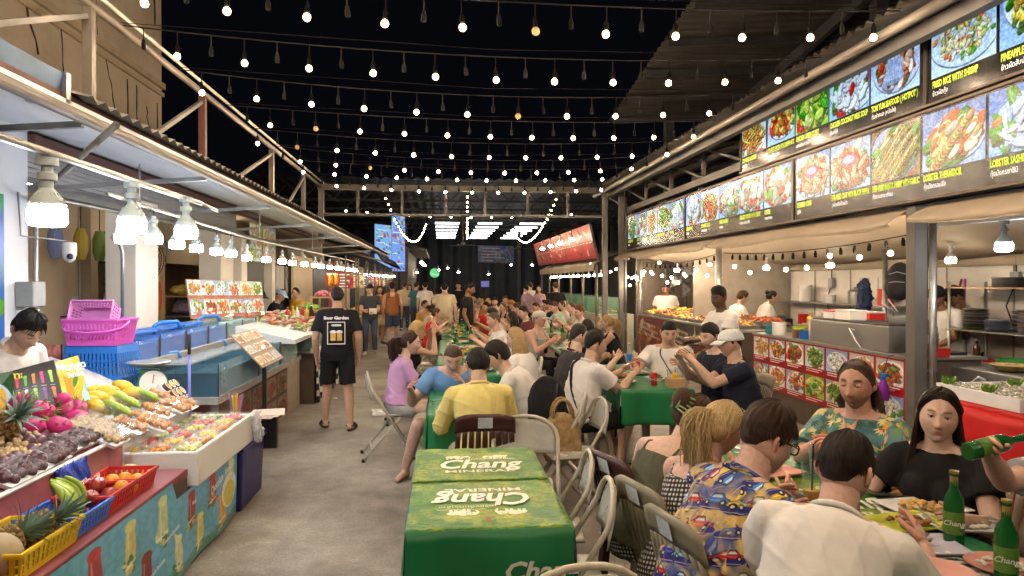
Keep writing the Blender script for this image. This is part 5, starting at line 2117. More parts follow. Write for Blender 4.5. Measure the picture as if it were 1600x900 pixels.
bottle('tall green bottle at the end of the rack',5.9,7.75,.95,.3,.04,mat('teal_glass',(.05,.25,.2),rough=.2),WHITEP)
nc=thing('steel_counter','stainless steel counter of the near kitchen with white cable','counter',(5,6,0))
w=MB()
w.box(4.75,5.3,5.05,6.9,0,.93)
w.build('body',INOX,nc,bevel=.008)
w=MB()
w.tube([(4.72,5.75,.86),(4.70,5.8,.88),(4.69,5.9,.8),(4.7,5.86,.5)],.01,6)
w.build('cable',WHITEP,nc,180)
w=MB()
w.box(4.74,4.86,4.98,5.045,.55,.94)
w.build('end_strip',mat('rose_strip',(.6,.35,.36),rough=.4),nc)
wb=tag(MB().lathe([(.10,0),(.17,.05),(.18,.06),(.165,.06),(.09,.015)],24,(4.98,5.75,.932)).build('wicker_basket',mat('wicker',(.5,.36,.14),rough=.7,var=.4,vs=30,bump=1,bs=80),None,60),'round wicker basket on the near steel counter','basket')
wb2=thing('card_terminal','small dark box standing on the steel counter by the cooks','box',(4.95,6.5,.93))
w=MB()
w.cbox((4.95,6.45,.99),(.16,.2,.1))
w.build('case',BLACK,wb2,bevel=.006)
w=MB()
w.cbox((4.862,6.45,.99),(.004,.16,.06))
w.build('face',mat('grey_face',(.3,.26,.26),rough=.3),wb2)
def fan(label,c,axis,r=.24,pole=True,m=BLACK):
 t=thing('standing_fan',label,'fan',c)
 c=Vector(c)
 q=Vector((0,0,1)).rotation_difference(Vector(axis)).to_matrix().to_4x4()
 T=Matrix.Translation(c)@q
 for z in(-.05,.05):
  w=MB()
  w.M=T
  w.tube([(r*math.cos(a),r*math.sin(a),z*.4)for a in np.linspace(0,2*math.pi,33)],.006,5)
  w.tube([(r*.55*math.cos(a),r*.55*math.sin(a),z)for a in np.linspace(0,2*math.pi,25)],.003,4)
  for i in range(28):
   a=2*math.pi*i/28
   w.tube([(.05*math.cos(a),.05*math.sin(a),z*1.2),(r*.6*math.cos(a+.2),r*.6*math.sin(a+.2),z),(r*math.cos(a+.3),r*math.sin(a+.3),z*.4)],.002,3)
  w.build('grille',m,t)
 for i in range(3):
  a=2*math.pi*i/3
  w=MB()
  w.M=T@Matrix.Rotation(a,4,'Z')
  w.grid(lambda u,v:(r*(.15+.7*u),r*(.1+.45*u)*(v-.5)*2*(1-.3*u),.035*(v-.5)),4,4)
  w.build('blade',mat('fan_blade',(.05,.05,.055),rough=.3),t,180)
 w=MB()
 w.M=T
 w.lathe([(.05,.05),(.07,.08),(.07,.2),(.04,.24)],14)
 w.lathe([(.05,-.06),(.055,-.05),(.05,.05)],14)
 w.build('motor',m,t,40)
 if pole:
  w=MB()
  p=T@Vector((0,0,.14))
  w.tube([p,p-Vector((0,0,.15)),(p.x,p.y,.02)],.02,8)
  w.lathe([(.2,0),(.2,.02),(.03,.05)],18,(p.x,p.y,.002))
  w.build('stand',m,t,40)
 return t
fan('large black standing fan behind the far food counter',(5.0,14.4,1.72),(.75,.45,-.1),.33)
sc_=thing('display_table','table draped in red cloth with seafood trays on ice','table',(3.9,4,0))
REDC=cloth('red_cover',(.50,.015,.015),var=.15,rough=.5)
w=MB()
w.box(3.42,4.5,2.0,4.75,.86,.922)
w.build('top',REDC,sc_,bevel=.01)
def drape(w,p0,p1,ztop,zbot,wav=.02,nrm=(0,-1,0),k=14):
 p0, p1=Vector(p0), Vector(p1)
 n=Vector(nrm)
 w.grid(lambda u,v:tuple(p0.lerp(p1,u)+n*(wav*(v**.7)*(1+math.sin(u*k*2.1+1.3*math.sin(u*k))))+Vector((0,0,ztop+(zbot-ztop)*v))),70,10)
w=MB()
drape(w,(3.415,4.75,0),(3.415,2.0,0),.90,.25,.03,(-1,0,0),16)
drape(w,(4.5,4.755,0),(3.42,4.755,0),.90,.25,.02,(0,1,0),8)
w.build('cloth_skirt',REDC,sc_,180,solid=.004)
w=MB()
for x, y in((3.5,4.6),(4.4,4.6),(3.5,2.2),(4.4,2.2)):
 w=MB()
 w.box(x-.03,x+.03,y-.03,y+.03,0,.86)
 w.build('leg',DARKST,sc_)
SEAF=mat('grey_shellfish',(.58,.55,.48),rough=.3,var=.45,vs=40)
LETT=mat('lettuce',(.22,.42,.06),rough=.45,var=.3,vs=15)
for k, (x0,x1,y0,y1,lab)in enumerate(((3.47,4.0,3.95,4.68,'white tray of grey shellfish at the far end of the red table'),(3.47,4.0,3.1,3.86,'white tray of grey shellfish at the front edge of the red table'),(4.05,4.48,3.4,4.6,'white shellfish tray at the back of the red table'))):
 t=thing('seafood_tray',lab,'seafood tray',(x0,y0,.922))
 w=MB()
 z=.924+(k==2)*.02
 for a in((x0,x1,y0,y0+.02),(x0,x1,y1-.02,y1),(x0,x0+.02,y0+.02,y1-.02),(x1-.02,x1,y0+.02,y1-.02)):
  w.box(*a,z,z+.085)
 w.box(x0+.02,x1-.02,y0+.02,y1-.02,z,z+.055)
 w.build('tray',WHITEP,t,bevel=.004)
 w=MB()
 for i in range(330):
  w.ball((g.uniform(x0+.04,x1-.04),g.uniform(y0+.04,y1-.04),z+.06+g.uniform(0,.03)),(.02,.012,.008),5,3,rot3(g.uniform(-1,1),g.uniform(-1,1),g.uniform(0,3)))
 tag(w.build('shellfish',SEAF,t,180),None,None,None,'stuff')
 for px, py in((x0+.05,y1-.06),(x0+.05,y0+.3),(x1-.1,y1-.2)):
  w=MB()
  w.grid(lambda u,v:(px+.045*v*math.cos(u*6.28)*(1+.25*math.sin(u*40)),py+.045*v*math.sin(u*6.28)*(1+.25*math.cos(u*44)),z+.07+.05*v+.02*math.sin(u*47)),40,4)
  w.build('lettuce_leaf',LETT,t,180)
rc_=tag(MB().grid(lambda u,v:(4.1+.38*u,2.2+1.1*v,.945+.03*math.sin(u*9+v*4)*math.sin(v*11)),20,24).build('red_cloth',REDC,None,180),'crumpled red cloth lying behind the seafood trays','cloth')
sp_=thing('spray_bottle','purple spray bottle with blue trigger hung on the red banner','spray bottle',(4.2,6.35,.6))
w=MB()
w.lathe([(.045,0),(.05,.01),(.05,.13),(.03,.18),(.016,.2)],14,(4.22,6.42,.58))
w.build('bottle',mat('purple_liquid',(.22,.03,.42),rough=.1,var=.05),sp_,40)
w=MB()
w.lathe([(.02,.2),(.022,.23)],10,(4.22,6.42,.58))
w.box(4.2,4.24,6.36,6.46,.81,.84)
w.box(4.205,4.235,6.44,6.455,.75,.81)
w.build('trigger',BLUEP,sp_,bevel=.004)
w=MB()
w.tube([(4.22,6.42,.84),(4.25,6.4,1.0),(4.3,6.38,1.02)],.004,5)
w.build('hook',DARKST,sp_)
# ------------------------------------------------------------------ stalls beyond the cross beam, east side
st2=thing('food_stall','far market stall with beige gabled canopy, glass case and warm lamps','stall',(4.2,22,0))
w=MB()
w.grid(lambda u,v:(3.75+2.2*v,17.2+9.8*u,2.16+.55*math.sin(v*math.pi*.5)**.8+.02*math.sin(u*30)*(1-v)),40,8)
w.build('canopy',TARP,st2,180,solid=.005)
w=MB()
drape(w,(3.75,17.2,0),(3.75,27.0,0),2.17,1.98,.015,(-1,0,0),24)
w.build('valance',TARP,st2,180,solid=.004)
for y in(17.3,19.0,20.8,23,25,26.9):
 w=MB()
 w.tube([(3.82,y,0),(3.82,y,2.18)],.035,8)
 w.build('post',CREAMP,st2,180)
w=MB()
w.box(3.9,4.8,17.4,26.8,0,.9)
w.build('counter',mat('pale_counter',(.5,.5,.42),rough=.5,var=.15),st2)
w=MB()
w.box(5.9,6.0,17.2,27,0,2.6)
w.build('back_wall',mat('dark_back',(.05,.045,.04),rough=.8,var=.2),st2)
for i in range(6):
 y=17.6+i*1.5
 w=MB()
 w.box(3.95,4.5,y,y+1.4,.905,1.32)
 w.build('glass_case',glass_mat('green_glass',(.45,.75,.6),.3,.05),st2)
 w=MB()
 heap(w,4.0,4.45,y+.05,y+1.35,.95,.2,40,.05)
 tag(w.build('goods',[FRY[1],FRY[4],FRY[5],FRY[3],FRY[0],SEAF][i],st2,180),None,None,None,'stuff')
for i in range(12):
 led_lamp('warm lamp in the row under the far beige stall canopy',(4.0,17.6+i*.75,1.93),.72,True,'warm lamps under the far stall canopy',False)
sl_=thing('menu_board','slanted red seafood menu board lit by four hanging lamps','sign',(3.8,21,2.3))
g=np.random.default_rng(77)
p=Pic(360,130,(.78,.16,.12))
for i in range(80):
 c=[(.85,.75,.6),(.8,.45,.25),(.25,.15,.12),(.75,.2,.15),(.9,.85,.8)][g.integers(5)]
 p.ell(g.uniform(0,360),g.choice((38,95))+g.uniform(-22,22),g.uniform(5,16),g.uniform(2,6),c,g.uniform(.9,1.9),.9)
p.rect(0,62,360,72,(.7,.05,.05))
p.rect(0,118,360,130,(.65,.05,.05))
for k in range(26):
 x=8+k*13.5
 p.line(x,67,x+g.uniform(4,9),67,4,(.95,.9,.75))
p.noise(.2,3,g)
w=MB()
w.board((3.75,27.3,2.34),(3.75,16.95,2.28),(3.55,16.95,3.12),(3.55,27.3,3.16),.06)
w.build('board',img_mat('red_menu_board',p.image('red_menu_print'),rough=.45),sl_)
w=MB()
for a, b in(((3.77,27.3,2.3),(3.57,27.3,3.18)),((3.77,16.93,2.26),(3.57,16.93,3.14))):
 w=MB()
 w.beam(a,b,.05,.05)
 w.build('frame',DARKST,sl_)
for i in range(4):
 y=17.9+i*1.75
 w=MB()
 w.tube([(3.56,y,3.12),(3.4,y,3.2),(3.3,y,3.1),(3.3,y,3.0)],.012,6)
 w.build('lamp_arm',DARKST,sl_,180)
 led_lamp('warm lamp on an arm before the slanted red menu board',(3.3,y,2.86),1.0,True,'lamps on the slanted red menu board',False)
for i, (x,y,z)in enumerate(((5.5,7.2,2.0),(5.5,9.6,2.0),(5.5,11.6,2.0),(5.4,14.3,2.0))):  # extra lamps added only to brighten the kitchen interiors
 led_lamp('added warm lamp brightening the kitchen under its ceiling cloth '+['beside the two capped cooks','above the hanging ladles','over the cook with the bun','over the fan and far trays'][i],(x,y,z),.8,True)
# ------------------------------------------------------------------ fruit stall
KT, XTF, ZTF=.376, -1.9, .80
def tier(px,py,dz=0.0):
 r=ray(px,py)
 t=(ZTF+dz+KT*XTF-EYE)/(r.z+KT*r.x)
 return Vector((r.x*t,r.y*t,EYE+r.z*t))
fs=thing('fruit_counter','stepped fruit counter with blue smoothie banner and pink printed back panel','counter',(-2.2,3.6,0))
g=np.random.default_rng(3)
p=Pic(460,120,(.42,.70,.84))
p.noise(.4,50,g,(.32,.62,.66))
for i in range(8):
 p.ell(40+i*60,118,46,16,(.22,.45,.35),0,.5)
cups=[(.80,.84,.62),(.84,.84,.66),(.62,.12,.12),(.85,.78,.38),(.66,.16,.18),(.86,.60,.22),(.86,.82,.5),(.5,.1,.1)]
for i in range(15):
 x, y, c=30+i*29+g.uniform(-4,4), 34+(i%2)*48, cups[i%8]
 p.poly([(x-7,y-24),(x+7,y-24),(x+10,y+4),(x+6,y+26),(x-6,y+26),(x-9,y+4)],c)
 p.ell(x,y-22,9,6,tuple(min(1,q*1.1)for q in c))
 p.line(x-4,y-16,x-3,y+22,2.5,(.95,.96,.95),.5)
 for k in range(11):
  q=[(.25,.5,.15),c,tuple(min(1,v+.1)for v in c),(.85,.75,.3)][g.integers(4)]
  p.ell(x+g.uniform(-11,11),y+g.uniform(10,30),g.uniform(2,5),g.uniform(2,4),q,g.uniform(0,3))
 p.line(x-8,y+19,x+8,y+16,3,(.95,.95,.92),.8)
p.ell(60,118,40,34,(.25,.12,.35))
p.ell(60,120,34,28,(.92,.9,.92))
p.ell(50,112,9,12,(.8,.25,.25),.5)
p.ell(72,112,9,12,(.8,.25,.25),-.5)
p.ell(430,60,26,30,(.93,.9,.85))
p.ell(430,66,20,22,(.85,.8,.35))
p.noise(.1,4,g)
w=MB()
w.grid(lambda u,v:(-1.502+.012*math.sin(u*23)*(1-v),2.2+3.2*u,.02+(.57 if u<.62 else.46)*v),48,8,True)
w.build('smoothie_banner',img_mat('smoothie_banner',p.image('smoothie_print'),rough=.35,coat=.25),fs,180)
lettering('Chocolate  Avocado',face_matrix((-1.49,4.98,.40),(0,1,.15),(0,0,1),.012),.07,WHITEP,fs,sx=.9,shear=.2,bold=.002)
for i, (tx,y,z)in enumerate((('Banana Smoothie',3.45,.17),('Avocado Smoothie',3.85,.22),('Strawberry Smoothie',4.05,.33),('Mango',4.42,.40))):
 lettering(tx,face_matrix((-1.49,y,z),(0,1,.1),(0,0,1),.012),.035,WHITEP,fs,sx=.8,bold=.001)
SHELFC=mat('maroon_shelf_cloth',(.22,.05,.06),rough=.6,var=.3,vs=8)
w=MB()
w.box(-1.93,-1.515,2.0,4.42,.55,.60)
w.box(-2.9,-1.515,4.42,5.4,.42,.47)
w.build('shelf',SHELFC,fs,bevel=.008)
w=MB()
w.box(-2.42,-1.52,2.0,4.42,0,.548)
w.box(-2.9,-1.52,4.425,5.38,0,.418)
w.build('cabinet',mat('dim_cabinet',(.1,.08,.06)),fs)
w=MB()
w.add([(-1.9,2.0,.602),(-1.9,4.44,.602),(-1.9,4.44,.79),(-1.9,2.0,.79),(-2.42,2.0,.99),(-2.42,4.44,.99),(-2.42,4.44,.602),(-2.42,2.0,.602)],[(0,1,2,3),(3,2,5,4),(1,6,5,2),(0,3,4,7),(4,5,6,7)])
w.build('ramp',mat('pink_printed_panel',(.42,.13,.17),rough=.5,var=.25,vs=7,dirt=.9,dirtcol=(.40,.28,.10),dirts=5),fs)
w=MB()
w.add([(-1.9,4.45,.75),(-1.9,5.6,.78),(-2.9,5.6,1.16),(-2.9,4.45,1.165),(-1.9,4.45,.47),(-1.9,5.6,.47),(-2.9,5.6,.47),(-2.9,4.45,.47)],[(0,1,2,3),(0,4,5,1),(1,5,6,2),(3,7,4,0),(2,6,7,3)])
w.build('foam_ramp',FOAM,fs)
w=MB()
w.tube([(-1.885,2.0,.80),(-1.885,4.46,.80)],.012,6)
w.build('edge_strip',PAPER,fs)
def basket(label,c,lx,ly,h,m,rz=0,handle=False,taper=.86,name='plastic_basket',n=14,rim=.018,group=None,tilt=None,nh=3):
 t=thing(name,label,'basket',c,rz,group)
 W=WM[t]
 T=MB()
 T.M=W
 wl=MB()
 wl.M=W
 fb=.28
 for(ax,ay,bx,by)in((-1,-1,1,-1),(1,-1,1,1),(1,1,-1,1),(-1,1,-1,-1)):
  P=lambda u, z:Vector(((ax+(bx-ax)*u)*lx/2*(taper+(1-taper)*z),(ay+(by-ay)*u)*ly/2*(taper+(1-taper)*z),h*z))
  for z0, z1 in((0,.22),(.86,1)):
   T.add([P(0,z0),P(1,z0),P(1,z1),P(0,z1)],[(0,1,2,3)])
  k=n if abs(bx-ax)>0 else max(4,int(n*ly/lx))
  for i in range(k+1):
   u=i/k
   d=.3/k
   wl.add([P(max(0,u-d),.22),P(min(1,u+d),.22),P(min(1,u+d),.86),P(max(0,u-d),.86)],[(0,1,2,3)])
  for j in range(1,nh):
   z=.22+.64*j/nh
   wl.add([P(0,z-.03),P(1,z-.03),P(1,z+.03),P(0,z+.03)],[(0,1,2,3)])
 T.add([(-lx/2*taper,-ly/2*taper,0.004),(lx/2*taper,-ly/2*taper,.004),(lx/2*taper,ly/2*taper,.004),(-lx/2*taper,ly/2*taper,.004)],[(0,1,2,3)])
 T.build('tub',m,t,solid=.005)
 tag(wl.build('wall_lattice',m,t,solid=.005),None,None,None,'stuff')
 r=MB()
 r.M=W
 r.tube([(-lx/2,-ly/2,h),(lx/2,-ly/2,h),(lx/2,ly/2,h),(-lx/2,ly/2,h),(-lx/2,-ly/2,h)],rim*.6,6)
 r.build('rim',m,t,60)
 if handle:
  r=MB()
  r.M=W
  s=1 if handle is True else handle
  r.tube([(-lx/2-.012,0,h*.93),(-lx/2-.015,-ly*.35*s,h*.7),(-lx*.38,-ly*.62*s,h*.58),(0,-ly*.66*s,h*.52),(lx*.38,-ly*.62*s,h*.58),(lx/2+.015,-ly*.35*s,h*.7),(lx/2+.012,0,h*.93)],.009,6)
  r.build('handle',m,t,180)
 if tilt:
  t.rotation_euler=tilt
 return t
BZ=R(-62)
basket('big blue basket at the bottom of the stack beside the scale',(-2.58,5.75,.78),.46,.33,.22,BLUEP,R(-8),False)
basket('upside down blue basket carrying the pink ones',(-2.6,5.75,1.235),.46,.33,.25,BLUEP,R(-8),True,tilt=(R(180),0,R(-8)))
basket('pink basket with its handle folded down on the blue basket',(-2.6,5.72,1.24),.42,.29,.19,PINKP,R(-6),True)
basket('lilac basket tilted upright behind the pink one',(-2.62,5.78,1.42),.32,.22,.16,mat('lilac_plastic',(.72,.28,.62),rough=.35,var=.08),R(-6),False,tilt=(R(72),0,R(-6)))
cy_={}
for lab, px, py, lx, ly, h, m, key in(('yellow crate holding two pineapples on the front shelf',62,868,.46,.30,.10,YELP,'y'),('blue crate with green bananas behind the yellow crate',128,818,.32,.27,.085,mat('cornflower_plastic',(.05,.17,.62),rough=.35),'b'),('red crate of apples between the blue crate and the oranges',180,787,.30,.26,.09,REDP,'a'),('red crate of oranges against the white foam box',222,762,.30,.26,.09,REDP,'o')):
 q=at(px,py,Z=.62)
 q.z=.602
 q.x=-1.70
 cy_[key]=q
 basket(lab,q,ly,lx,h,m,R(0),False,.88,'plastic_crate',9,nh=2,group='plastic fruit crates on the front shelf')
MAG=mat('dragon_skin',(.56,.035,.19),rough=.45,var=.25,vs=12,bump=.3,bs=30)
SCALEM=mat('dragon_scale',(.32,.36,.10),rough=.5,var=.3,vs=14)
MANGO=mat('mango_skin',(.72,.48,.05),rough=.38,var=.18,vs=7)
ORANG=mat('orange_peel',(.78,.30,.02),rough=.4,var=.1,vs=6,bump=.4,bs=260)
APPLE=mat('apple_skin',(.32,.035,.03),rough=.25,var=.5,vs=5,dirt=.4,dirtcol=(.6,.35,.12),dirts=9)
APPLEG=mat('green_apple_skin',(.38,.48,.10),rough=.25,var=.2,vs=5)
PASS=mat('passion_skin',(.12,.055,.07),rough=.35,var=.3,vs=9)
LONG=mat('longan_skin',(.42,.30,.15),rough=.7,var=.25,vs=25)
BANG=mat('green_banana',(.30,.42,.05),rough=.4,var=.25,vs=9)
PINE=mat('pineapple_skin',(.22,.15,.05),rough=.6,var=.5,vs=26)
PLEAF=mat('pineapple_leaf',(.16,.26,.20),rough=.5,var=.3,vs=8)
MSTEEN=mat('mangosteen_skin',(.075,.03,.035),rough=.3,var=.4,vs=14)
def dragon(label):
 t=thing('dragon_fruit',label,'dragon fruit')
 w=MB()
 w.ball((0,0,0),(.052,.048,.07),16,12)
 w.build('skin',MAG,t,180)
 w=MB()
 for i in range(18):
  a, zz=i*2.4, -.05+i*.0062
  rr=.05*math.sqrt(max(0,1-(zz/.072)**2))
  c, s=math.cos(a), math.sin(a)
  p0=Vector((rr*c,rr*s,zz))
  o=Vector((c,s,.9)).normalized()
  sd=Vector((-s,c,0))*.012
  w.add([p0-sd,p0+sd,p0+o*.028,p0-o*.006],[(0,1,2),(0,2,3),(3,2,1)])
 for i in range(9):
  a=i*.7
  w.add([(.012*math.cos(a),.012*math.sin(a),.06),(.012*math.cos(a+.9),.012*math.sin(a+.9),.06),(.03*math.cos(a+.4),.03*math.sin(a+.4),.115)],[(0,1,2)])
 w.build('scale',SCALEM,t)
 return t
DL='magenta dragon fruit with green scales heaped on the fruit ramp'
dg=dragon(DL)
dg['group']='dragon fruits on the ramp'
first=True
for px, py, dz in((60,640,.09),(30,632,.06),(124,640,.06),(96,626,.08),(68,642,.05),(106,638,.05),(120,630,.03),(50,664,.03),(94,666,.04),(86,632,.02),(60,626,.02),(118,652,.02),(36,646,.03),(78,612,.03),(100,616,.05)):
 q=tier(px,py,dz)
 ro=(rnd.uniform(.6,2.2),rnd.uniform(-.5,.5),rnd.uniform(0,6))
 if first:
  place(dg,q,rot=ro)
  first=False
 else:
  dup(dg,q,label=DL,group='dragon fruits on the ramp',rot=ro,scale=rnd.uniform(.92,1.1))
def simple_fruit(name,label,cat,group,m,mb,spots,stem=None,sc=(.92,1.1),rotf=None,smooth=180):
 t=thing(name,label,cat,(0,0,0),0,group)
 mb.build('skin',m,t,smooth)
 if stem:
  stem.build('stem',WOOD,t,180)
 for i, q in enumerate(spots):
  ro=rotf()if rotf else(rnd.uniform(-.6,.6),rnd.uniform(-.6,.6),rnd.uniform(0,6))
  if i==0:
   place(t,q,rot=ro)
  else:
   dup(t,q,label=label,group=group,rot=ro,scale=rnd.uniform(*sc))
 return t
def stemmb(z,h=.015):
 return MB().tube([(0,0,z),(.002,0,z+h)],.0025,5)
mg=MB().ball((0,0,0),(.075,.044,.04),16,10)
simple_fruit('mango','ripe yellow mango in the pile in front of the green scale','mango','mangoes piled on the ramp',MANGO,mg,[tier(px,py,dz)for px,py,dz in((192,603,.09),(206,613,.07),(152,620,.06),(180,620,.05),(150,634,.05),(172,629,.03),(137,627,.03),(160,640,.02),(196,628,.02),(185,638,.01),(148,610,.03),(168,612,.06))],rotf=lambda:(rnd.uniform(-.3,.3),rnd.uniform(-.3,.3),rnd.uniform(-.9,.9)))
ov=MB().lathe([(.006,.030),(.02,.034),(.032,.026),(.037,.004),(.033,-.016),(.02,-.03),(.004,-.032)],14)
simple_fruit('orange','bright orange fruit in the red crate beside the melon','orange','oranges in the red crate',ORANG,MB().ball((0,0,0),(.036,.036,.034),14,10),[at(px,py,X=x)for px,py,x in((175,751,-1.70),(195,748,-1.68),(214,750,-1.62),(228,742,-1.64),(190,761,-1.62),(205,762,-1.6))],stemmb(.033,.003))
simple_fruit('apple','dark red apple heaped in the middle red crate','apple','apples in the red crate',APPLE,ov,[at(px,py,X=x)for px,py,x in((153,758,-1.70),(141,779,-1.66),(170,775,-1.64),(124,783,-1.72),(158,776,-1.7))],stemmb(.028),(1.0,1.2))
simple_fruit('apple','single green apple beside the dark red ones','apple',None,APPLEG,MB().lathe([(.006,.030),(.02,.034),(.034,.024),(.037,.004),(.03,-.018),(.004,-.03)],14),[at(184,768,X=-1.66)],stemmb(.028))
simple_fruit('melon','small mottled green melon behind the oranges','melon',None,mat('melon_skin',(.33,.36,.14),rough=.5,var=.5,vs=16),MB().ball((0,0,0),(.05,.075,.045),16,10),[at(198,738,X=-1.78)],stemmb(.04))
simple_fruit('passion_fruit','dark purple passion fruit lying above the mangosteen packs','passion fruit','loose passion fruits',PASS,MB().ball((0,0,0),(.036,.036,.038),12,8),[tier(px,py,.03)for px,py in((62,690),(32,678),(44,690),(82,688),(74,700),(50,704),(95,698),(5,724),(14,722),(24,716))])
simple_fruit('melon','pale brown round melon at the bottom corner of the shelf','melon',None,mat('tan_melon',(.38,.30,.17),rough=.6,var=.2,vs=14),MB().ball((0,0,0),(.08,.08,.085),18,12),[at(-2,868,X=-1.66)],stemmb(.08))
def pineapple(label,q,rot):
 t=thing('pineapple',label,'pineapple',(0,0,0),0,'pineapples')
 w=MB()
 for i in range(9):
  z=-.085+i*.02
  rr=.058*math.sqrt(max(.12,1-(z/.105)**2))
  for j in range(11):
   a=2*math.pi*(j+.5*(i%2))/11
   w.lathe([(.0145,-.006),(.011,.004),(.003,.011)],5,(rr*math.cos(a),rr*math.sin(a),z),(math.cos(a),math.sin(a),.12))
 w.ball((0,0,0),(.056,.056,.1),12,8)
 tag(w.build('skin',PINE,t,25),None,None)
 for k in range(4):
  n=9-k
  for i in range(n):
   w=MB()
   a=i*2*math.pi/n+k*.4
   l, up=.17-.012*k, .35+.3*k
   d=Vector((math.cos(a),math.sin(a),0))
   s=Vector((-math.sin(a),math.cos(a),0))
   prev=[]
   for j in range(5):
    u=j/4
    c=Vector((0,0,.085))+d*l*(u**.9)*(1-.2*k)*.75+Vector((0,0,l*up*u*(1.5-.7*u)))
    prev+=[c-s*.014*(1-u),c+Vector((0,0,-.004))*(1-u),c+s*.014*(1-u)]
   w.add(prev,[(3*j+q_,3*j+q_+1,3*j+q_+4,3*j+q_+3)for j in range(4)for q_ in(0,1)])
   w.build('leaf',PLEAF,t,180)
 place(t,q,rot=rot,scale=1.05)
 return t
yq=cy_['y']
pineapple('pineapple with big blue green crown at the outer end of the yellow crate',(yq.x-.0,yq.y-.13,.70),(R(70),0,R(140)))
pineapple('pineapple lying behind the first one in the yellow crate',(yq.x+.02,yq.y+.08,.69),(R(62),0,R(120)))
pineapple('lone pineapple at the edge of the frame beside the dragon fruits',tier(8,668,.08),(R(50),0,R(70)))
def banana(w,base,ang,lean,L=.19,r=.02):
 pts=[]
 for i in range(8):
  u=i/7
  b=lean+1.0*(u-.5)
  pts.append(Vector((0,L*(u-.5)*.95,.05*math.cos((u-.5)*2.6))))
 M=Matrix.Translation(base)@Matrix.Rotation(ang,4,'Z')@Matrix.Rotation(lean,4,'X')
 w.tube([M@q for q in pts],[r*.35,r*.8,r,r*1.05,r,r*.9,r*.6,r*.25],7)
t=thing('banana_bunch','upright bunch of green bananas in the blue crate','bananas',(cy_['b'].x,cy_['b'].y,.62))
for i in range(6):
 w=MB()
 banana(w,cy_['b']+Vector((.02*math.cos(i),-.10+i*.028,.13)),1.4+i*.28,1.15,.22,.024)
 w.build('banana',BANG,t,180)
for k, (px,py,lab)in enumerate(((176,657,'clear bag of small green bananas nearest the longans'),(192,645,'middle clear bag of small green bananas'),(222,634,'clear bag of green bananas beside the orange packs'))):
 q=tier(px,py,.0)
 t=thing('banana_bag',lab,'banana pack',q,0,'bagged bananas on the ramp')
 for i in range(4):
  w=MB()
  banana(w,q+Vector((.01-.035*i+.05,.01*i,.035+(.05-.035*i)*-KT)),.9,-.2,.2,.024)
  w.build('banana',BANG,t,180)
 w=MB()
 w.ball(q+Vector((0,0,.04)),(.11,.12,.055),14,8,rot3(0,math.atan(KT),0))
 w.build('bag',CLEAR,t,180)
def pack(label,q,lx,ly,h,filler,m,group,wrap=True,tilt=True,name='fruit_pack',kind='fruit pack',trayc=None):
 t=thing(name,label,kind,(0,0,0),0,group)
 w=MB()
 w.box(-lx/2,lx/2,-ly/2,ly/2,0,h*.4,.9)
 w.build('tray',trayc or WHITEP,t,bevel=.004)
 w=MB()
 filler(w)
 tag(w.build('fruit',m,t,180),None,None,None,'stuff')
 if wrap:
  w=MB()
  w.box(-lx*.51,lx*.51,-ly*.51,ly*.51,h*.3,h*1.12)
  w.build('film',FILM,t,bevel=.01)
 place(t,q,rot=(0,math.atan(KT)if tilt else 0,0))
 return t
def balls(n,lx,ly,z,r,jit=.0):
 def f(w):
  for i in range(n):
   a=r*rnd.uniform(.85,1.1)
   w.ball((rnd.uniform(-lx/2,lx/2)*.86,rnd.uniform(-ly/2,ly/2)*.86,z+rnd.uniform(0,r*1.1)),a,8,6)
 return f
for i, (px,py)in enumerate(((14,752),(46,736),(76,720),(100,703),(124,693))):
 pack('glossy wrapped pack of dark mangosteens, %s along the ramp edge'%['first','second','third','fourth','fifth'][i],tier(px,py,.0),.13,.20,.06,balls(22,.13,.2,.03,.024),MSTEEN,'mangosteen packs along the ramp edge')
for i, (px,py)in enumerate(((144,668),(158,680),(170,690),(128,678))):
 pack('wrapped pack of tan longans, %s from the bananas'%['second','nearest','lowest','farthest'][i],tier(px,py,.0),.17,.20,.06,balls(42,.17,.2,.035,.0165),LONG,'longan packs')
w=MB()
for i in range(90):
 q=tier(20+rnd.uniform(-22,40),700+rnd.uniform(-24,16),.015+rnd.uniform(0,.03))
 w.ball(q,.0155,8,6)
tag(w.build('longan_bunch',LONG,None,180),'loose heap of tan longans at the edge of the frame','longans',None,'stuff')
ORP=mat('orange_flesh',(.62,.30,.12),rough=.35,var=.3,vs=30)
for i, (px,py)in enumerate(((234,632),(252,626),(262,616),(246,648),(270,640),(284,634),(222,660),(200,672),(238,668))):
 pack('wrapped foam tray of peeled orange segments between the bananas and the foam box',tier(px,py,.0),.2,.15,.05,balls(16,.2,.13,.03,.022),ORP,'peeled orange trays')
t=thing('fruit_pack','tray of halved passion fruits at the top corner of the counter','fruit pack',(0,0,0))
w=MB()
w.box(-.12,.12,-.12,.12,0,.03)
w.build('tray',WHITEP,t)
for i in range(9):
 w=MB()
 x, y=-.075+.075*(i%3), -.075+.075*(i//3)
 w.lathe([(.01,.025),(.03,.03),(.035,.06)],12,(x,y,0))
 h=w.build('half_fruit',PASS,t,60)
 w=MB()
 w.lathe([(.034,.0605),(.027,.0615)],12,(x,y,0),caps=False)
 w.build('rind',PAPER,h)
 w=MB()
 w.lathe([(.027,.0605),(.001,.062)],12,(x,y,0),caps=False)
 w.build('pulp',mat('passion_pulp',(.45,.32,.06),rough=.3,var=.5,vs=60),h)
place(t,tier(270,620,.02),rot=(0,math.atan(KT)+.5,0))
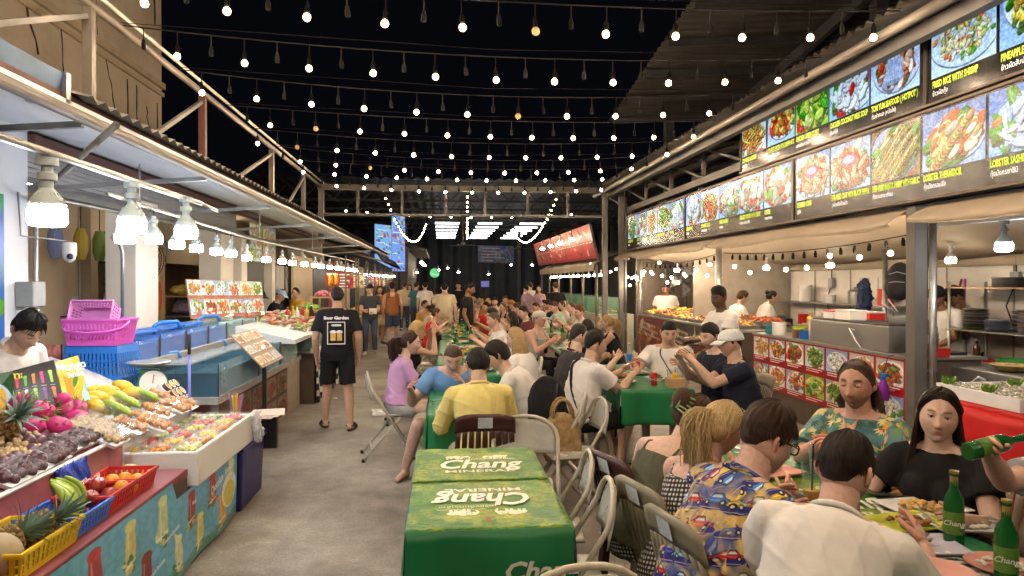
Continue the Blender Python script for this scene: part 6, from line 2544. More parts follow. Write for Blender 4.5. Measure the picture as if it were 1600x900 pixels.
for i, (px,py)in enumerate(((112,757),(133,748))):
 q=at(px,py,X=-1.84)
 t=thing('snack_bag',['shiny dark blue snack bag leaning on the pink panel','shiny blue snack bag beside the apples'][i],'snack bag',q)
 w=MB()
 w.grid(lambda u,v:(q.x+.035*math.sin(u*math.pi)*math.sin(v*math.pi)-.03*v+.006*math.sin(u*30+v*9),q.y+(u-.5)*.15,q.z+(v-.5)*.19+.006*math.sin(u*40)*v),16,12)
 w.build('bag',mat('blue_foil',(.02,.05,.35),rough=.2,metal=.4,var=.5,vs=12),t,180,solid=.02)
 lettering('Doma',face_matrix((q.x+.03,q.y,q.z),(0,1,.2),(-.2,0,1),.014),.05,PAPER,t,bold=.001)
fb=thing('foam_box','long white foam box filled with packs of cut fruit','foam box',(-1.72,5.1,.47))
w=MB()
x0, x1, y0, y1=-1.99, -1.47, 4.46, 5.72
for a in((x0,x1,y0,y0+.03),(x0,x1,y1-.03,y1),(x0,x0+.03,y0+.03,y1-.03),(x1-.03,x1,y0+.03,y1-.03)):
 w.box(*a,.475,.69)
w.box(x0+.03,x1-.03,y0+.03,y1-.03,.475,.655)
w.build('box',FOAM,fb,bevel=.012)
lettering('2 4 F',face_matrix((-1.55,5.66,.66),(1,.2,0),(-.2,1,0),.04),.06,mat('blue_ink',(.03,.08,.4),rough=.6,var=0),fb)
CUT=[mat('cut_mango',(.75,.52,.08),rough=.3,var=.2,vs=20),mat('cut_melon',(.62,.58,.20),rough=.3,var=.2,vs=20),mat('cut_watermelon',(.60,.10,.07),rough=.3,var=.3,vs=20),mat('cut_papaya',(.70,.28,.06),rough=.3,var=.2,vs=20),mat('cut_guava',(.5,.6,.3),rough=.3,var=.2,vs=20)]
CN=['mango','melon','watermelon','papaya','guava']
for r_ in range(6):
 for c_ in range(3):
  k=(r_*2+c_*3+(r_>2))%5
  def chunks(w):
   for i in range(16):
    w.cbox((rnd.uniform(-.05,.05),rnd.uniform(-.065,.065),.028+rnd.uniform(-.006,.008)),(.034,.026,.022),M=rot3(rnd.uniform(-.5,.5),rnd.uniform(-.5,.5),rnd.uniform(0,3)).to_4x4())
  pack('clear pack of cut %s in the foam box, row %s from the camera, %s'%(CN[k],['one','two','three','four','five','six'][r_],['inner side','middle','aisle side'][c_]),(-1.9+.165*c_,4.59+.20*r_,.657),.145,.18,.05,chunks,CUT[k],'cut fruit packs in the foam box',tilt=False,trayc=CLEAR)
bn=thing('storage_bin','dark blue plastic bin under the end of the foam box','bin',(-1.7,5.75,0))
w=MB()
w.box(-1.97,-1.47,5.42,6.08,.0,.455,.93)
w.build('tub',mat('navy_plastic',(.012,.014,.11),rough=.4,var=.1),bn,bevel=.02)
w=MB()
w.box(-1.985,-1.455,5.405,6.095,.456,.474)
w.build('lid',mat('navy_plastic',(.012,.014,.11)),bn,bevel=.006)
mc=thing('menu_card','laminated menu cards lying on the blue bin lid','menu',(-1.5,6.15,.66))
for i in range(3):
 w=MB()
 w.cbox((-1.50+.02*i,6.12+.03*i,.60+.006*i),(.26,.32,.004),M=Matrix.Rotation(.15*i-.1,4,'Z'))
 w.build('card',mat('card_paper',(.55,.42,.35),rough=.35,var=.35,vs=22),mc)
w=MB()
w.box(-1.66,-1.4,6.2,6.26,.30,.595)
w.build('stand',BLACK,mc)
sw=thing('straw_cup','cup of bright coloured straws at the end of the foam box','straws',(-1.55,5.78,.69))
w=MB()
w.lathe([(.03,0),(.04,.1),(.037,.1),(.028,.004)],12,(-1.62,5.8,.62))
w.build('cup',CLEAR,sw,60)
for i in range(22):
 w=MB()
 a=rnd.uniform(0,6)
 w.tube([(-1.62+.02*math.cos(a),5.8+.02*math.sin(a),.63),(-1.62+.055*math.cos(a),5.8+.055*math.sin(a),.81+rnd.uniform(0,.03))],.004,5)
 w.build('straw',mat('straw_%d'%(i%5),[(.75,.25,.03),(.1,.55,.12),(.7,.08,.3),(.35,.1,.5),(.75,.6,.05)][i%5],rough=.4,var=0),sw)
pbm=MB()
pbm.ball((-1.43,5.68,.60),(.035,.05,.13),12,10)
pbm.ball((-1.42,5.75,.53),(.03,.05,.06),10,8)
me=voxel(pbm,.009,2,.02,3,20)
tag(link('plastic_bag',me,glass_mat('bag_film',(.75,.75,.75),.5,.35),None,180),'crumpled clear plastic bags hanging from the foam box corner','bag')
def menu_board(label,a,b,c,d,pic,nm,words=(),th=.012,cat='menu board',rough=.3):
 t=thing('menu_board',label,cat,a)
 w=MB()
 w.board(a,b,c,d,th)
 w.build('board',img_mat(nm,pic.image(nm+'_print'),rough=rough,coat=.3),t)
 a, b, d=Vector(a), Vector(b), Vector(d)
 for tx, u, v, s, m, sh in words:
  lettering(tx,face_matrix(a+(b-a)*u+(d-a)*v,b-a,d-a,.003),s,m,t,shear=sh,bold=s*.02)
 return t
YELL=mat('yellow_print',(.75,.6,.03),rough=.5,var=0)
WPR=mat('white_print',(.82,.82,.84),rough=.5,var=0)
GPR=mat('green_print',(.12,.4,.08),rough=.5,var=0)
p=Pic(130,100,(.1,.3,.12))
p.ell(30,20,26,22,(.85,.6,.1),.4)
p.ell(66,26,20,24,(.9,.55,.12))
for i in range(12):
 p.line(56+i*2,10+i,56+i*2,44,1,(.7,.4,.05))
p.ell(60,70,60,46,(.75,.85,.93))
p.ell(55,72,22,40,(.9,.66,.2),.3)
p.ell(85,72,16,34,(.93,.72,.25),.2)
p.noise(.1,4,g)
menu_board('mango picture board at the edge of the frame behind dragon fruits',at(-40,652,d=3.9),at(27,645,d=4.0),at(20,580,d=4.08),at(-45,590,d=3.95),p,'mango_board')
p=Pic(150,110,(.03,.03,.035))
for i in range(10):
 x, y, c=18+(i%5)*28, 42+(i//5)*40, [(.8,.15,.2),(.35,.7,.2),(.85,.5,.12),(.8,.2,.5),(.6,.8,.3),(.9,.7,.2),(.9,.9,.9),(.5,.7,.3),(.4,.2,.5),(.85,.4,.2)][i]
 p.poly([(x-6,y-14),(x+6,y-14),(x+4,y+12),(x-4,y+12)],c)
 p.ell(x,y-14,7,4,tuple(min(1,q*1.2)for q in c))
 p.line(x-8,y+18,x+8,y+18,2,(.85,.85,.85),.7)
menu_board('black drinks menu board with coloured cups behind the dragon fruits',at(22,640,d=4.02),at(100,632,d=4.2),at(84,562,d=4.27),at(16,580,d=4.1),p,'drinks_board',(('mango',.35,.88,.07,YELL,.0),('mango',.80,.9,.06,YELL,0)))
p=Pic(110,140,(.82,.72,.25))
p.noise(.8,30,g,(.9,.82,.5))
p.poly([(20,40),(62,52),(52,135),(22,132)],(.88,.55,.08))
p.ell(40,46,22,10,(.92,.72,.3),.3)
p.ell(75,110,30,20,(.9,.68,.1),-.8)
p.ell(70,72,9,24,(.2,.5,.12),.6)
p.poly([(80,120),(110,80),(110,140),(80,140)],(.62,.82,.88))
p.noise(.1,4,g)
menu_board('bright yellow mango drink board leaning by the blue baskets',at(102,634,d=4.24),at(141,624,d=4.4),at(122,555,d=4.46),at(86,566,d=4.3),p,'mango_drink',(('Mango',.55,.84,.075,WPR,.1),('Smile',.62,.64,.05,WPR,.1)))
def scale_(label,c,m,s=1.0,rz=0):
 t=thing('weighing_scale',label,'scale',c,rz)
 W=WM[t]@Matrix.Scale(s,4)
 w=MB()
 w.M=W
 w.add([(-.11,-.09,0),(.11,-.09,0),(.11,.09,0),(-.11,.09,0),(-.055,-.055,.17),(.055,-.055,.17),(.055,.055,.17),(-.055,.055,.17)],[(3,2,1,0),(4,5,6,7),(0,1,5,4),(1,2,6,5),(2,3,7,6),(3,0,4,7)])
 w.build('body',m,t,bevel=.012)
 w=MB()
 w.M=W
 w.lathe([(.001,0),(.095,0),(.1,.01),(.095,.02),(.001,.02)],24,(.03,-.085,.1),(.25,-1,.25))
 d=w.build('dial',PAPER,t,40)
 w=MB()
 w.M=W
 w.lathe([(.095,.021),(.1,.012),(.104,.022),(.098,.028)],24,(.03,-.085,.1),(.25,-1,.25),caps=False)
 w.build('dial_rim',m,d,40)
 w=MB()
 w.M=W
 w.beam((.03,-.108,.105),(.04,-.125,.17),.004,.004)
 w.build('needle',REDP,d)
 w=MB()
 w.M=W
 w.lathe([(.06,.17),(.075,.18),(.075,.2),(.02,.2)],20)
 w.build('collar',m,t,40)
 w=MB()
 w.M=W
 w.lathe([(.001,.215),(.09,.22),(.15,.25),(.155,.255),(.15,.258),(.09,.232),(.001,.228)],28,caps=False)
 w.build('pan',INOX,t,60)
 return t
SGREEN=mat('scale_green',(.03,.20,.13),rough=.4,var=.1)
STEAL=mat('scale_teal',(.08,.36,.34),rough=.4,var=.1)
q=at(232,612,d=5.35)
scale_('dark green weighing scale with steel pan before the blue baskets',(q.x,q.y,q.z-.03),SGREEN,1.0,R(20))
# ------------------------------------------------------------------ fish tanks
WATER=glass_mat('tank_water',(.10,.26,.36),.2,.05)
WATERB=glass_mat('tank_water_blue',(.04,.20,.85),.5,.1)
BTUBE=mat('blue_pipe',(.03,.22,.62),rough=.35)
tb=thing('tank_stand','two level steel and board stand holding the fish tanks','stand',(-2.4,8,0))
w=MB()
w.box(-2.75,-1.95,6.44,10.15,.64,.70)
w.build('shelf',mat('grey_shelf',(.36,.35,.33),rough=.5,var=.15),tb)
w=MB()
w.box(-3.05,-2.46,5.7,10.0,1.0,1.05)
w.build('shelf',mat('grey_shelf',(.36,.35,.33)),tb)
w=MB()
w.box(-2.74,-1.975,6.9,10.15,.0,.638)
w.build('base',mat('beige_base',(.40,.34,.27),rough=.6,var=.15,vs=3,dirt=.3),tb)
w=MB()
for x, y in((-2.0,6.5),(-2.7,6.5),(-3.0,5.8),(-2.5,5.8)):
 w=MB()
 w.box(x-.025,x+.025,y-.025,y+.025,0,.64 if y>6 else 1.0)
 w.build('leg',STEEL,tb)
p=atlas(4,2,['meat','crab','prawn','meat'],60,44,(.25,.12,.09),51,3,n=40)
p.a*=np.array((.6,.5,.45))
w=MB()
w.board((-1.965,7.05,.06),(-1.965,9.3,.06),(-1.965,9.3,.62),(-1.965,7.05,.62),.008)
w.build('poster',img_mat('tank_poster',p.image('tank_poster_print'),rough=.4),tb)
w=MB()
w.box(-2.6,-2.0,6.3,6.9,.02,.3)
w.build('red_crate',REDP,tb)
def tank(label,x0,x1,y0,y1,z,h,level,wm,group,lid=True,pipe=True,frame=None):
 t=thing('fish_tank',label,'fish tank',(x0,y0,z),0,group)
 w=MB()
 th=.008
 for a in((x0,x1,y0,y0+th),(x0,x1,y1-th,y1),(x0,x0+th,y0+th,y1-th),(x1-th,x1,y0+th,y1-th)):
  o=MB().box(*a,z,z+h)
  o.build('pane',GLASS,t)
 w=MB()
 w.box(x0+.012,x1-.012,y0+.012,y1-.012,z+.004,z+h*level)
 w.build('water',wm,t)
 w=MB()
 w.box(x0+.014,x1-.014,y0+.014,y1-.014,z-.002,z+.003)
 if wm is WATERB:
  w.box(x0+.014,x0+.02,y0+.014,y1-.014,z+.006,z+h*.9)
 w.build('liner',mat('tank_liner_blue',(.03,.16,.62),rough=.5,var=.15)if wm is WATERB else mat('tank_liner',(.07,.13,.16),rough=.6,var=.25),t)
 w=MB()
 for x in(x0,x1):
  for y in(y0,y1):
   w=MB()
   w.box(x-.005,x+.005,y-.005,y+.005,z,z+h)
   w.build('corner_seal',DARKST,t)
 if lid:
  w=MB()
  w.box(x0+.02,x1-.25,y0+.03,y1-.03,z+h-.01,z+h+.012)
  w.build('lid',BLUEP if wm is WATERB else CLEAR,t,bevel=.006)
 if pipe:
  w=MB()
  yy=y0+.25
  w.tube([(x0+.1,yy,z+h*.3),(x0+.1,yy,z+h+.03),(x0+.14,yy+.05,z+h+.06),(x0+.25,yy+.2,z+h+.06),(x0+.28,yy+.22,z+h)],.022,8)
  w.build('pipe',BTUBE,t,180)
 w=MB()
 for i in range(26):
  w.ball((x1-.03-rnd.uniform(0,.05),y0+.35+rnd.uniform(-.02,.02),z+.05+i*h*level/32),.006,6,4)
 tag(w.build('bubble',PAPER,t),None,None,None,'stuff')
 return t
tank('lower glass fish tank nearest the foam box with bubbles',-2.72,-1.96,6.48,7.85,.702,.29,.72,WATER,'fish tanks on the lower shelf')
tank('middle lower fish tank behind the tilted menu card',-2.72,-1.965,7.9,8.9,.702,.28,.68,WATER,'fish tanks on the lower shelf')
tank('last lower fish tank with yellowish water by the man in black',-2.72,-1.96,8.93,9.95,.702,.28,.75,glass_mat('tank_water_pale',(.35,.42,.36),.4,.05),'fish tanks on the lower shelf',pipe=False)
for i in range(6):
 y0=5.95+i*.66
 tank('%s blue tank on the upper shelf counted from the blue baskets'%['first','second','third','fourth','fifth','sixth'][i],-3.0,-2.5,y0,y0+.64,1.052,.19 if i else.17,.8,WATERB if i<4 else glass_mat('tank_water_pale',(.35,.42,.36),.4,.05),'blue tanks on the upper shelf',pipe=i%2==0)
bp_=thing('blue_pole','thin blue pole with black grip standing before the tanks','pole',(-1.95,6.1,0))
w=MB()
q0=at(296,640,X=-1.9)
w.tube([(q0.x,q0.y,0),(q0.x,q0.y,1.17)],.011,8)
w.build('shaft',mat('violet_blue_pole',(.16,.18,.62),rough=.4),bp_,180)
w=MB()
w.tube([(q0.x,q0.y,1.17),(q0.x,q0.y,1.32)],.013,8)
w.build('grip',BLACKR,bp_,180)
p=atlas(3,3,['meat','noodle','prawn','rice','crab'],44,40,(.62,.52,.42),61,3,5,(.3,.1,.05),n=26)
t=menu_board('tilted menu card with food photos on a black stand by the tanks',(-1.78,7.3,.86),(-1.78,8.25,.86),(-2.05,8.1,1.2),(-2.05,7.15,1.2),p,'tank_menu')
w=MB()
w.box(-1.88,-1.84,7.68,7.72,0,.93)
w.build('stand',BLACK,t)
# ------------------------------------------------------------------ seafood stall and the counters behind it
ss=thing('seafood_counter','seafood counter of ice and shellfish with glass front and checkered cloth','counter',(-2.2,10.5,0))
w=MB()
w.add([(-1.80,8.95,1.0),(-1.80,11.2,1.0),(-2.7,11.2,1.22),(-2.7,8.95,1.22),(-1.80,8.95,.95),(-1.80,11.2,.95),(-2.7,11.2,1.0),(-2.7,8.95,1.0)],[(0,1,2,3),(0,4,5,1),(1,5,6,2),(3,7,4,0),(2,6,7,3)])
w.M=Matrix.Translation((0,1.05,0))
w.build('ice_bed',mat('crushed_ice',(.62,.66,.68),rough=.35,var=.12,vs=40,bump=1,bs=90),ss)
w=MB()
w.box(-2.69,-1.81,10.01,12.24,.762,.948)
w.build('tank_body',mat('dark_teal_tank',(.09,.15,.16),rough=.15,var=.3,vs=4),ss)
w=MB()
w.box(-1.78,-1.765,10.0,12.25,.78,1.06)
w.build('glass_front',GLASS,ss)
w=MB()
w.box(-2.7,-1.78,10.2,13.2,.0,.72)
w.build('cabinet',mat('dim_cabinet',(.1,.08,.06)),ss)
p=Pic(264,64,(.85,.85,.82))
for i in range(33):
 for j in range(8):
  if(i+j)%2:
   p.rect(i*8,j*8,i*8+8,j*8+8,(.03,.03,.03))
CHK=img_mat('checkered',p.image('checker_print'),rough=.7)
w=MB()
w.grid(lambda u,v:(-1.745+.035*math.sin(u*44)*(1-v),10.15+3.1*u,.02+.70*v),80,6,True)
w.build('checkered_cloth',CHK,ss,180)
w=MB()
w.box(-2.7,-1.72,10.1,13.3,.722,.76)
w.build('worktop',mat('pale_worktop',(.55,.53,.48),rough=.4,var=.1),ss)
g=np.random.default_rng(23)
for k, (lab,m,n)in enumerate((('pale squid and fish laid on the crushed ice',SEAF,70),('red prawns laid on the crushed ice',FRY[5],60),('green leaves and herbs scattered over the seafood ice',LETT,40),('pink fish fillets on the crushed ice',mat('pink_fish',(.55,.26,.2),rough=.35,var=.3,vs=20),50))):
 w=MB()
 for i in range(n):
  u, y=g.uniform(0,1), g.uniform(10.03,12.2)
  x=-1.83-.85*u
  a=g.uniform(.03,.055)
  w.ball((x,y,1.015+.22*u+g.uniform(0,.03)),(a*1.6,a*.6,a*.4),6,4,rot3(g.uniform(-.4,.4),g.uniform(-.4,.4),g.uniform(0,3)))
 tag(w.build('seafood',m,None,180),lab,'seafood',None,'stuff')
q=at(440,520,X=-2.0)
scale_('teal weighing scale on the counter beside the man in black',(-1.98,12.55,.765),STEAL,1.05,R(35))
t=thing('juice_jug','jug of lime juice beside the teal scale','jug',(-2.1,12.1,.76))
w=MB()
w.lathe([(.07,0),(.085,.02),(.09,.2),(.085,.2),(.07,.01)],16,(-2.12,12.1,.762))
w.build('vessel',CLEAR,t,50)
w=MB()
w.lathe([(.065,.01),(.08,.15),(.001,.152)],16,(-2.12,12.1,.762))
w.build('juice',mat('lime_juice',(.5,.55,.08),rough=.2),t,40)
for i in range(9):
 m_=[REDP,PAPER,FRY[1],YELP,REDP,mat('soy_brown',(.05,.02,.012)),GREENP,PAPER,FRY[0]][i]
 bottle('condiment bottle in the row behind the seafood ice, %s from the tanks'%['first','second','third','fourth','fifth','sixth','seventh','eighth','ninth'][i],-2.4+.12*(i%3),11.4+i*.14,1.12 if i<6 else.78,.2,.035,m_,WHITEP,'condiments by the seafood ice')
p=atlas(6,2,['prawn','cashew','sashimi','crab','noodle','veg','shell','meat'],64,52,(.62,.45,.36),71,1,9,(.75,.08,.06),n=46)
menu_board('glossy seafood photo board standing over the upper tanks',(-3.02,8.95,1.27),(-2.5,10.4,1.25),(-2.55,10.4,1.72),(-3.08,8.95,1.75),p,'seafood_board',(),.02)
wsf=thing('display_shelf','pale wooden two step shelf of vegetables on the food stall','shelf',(-2.4,14.2,0))
for(x0,x1,y0,y1,z)in((-2.6,-1.95,13.4,15.4,.92),(-2.75,-2.3,13.4,15.3,1.18),(-2.6,-2.2,14.4,15.2,1.42)):
 w=MB()
 w.box(x0,x1,y0,y1,z-.03,z)
 w.build('board',PALEWOOD,wsf)
for y in(13.42,14.4,15.36):
 for x in(-2.57,-2.0):
  w=MB()
  w.box(x-.02,x+.02,y-.02,y+.02,0,.89 if x>-2.2 else 1.39)
  w.build('post',PALEWOOD,wsf)
for k, (x0,x1,y0,y1,z,m,lab)in enumerate(((-2.55,-2.0,13.5,14.4,.92,FRY[1],'golden fried snacks heaped on the wooden shelf'),(-2.55,-2.0,14.45,15.3,.92,FRY[3],'yellow corn and snacks heaped on the wooden shelf'),(-2.7,-2.35,13.5,14.3,1.18,LETT,'green vegetables heaped on the upper wooden shelf'),(-2.55,-2.25,14.45,15.1,1.42,mat('pink_veg',(.6,.2,.25),rough=.5,var=.4,vs=9),'pink and green produce on the top wooden shelf'))):
 w=MB()
 heap(w,x0,x1,y0,y1,z+.02,.1,50,.04)
 tag(w.build('produce',m,None,180),lab,'produce',None,'stuff')
# ------------------------------------------------------------------ inside and on the shop
p=Pic(60,150,(.05,.35,.7))
p.noise(.9,30,np.random.default_rng(2),(.15,.6,.35))
p.noise(.6,22,np.random.default_rng(4),(.1,.3,.85))
for c, x, y, r in(((.85,.75,.1),24,22,16),((.75,.65,.05),40,30,10),((.25,.55,.1),50,95,12),((.75,.85,.4),50,95,7),((.8,.1,.4),20,118,14),((.85,.2,.5),36,132,12)):
 p.ell(x,y,r,r*.8,c,.3)
t=thing('wall_poster','bright blue and green fruit poster at the edge of the frame','poster',(-3.2,5.6,1.6))
w=MB()
a0=at(-60,540,d=5.4)
w.board((-3.29,4.5,1.05),(-3.29,5.72,1.05),(-3.29,5.72,2.38),(-3.29,4.5,2.38),.01)
w.build('sheet',img_mat('fruit_poster',p.image('fruit_poster_print'),rough=.35),t)
t=thing('electric_meter','grey electric meter box with cables on the blue white wall','meter',(-3.25,5.95,1.5))
w=MB()
w.box(-3.298,-3.16,5.86,6.04,1.52,1.72)
w.build('case',mat('meter_grey',(.35,.36,.36),rough=.4),t,bevel=.01)
w=MB()
w.box(-3.298,-3.2,5.87,6.03,1.36,1.5)
w.build('terminal_box',WHITEP,t,bevel=.006)
w=MB()
w.tube([(-3.25,5.9,1.36),(-3.26,5.86,1.2),(-3.25,5.95,1.12),(-3.24,6.05,1.12)],.016,6)
w.build('conduit',YELP,t,180)
w=MB()
w.tube([(-3.22,6.0,1.36),(-3.2,6.05,1.1),(-3.2,6.02,.8)],.01,6)
w.build('cable',BLACKR,t,180)
t=thing('security_camera','white dome security camera on a thin bracket','camera',(-3.15,6.3,2.1))
w=MB()
w.tube([(-3.29,5.9,2.42),(-3.27,5.9,2.08),(-3.2,6.0,2.07),(-3.12,6.3,2.06)],.007,6)
w.build('bracket',STEEL,t,180)
w=MB()
w.lathe([(.045,.08),(.055,.07),(.055,-.02),(.045,-.06),(.02,-.085),(.002,-.09)],18,(-3.12,6.32,1.97))
w.build('dome',WHITEP,t,50)
w=MB()
w.ball((-3.09,6.27,1.93),.025,10,8)
w.build('lens',BLACK,t,180)
t=thing('wall_router','black router with aerials and socket on the cream wall','router',(-4.96,9.9,1.4))
w=MB()
w.box(-4.995,-4.95,10.05,10.3,1.22,1.34)
w.build('case',BLACK,t,bevel=.006)
for y, dz, dy in((10.05,0,-.25),(10.3,.12,.13),(10.28,-.03,.16)):
 w=MB()
 w.tube([(-4.96,y,1.26),(-4.95,y+dy,1.26+dz)],.01,5)
 w.build('aerial',BLACK,t,180)
w=MB()
w.box(-4.995,-4.97,10.14,10.3,1.44,1.52)
w.build('socket',WHITEP,t)
w=MB()
w.tube([(-4.98,10.36,.8),(-4.98,10.36,2.6)],.01,5)
w.build('cable',WHITEP,t)
for i, (c,y,lab)in enumerate((((.22,.28,.55),9.0,'slate blue hanging lantern'),((.65,.48,.08),9.6,'yellow hanging lantern'),((.25,.40,.10),10.1,'green hanging lantern'))):
 t=thing('hanging_lantern',lab+' below the shop ceiling','lantern',(-4.6,y,2.2))
 w=MB()
 w.lathe([(.05,-.2),(.085,-.08),(.085,.08),(.05,.2)],10,(-4.6,y,2.2))
 w.build('shade',mat('lantern_%d'%i,c,rough=.7),t,30)
 w=MB()
 w.tube([(-4.6,y,2.4),(-4.6,y,2.95)],.006,5)
 w.build('cord',CORD,t)
t=thing('side_table','wooden table with black legs behind the fruit vendor','table',(-3.9,7.4,0))
w=MB()
w.box(-4.4,-3.42,7.3,7.95,.88,.92)
w.build('tabletop',PALEWOOD,t,bevel=.006)
for x, y in((-4.35,7.35),(-3.5,7.35),(-4.35,7.9),(-3.5,7.9)):
 w=MB()
 w.box(x-.025,x+.025,y-.025,y+.025,0,.88)
 w.build('leg',BLACK,t)
bottle('white plastic jerrycan on the wooden side table',-3.62,7.6,.92,.33,.085,mat('milky_plastic',(.65,.65,.62),rough=.4),WHITEP)
bottle('clear sauce bottle with red label on the side table',-4.15,7.5,.92,.3,.045,glass_mat('clear_bottle',(.7,.7,.65),.35),REDP,None,REDP)
pbm=MB()
pbm.ball((-3.93,7.6,.99),(.17,.14,.09),14,10)
me=voxel(pbm,.014,2,.02,6,14)
tag(link('plastic_bag',me,mat('red_bag',(.45,.16,.14),rough=.3,var=.6,vs=9),None,180),'plastic bag with red stripes lying on the side table','bag')
t=thing('storage_shelf','steel shelf stacked with bags and pans behind the second pillar','shelf',(-4.4,13.5,0))
for z in(.75,1.15,1.48):
 w=MB()
 w.box(-4.85,-4.1,12.3,14.6,z-.02,z)
 w.build('board',INOX if z<1.4 else PALEWOOD,t)
for x in(-4.83,-4.12):
 for y in(12.32,13.5,14.58):
  w=MB()
  w.tube([(x,y,0),(x,y,1.5)],.018,6)
  w.build('leg',INOX,t,180)
for i, (c,q,r,lab)in enumerate((((.55,.08,.16),(-4.4,13.3,1.62),(.2,.28,.16),'pink net bag of onions on the steel shelf'),((.55,.42,.1),(-4.45,12.7,1.57),(.18,.28,.1),'yellow net bag on the steel shelf'),((.3,.3,.3),(-4.4,14.1,1.6),(.2,.3,.12),'heap of grey utensils on the steel shelf'),((.4,.3,.35),(-4.4,12.8,1.27),(.2,.3,.12),'mauve bundle on the middle shelf'),((.5,.12,.12),(-4.4,13.6,.85),(.2,.35,.1),'red bundle on the bottom shelf'),((.35,.25,.16),(-4.75,11.2,1.68),(.2,.5,.12),'brown paper sacks heaped on the white fridge'))):
 pbm=MB()
 pbm.ball(q,r,14,10)
 me=voxel(pbm,.02,2,.035,i,12)
 tag(link('sack',me,mat('sack_%d'%i,c,rough=.6,var=.5,vs=10),None,180),lab,'sack')
t=thing('fridge','low white fridge against the mural wall','fridge',(-4.7,11.2,0))
w=MB()
w.box(-4.86,-4.4,10.75,11.6,0,1.55)
w.build('body',WHITEP,t,bevel=.02)
w=MB()
w.box(-4.395,-4.375,10.76,11.59,.1,1.53)
d=w.build('door',WHITEP,t,bevel=.01)
w=MB()
w.box(-4.37,-4.35,11.5,11.53,.8,1.2)
w.build('handle',STEEL,d)
fan('black wall fan turned sideways before the mural',(-3.75,9.55,1.98),(-.75,.3,.12),.24,False)
mu=thing('wall_mural','painted mural with red DANG lettering on the tan wall','mural',(-6.4,15,1))
w=MB()
w.box(-5.05,-4.93,11.65,12.35,0,2.05)
w.box(-6.4,-6.38,11.5,20,0,2.6)
w.build('wall_paint',mat('tan_wall',(.50,.33,.19),rough=.8,var=.1,vs=2),mu)
MR=mat('mural_red',(.38,.06,.04),rough=.7,var=.1)
MBK=mat('mural_ink',(.04,.05,.06),rough=.7,var=0)
q=Vector((-3.66,9.7,1.3))
w=MB()
w.box(-4.22,-4.20,9.9,11.3,.3,2.2)
w.build('painted_board',mat('tan_wall',(.50,.33,.19)),mu)
Mq=lambda y, z:face_matrix((-4.195,y,z),(0,1,.12),(0,-.12,1),.004)
lettering('DANG',Mq(10.62,1.22),.34,MR,mu,sx=.9,bold=-.004)
lettering('CEN',Mq(10.4,1.6),.2,MBK,mu,sx=.9)
for i in range(9):
 w=MB()
 y, z, r=10.15+(i%3)*.4, .75+(i//3)*.42, .07+.03*(i%2)
 w.tube([(-4.19,y+r*(1-k*.07)*math.cos(k*.6+i),z+r*(1-k*.07)*math.sin(k*.6+i))for k in range(13)],.007,4)
 w.build('scroll',[MBK,mat('mural_blue',(.08,.16,.25),rough=.7),mat('mural_ochre',(.5,.3,.05),rough=.7)][i%3],mu,180)
for(y,z)in((11.05,1.5),(11.1,.8)):
 w=MB()
 w.ball((-4.19,y,z),(.006,.12,.22),12,8)
 w.build('flame_shape',mat('mural_orange',(.65,.12,.03),rough=.7),mu,180)
p=atlas(5,1,['meat','prawn','meat','crab','veg'],44,40,(.12,.05,.04),81,3,n=26)
menu_board('dark framed food photo strip above the fridge',(-4.88,10.75,1.98),(-4.88,13.2,1.98),(-4.88,13.2,2.45),(-4.88,10.75,2.45),p,'photo_strip')
p=atlas(2,3,['prawn','curry','soup'],60,60,(.55,.75,.45),91,2,n=40)
menu_board('bright green and red food poster hanging before the blinds',(-3.28,12.6,2.08),(-3.28,13.4,2.08),(-3.28,13.4,2.75),(-3.28,12.6,2.75),p,'hang_poster_a')
menu_board('yellow food poster hanging next to the green one',(-3.28,13.5,2.08),(-3.28,14.5,2.08),(-3.28,14.5,2.75),(-3.28,13.5,2.75),atlas(2,2,['noodle','pine'],60,60,(.8,.65,.2),92,2,n=40),'hang_poster_b')
for i, (x,y)in enumerate(((-1.55,10.6),(-1.45,11.2),(1.1,4.7))):
 w=MB()
 w.grid(lambda u,v:(x+.06*(u-.5)+.01*math.sin(v*5),y+.08*(v-.5),.006+.012*abs(math.sin(u*4+v*3+i))),5,5)
 tag(w.build('paper_scrap',PAPER,None,180),'crumpled white tissue scrap dropped on the concrete floor','litter','tissue scraps on the floor')
# ------------------------------------------------------------------ far end of the market
fr=thing('market_hall','far dark market hall roof with lit tubes and black curtain wall','hall',(2,38,0))
w=MB()
corrugated(w,(-9,29,5.9),(16,29,5.9),(16,50,5.3),(-9,50,5.3),.04,60)
w.build('roof_sheet',mat('dark_roof_sheet',(.055,.05,.043)),fr,180)
for y in(29.5,33,37,41,45):
 w=MB()
 w.box(-9,16,y-.05,y+.05,5.0,5.1)
 w.build('truss_chord',DARKST,fr)
 w=MB()
 for i in range(20):
  a=-8+i*1.2
  w.beam((a,y,5.05),(a+.6,y,5.7),.04,.04)
  w.beam((a+.6,y,5.7),(a+1.2,y,5.05),.04,.04)
 tag(w.build('truss_web',DARKST,fr),None,None,None,'stuff')
w=MB()
w.grid(lambda u,v:(-9+25*u,50+.12*math.sin(u*150),5.4*v),150,2)
w.build('curtain_wall',mat('black_curtain',(.022,.024,.028),rough=.6,var=.3,vs=1.5),fr,180)
for x in(-8.0,-2.0,4.5,10):
 w=MB()
 w.box(x-.08,x+.08,41,41.16,0,5.0)
 w.build('column',GREYST,fr)
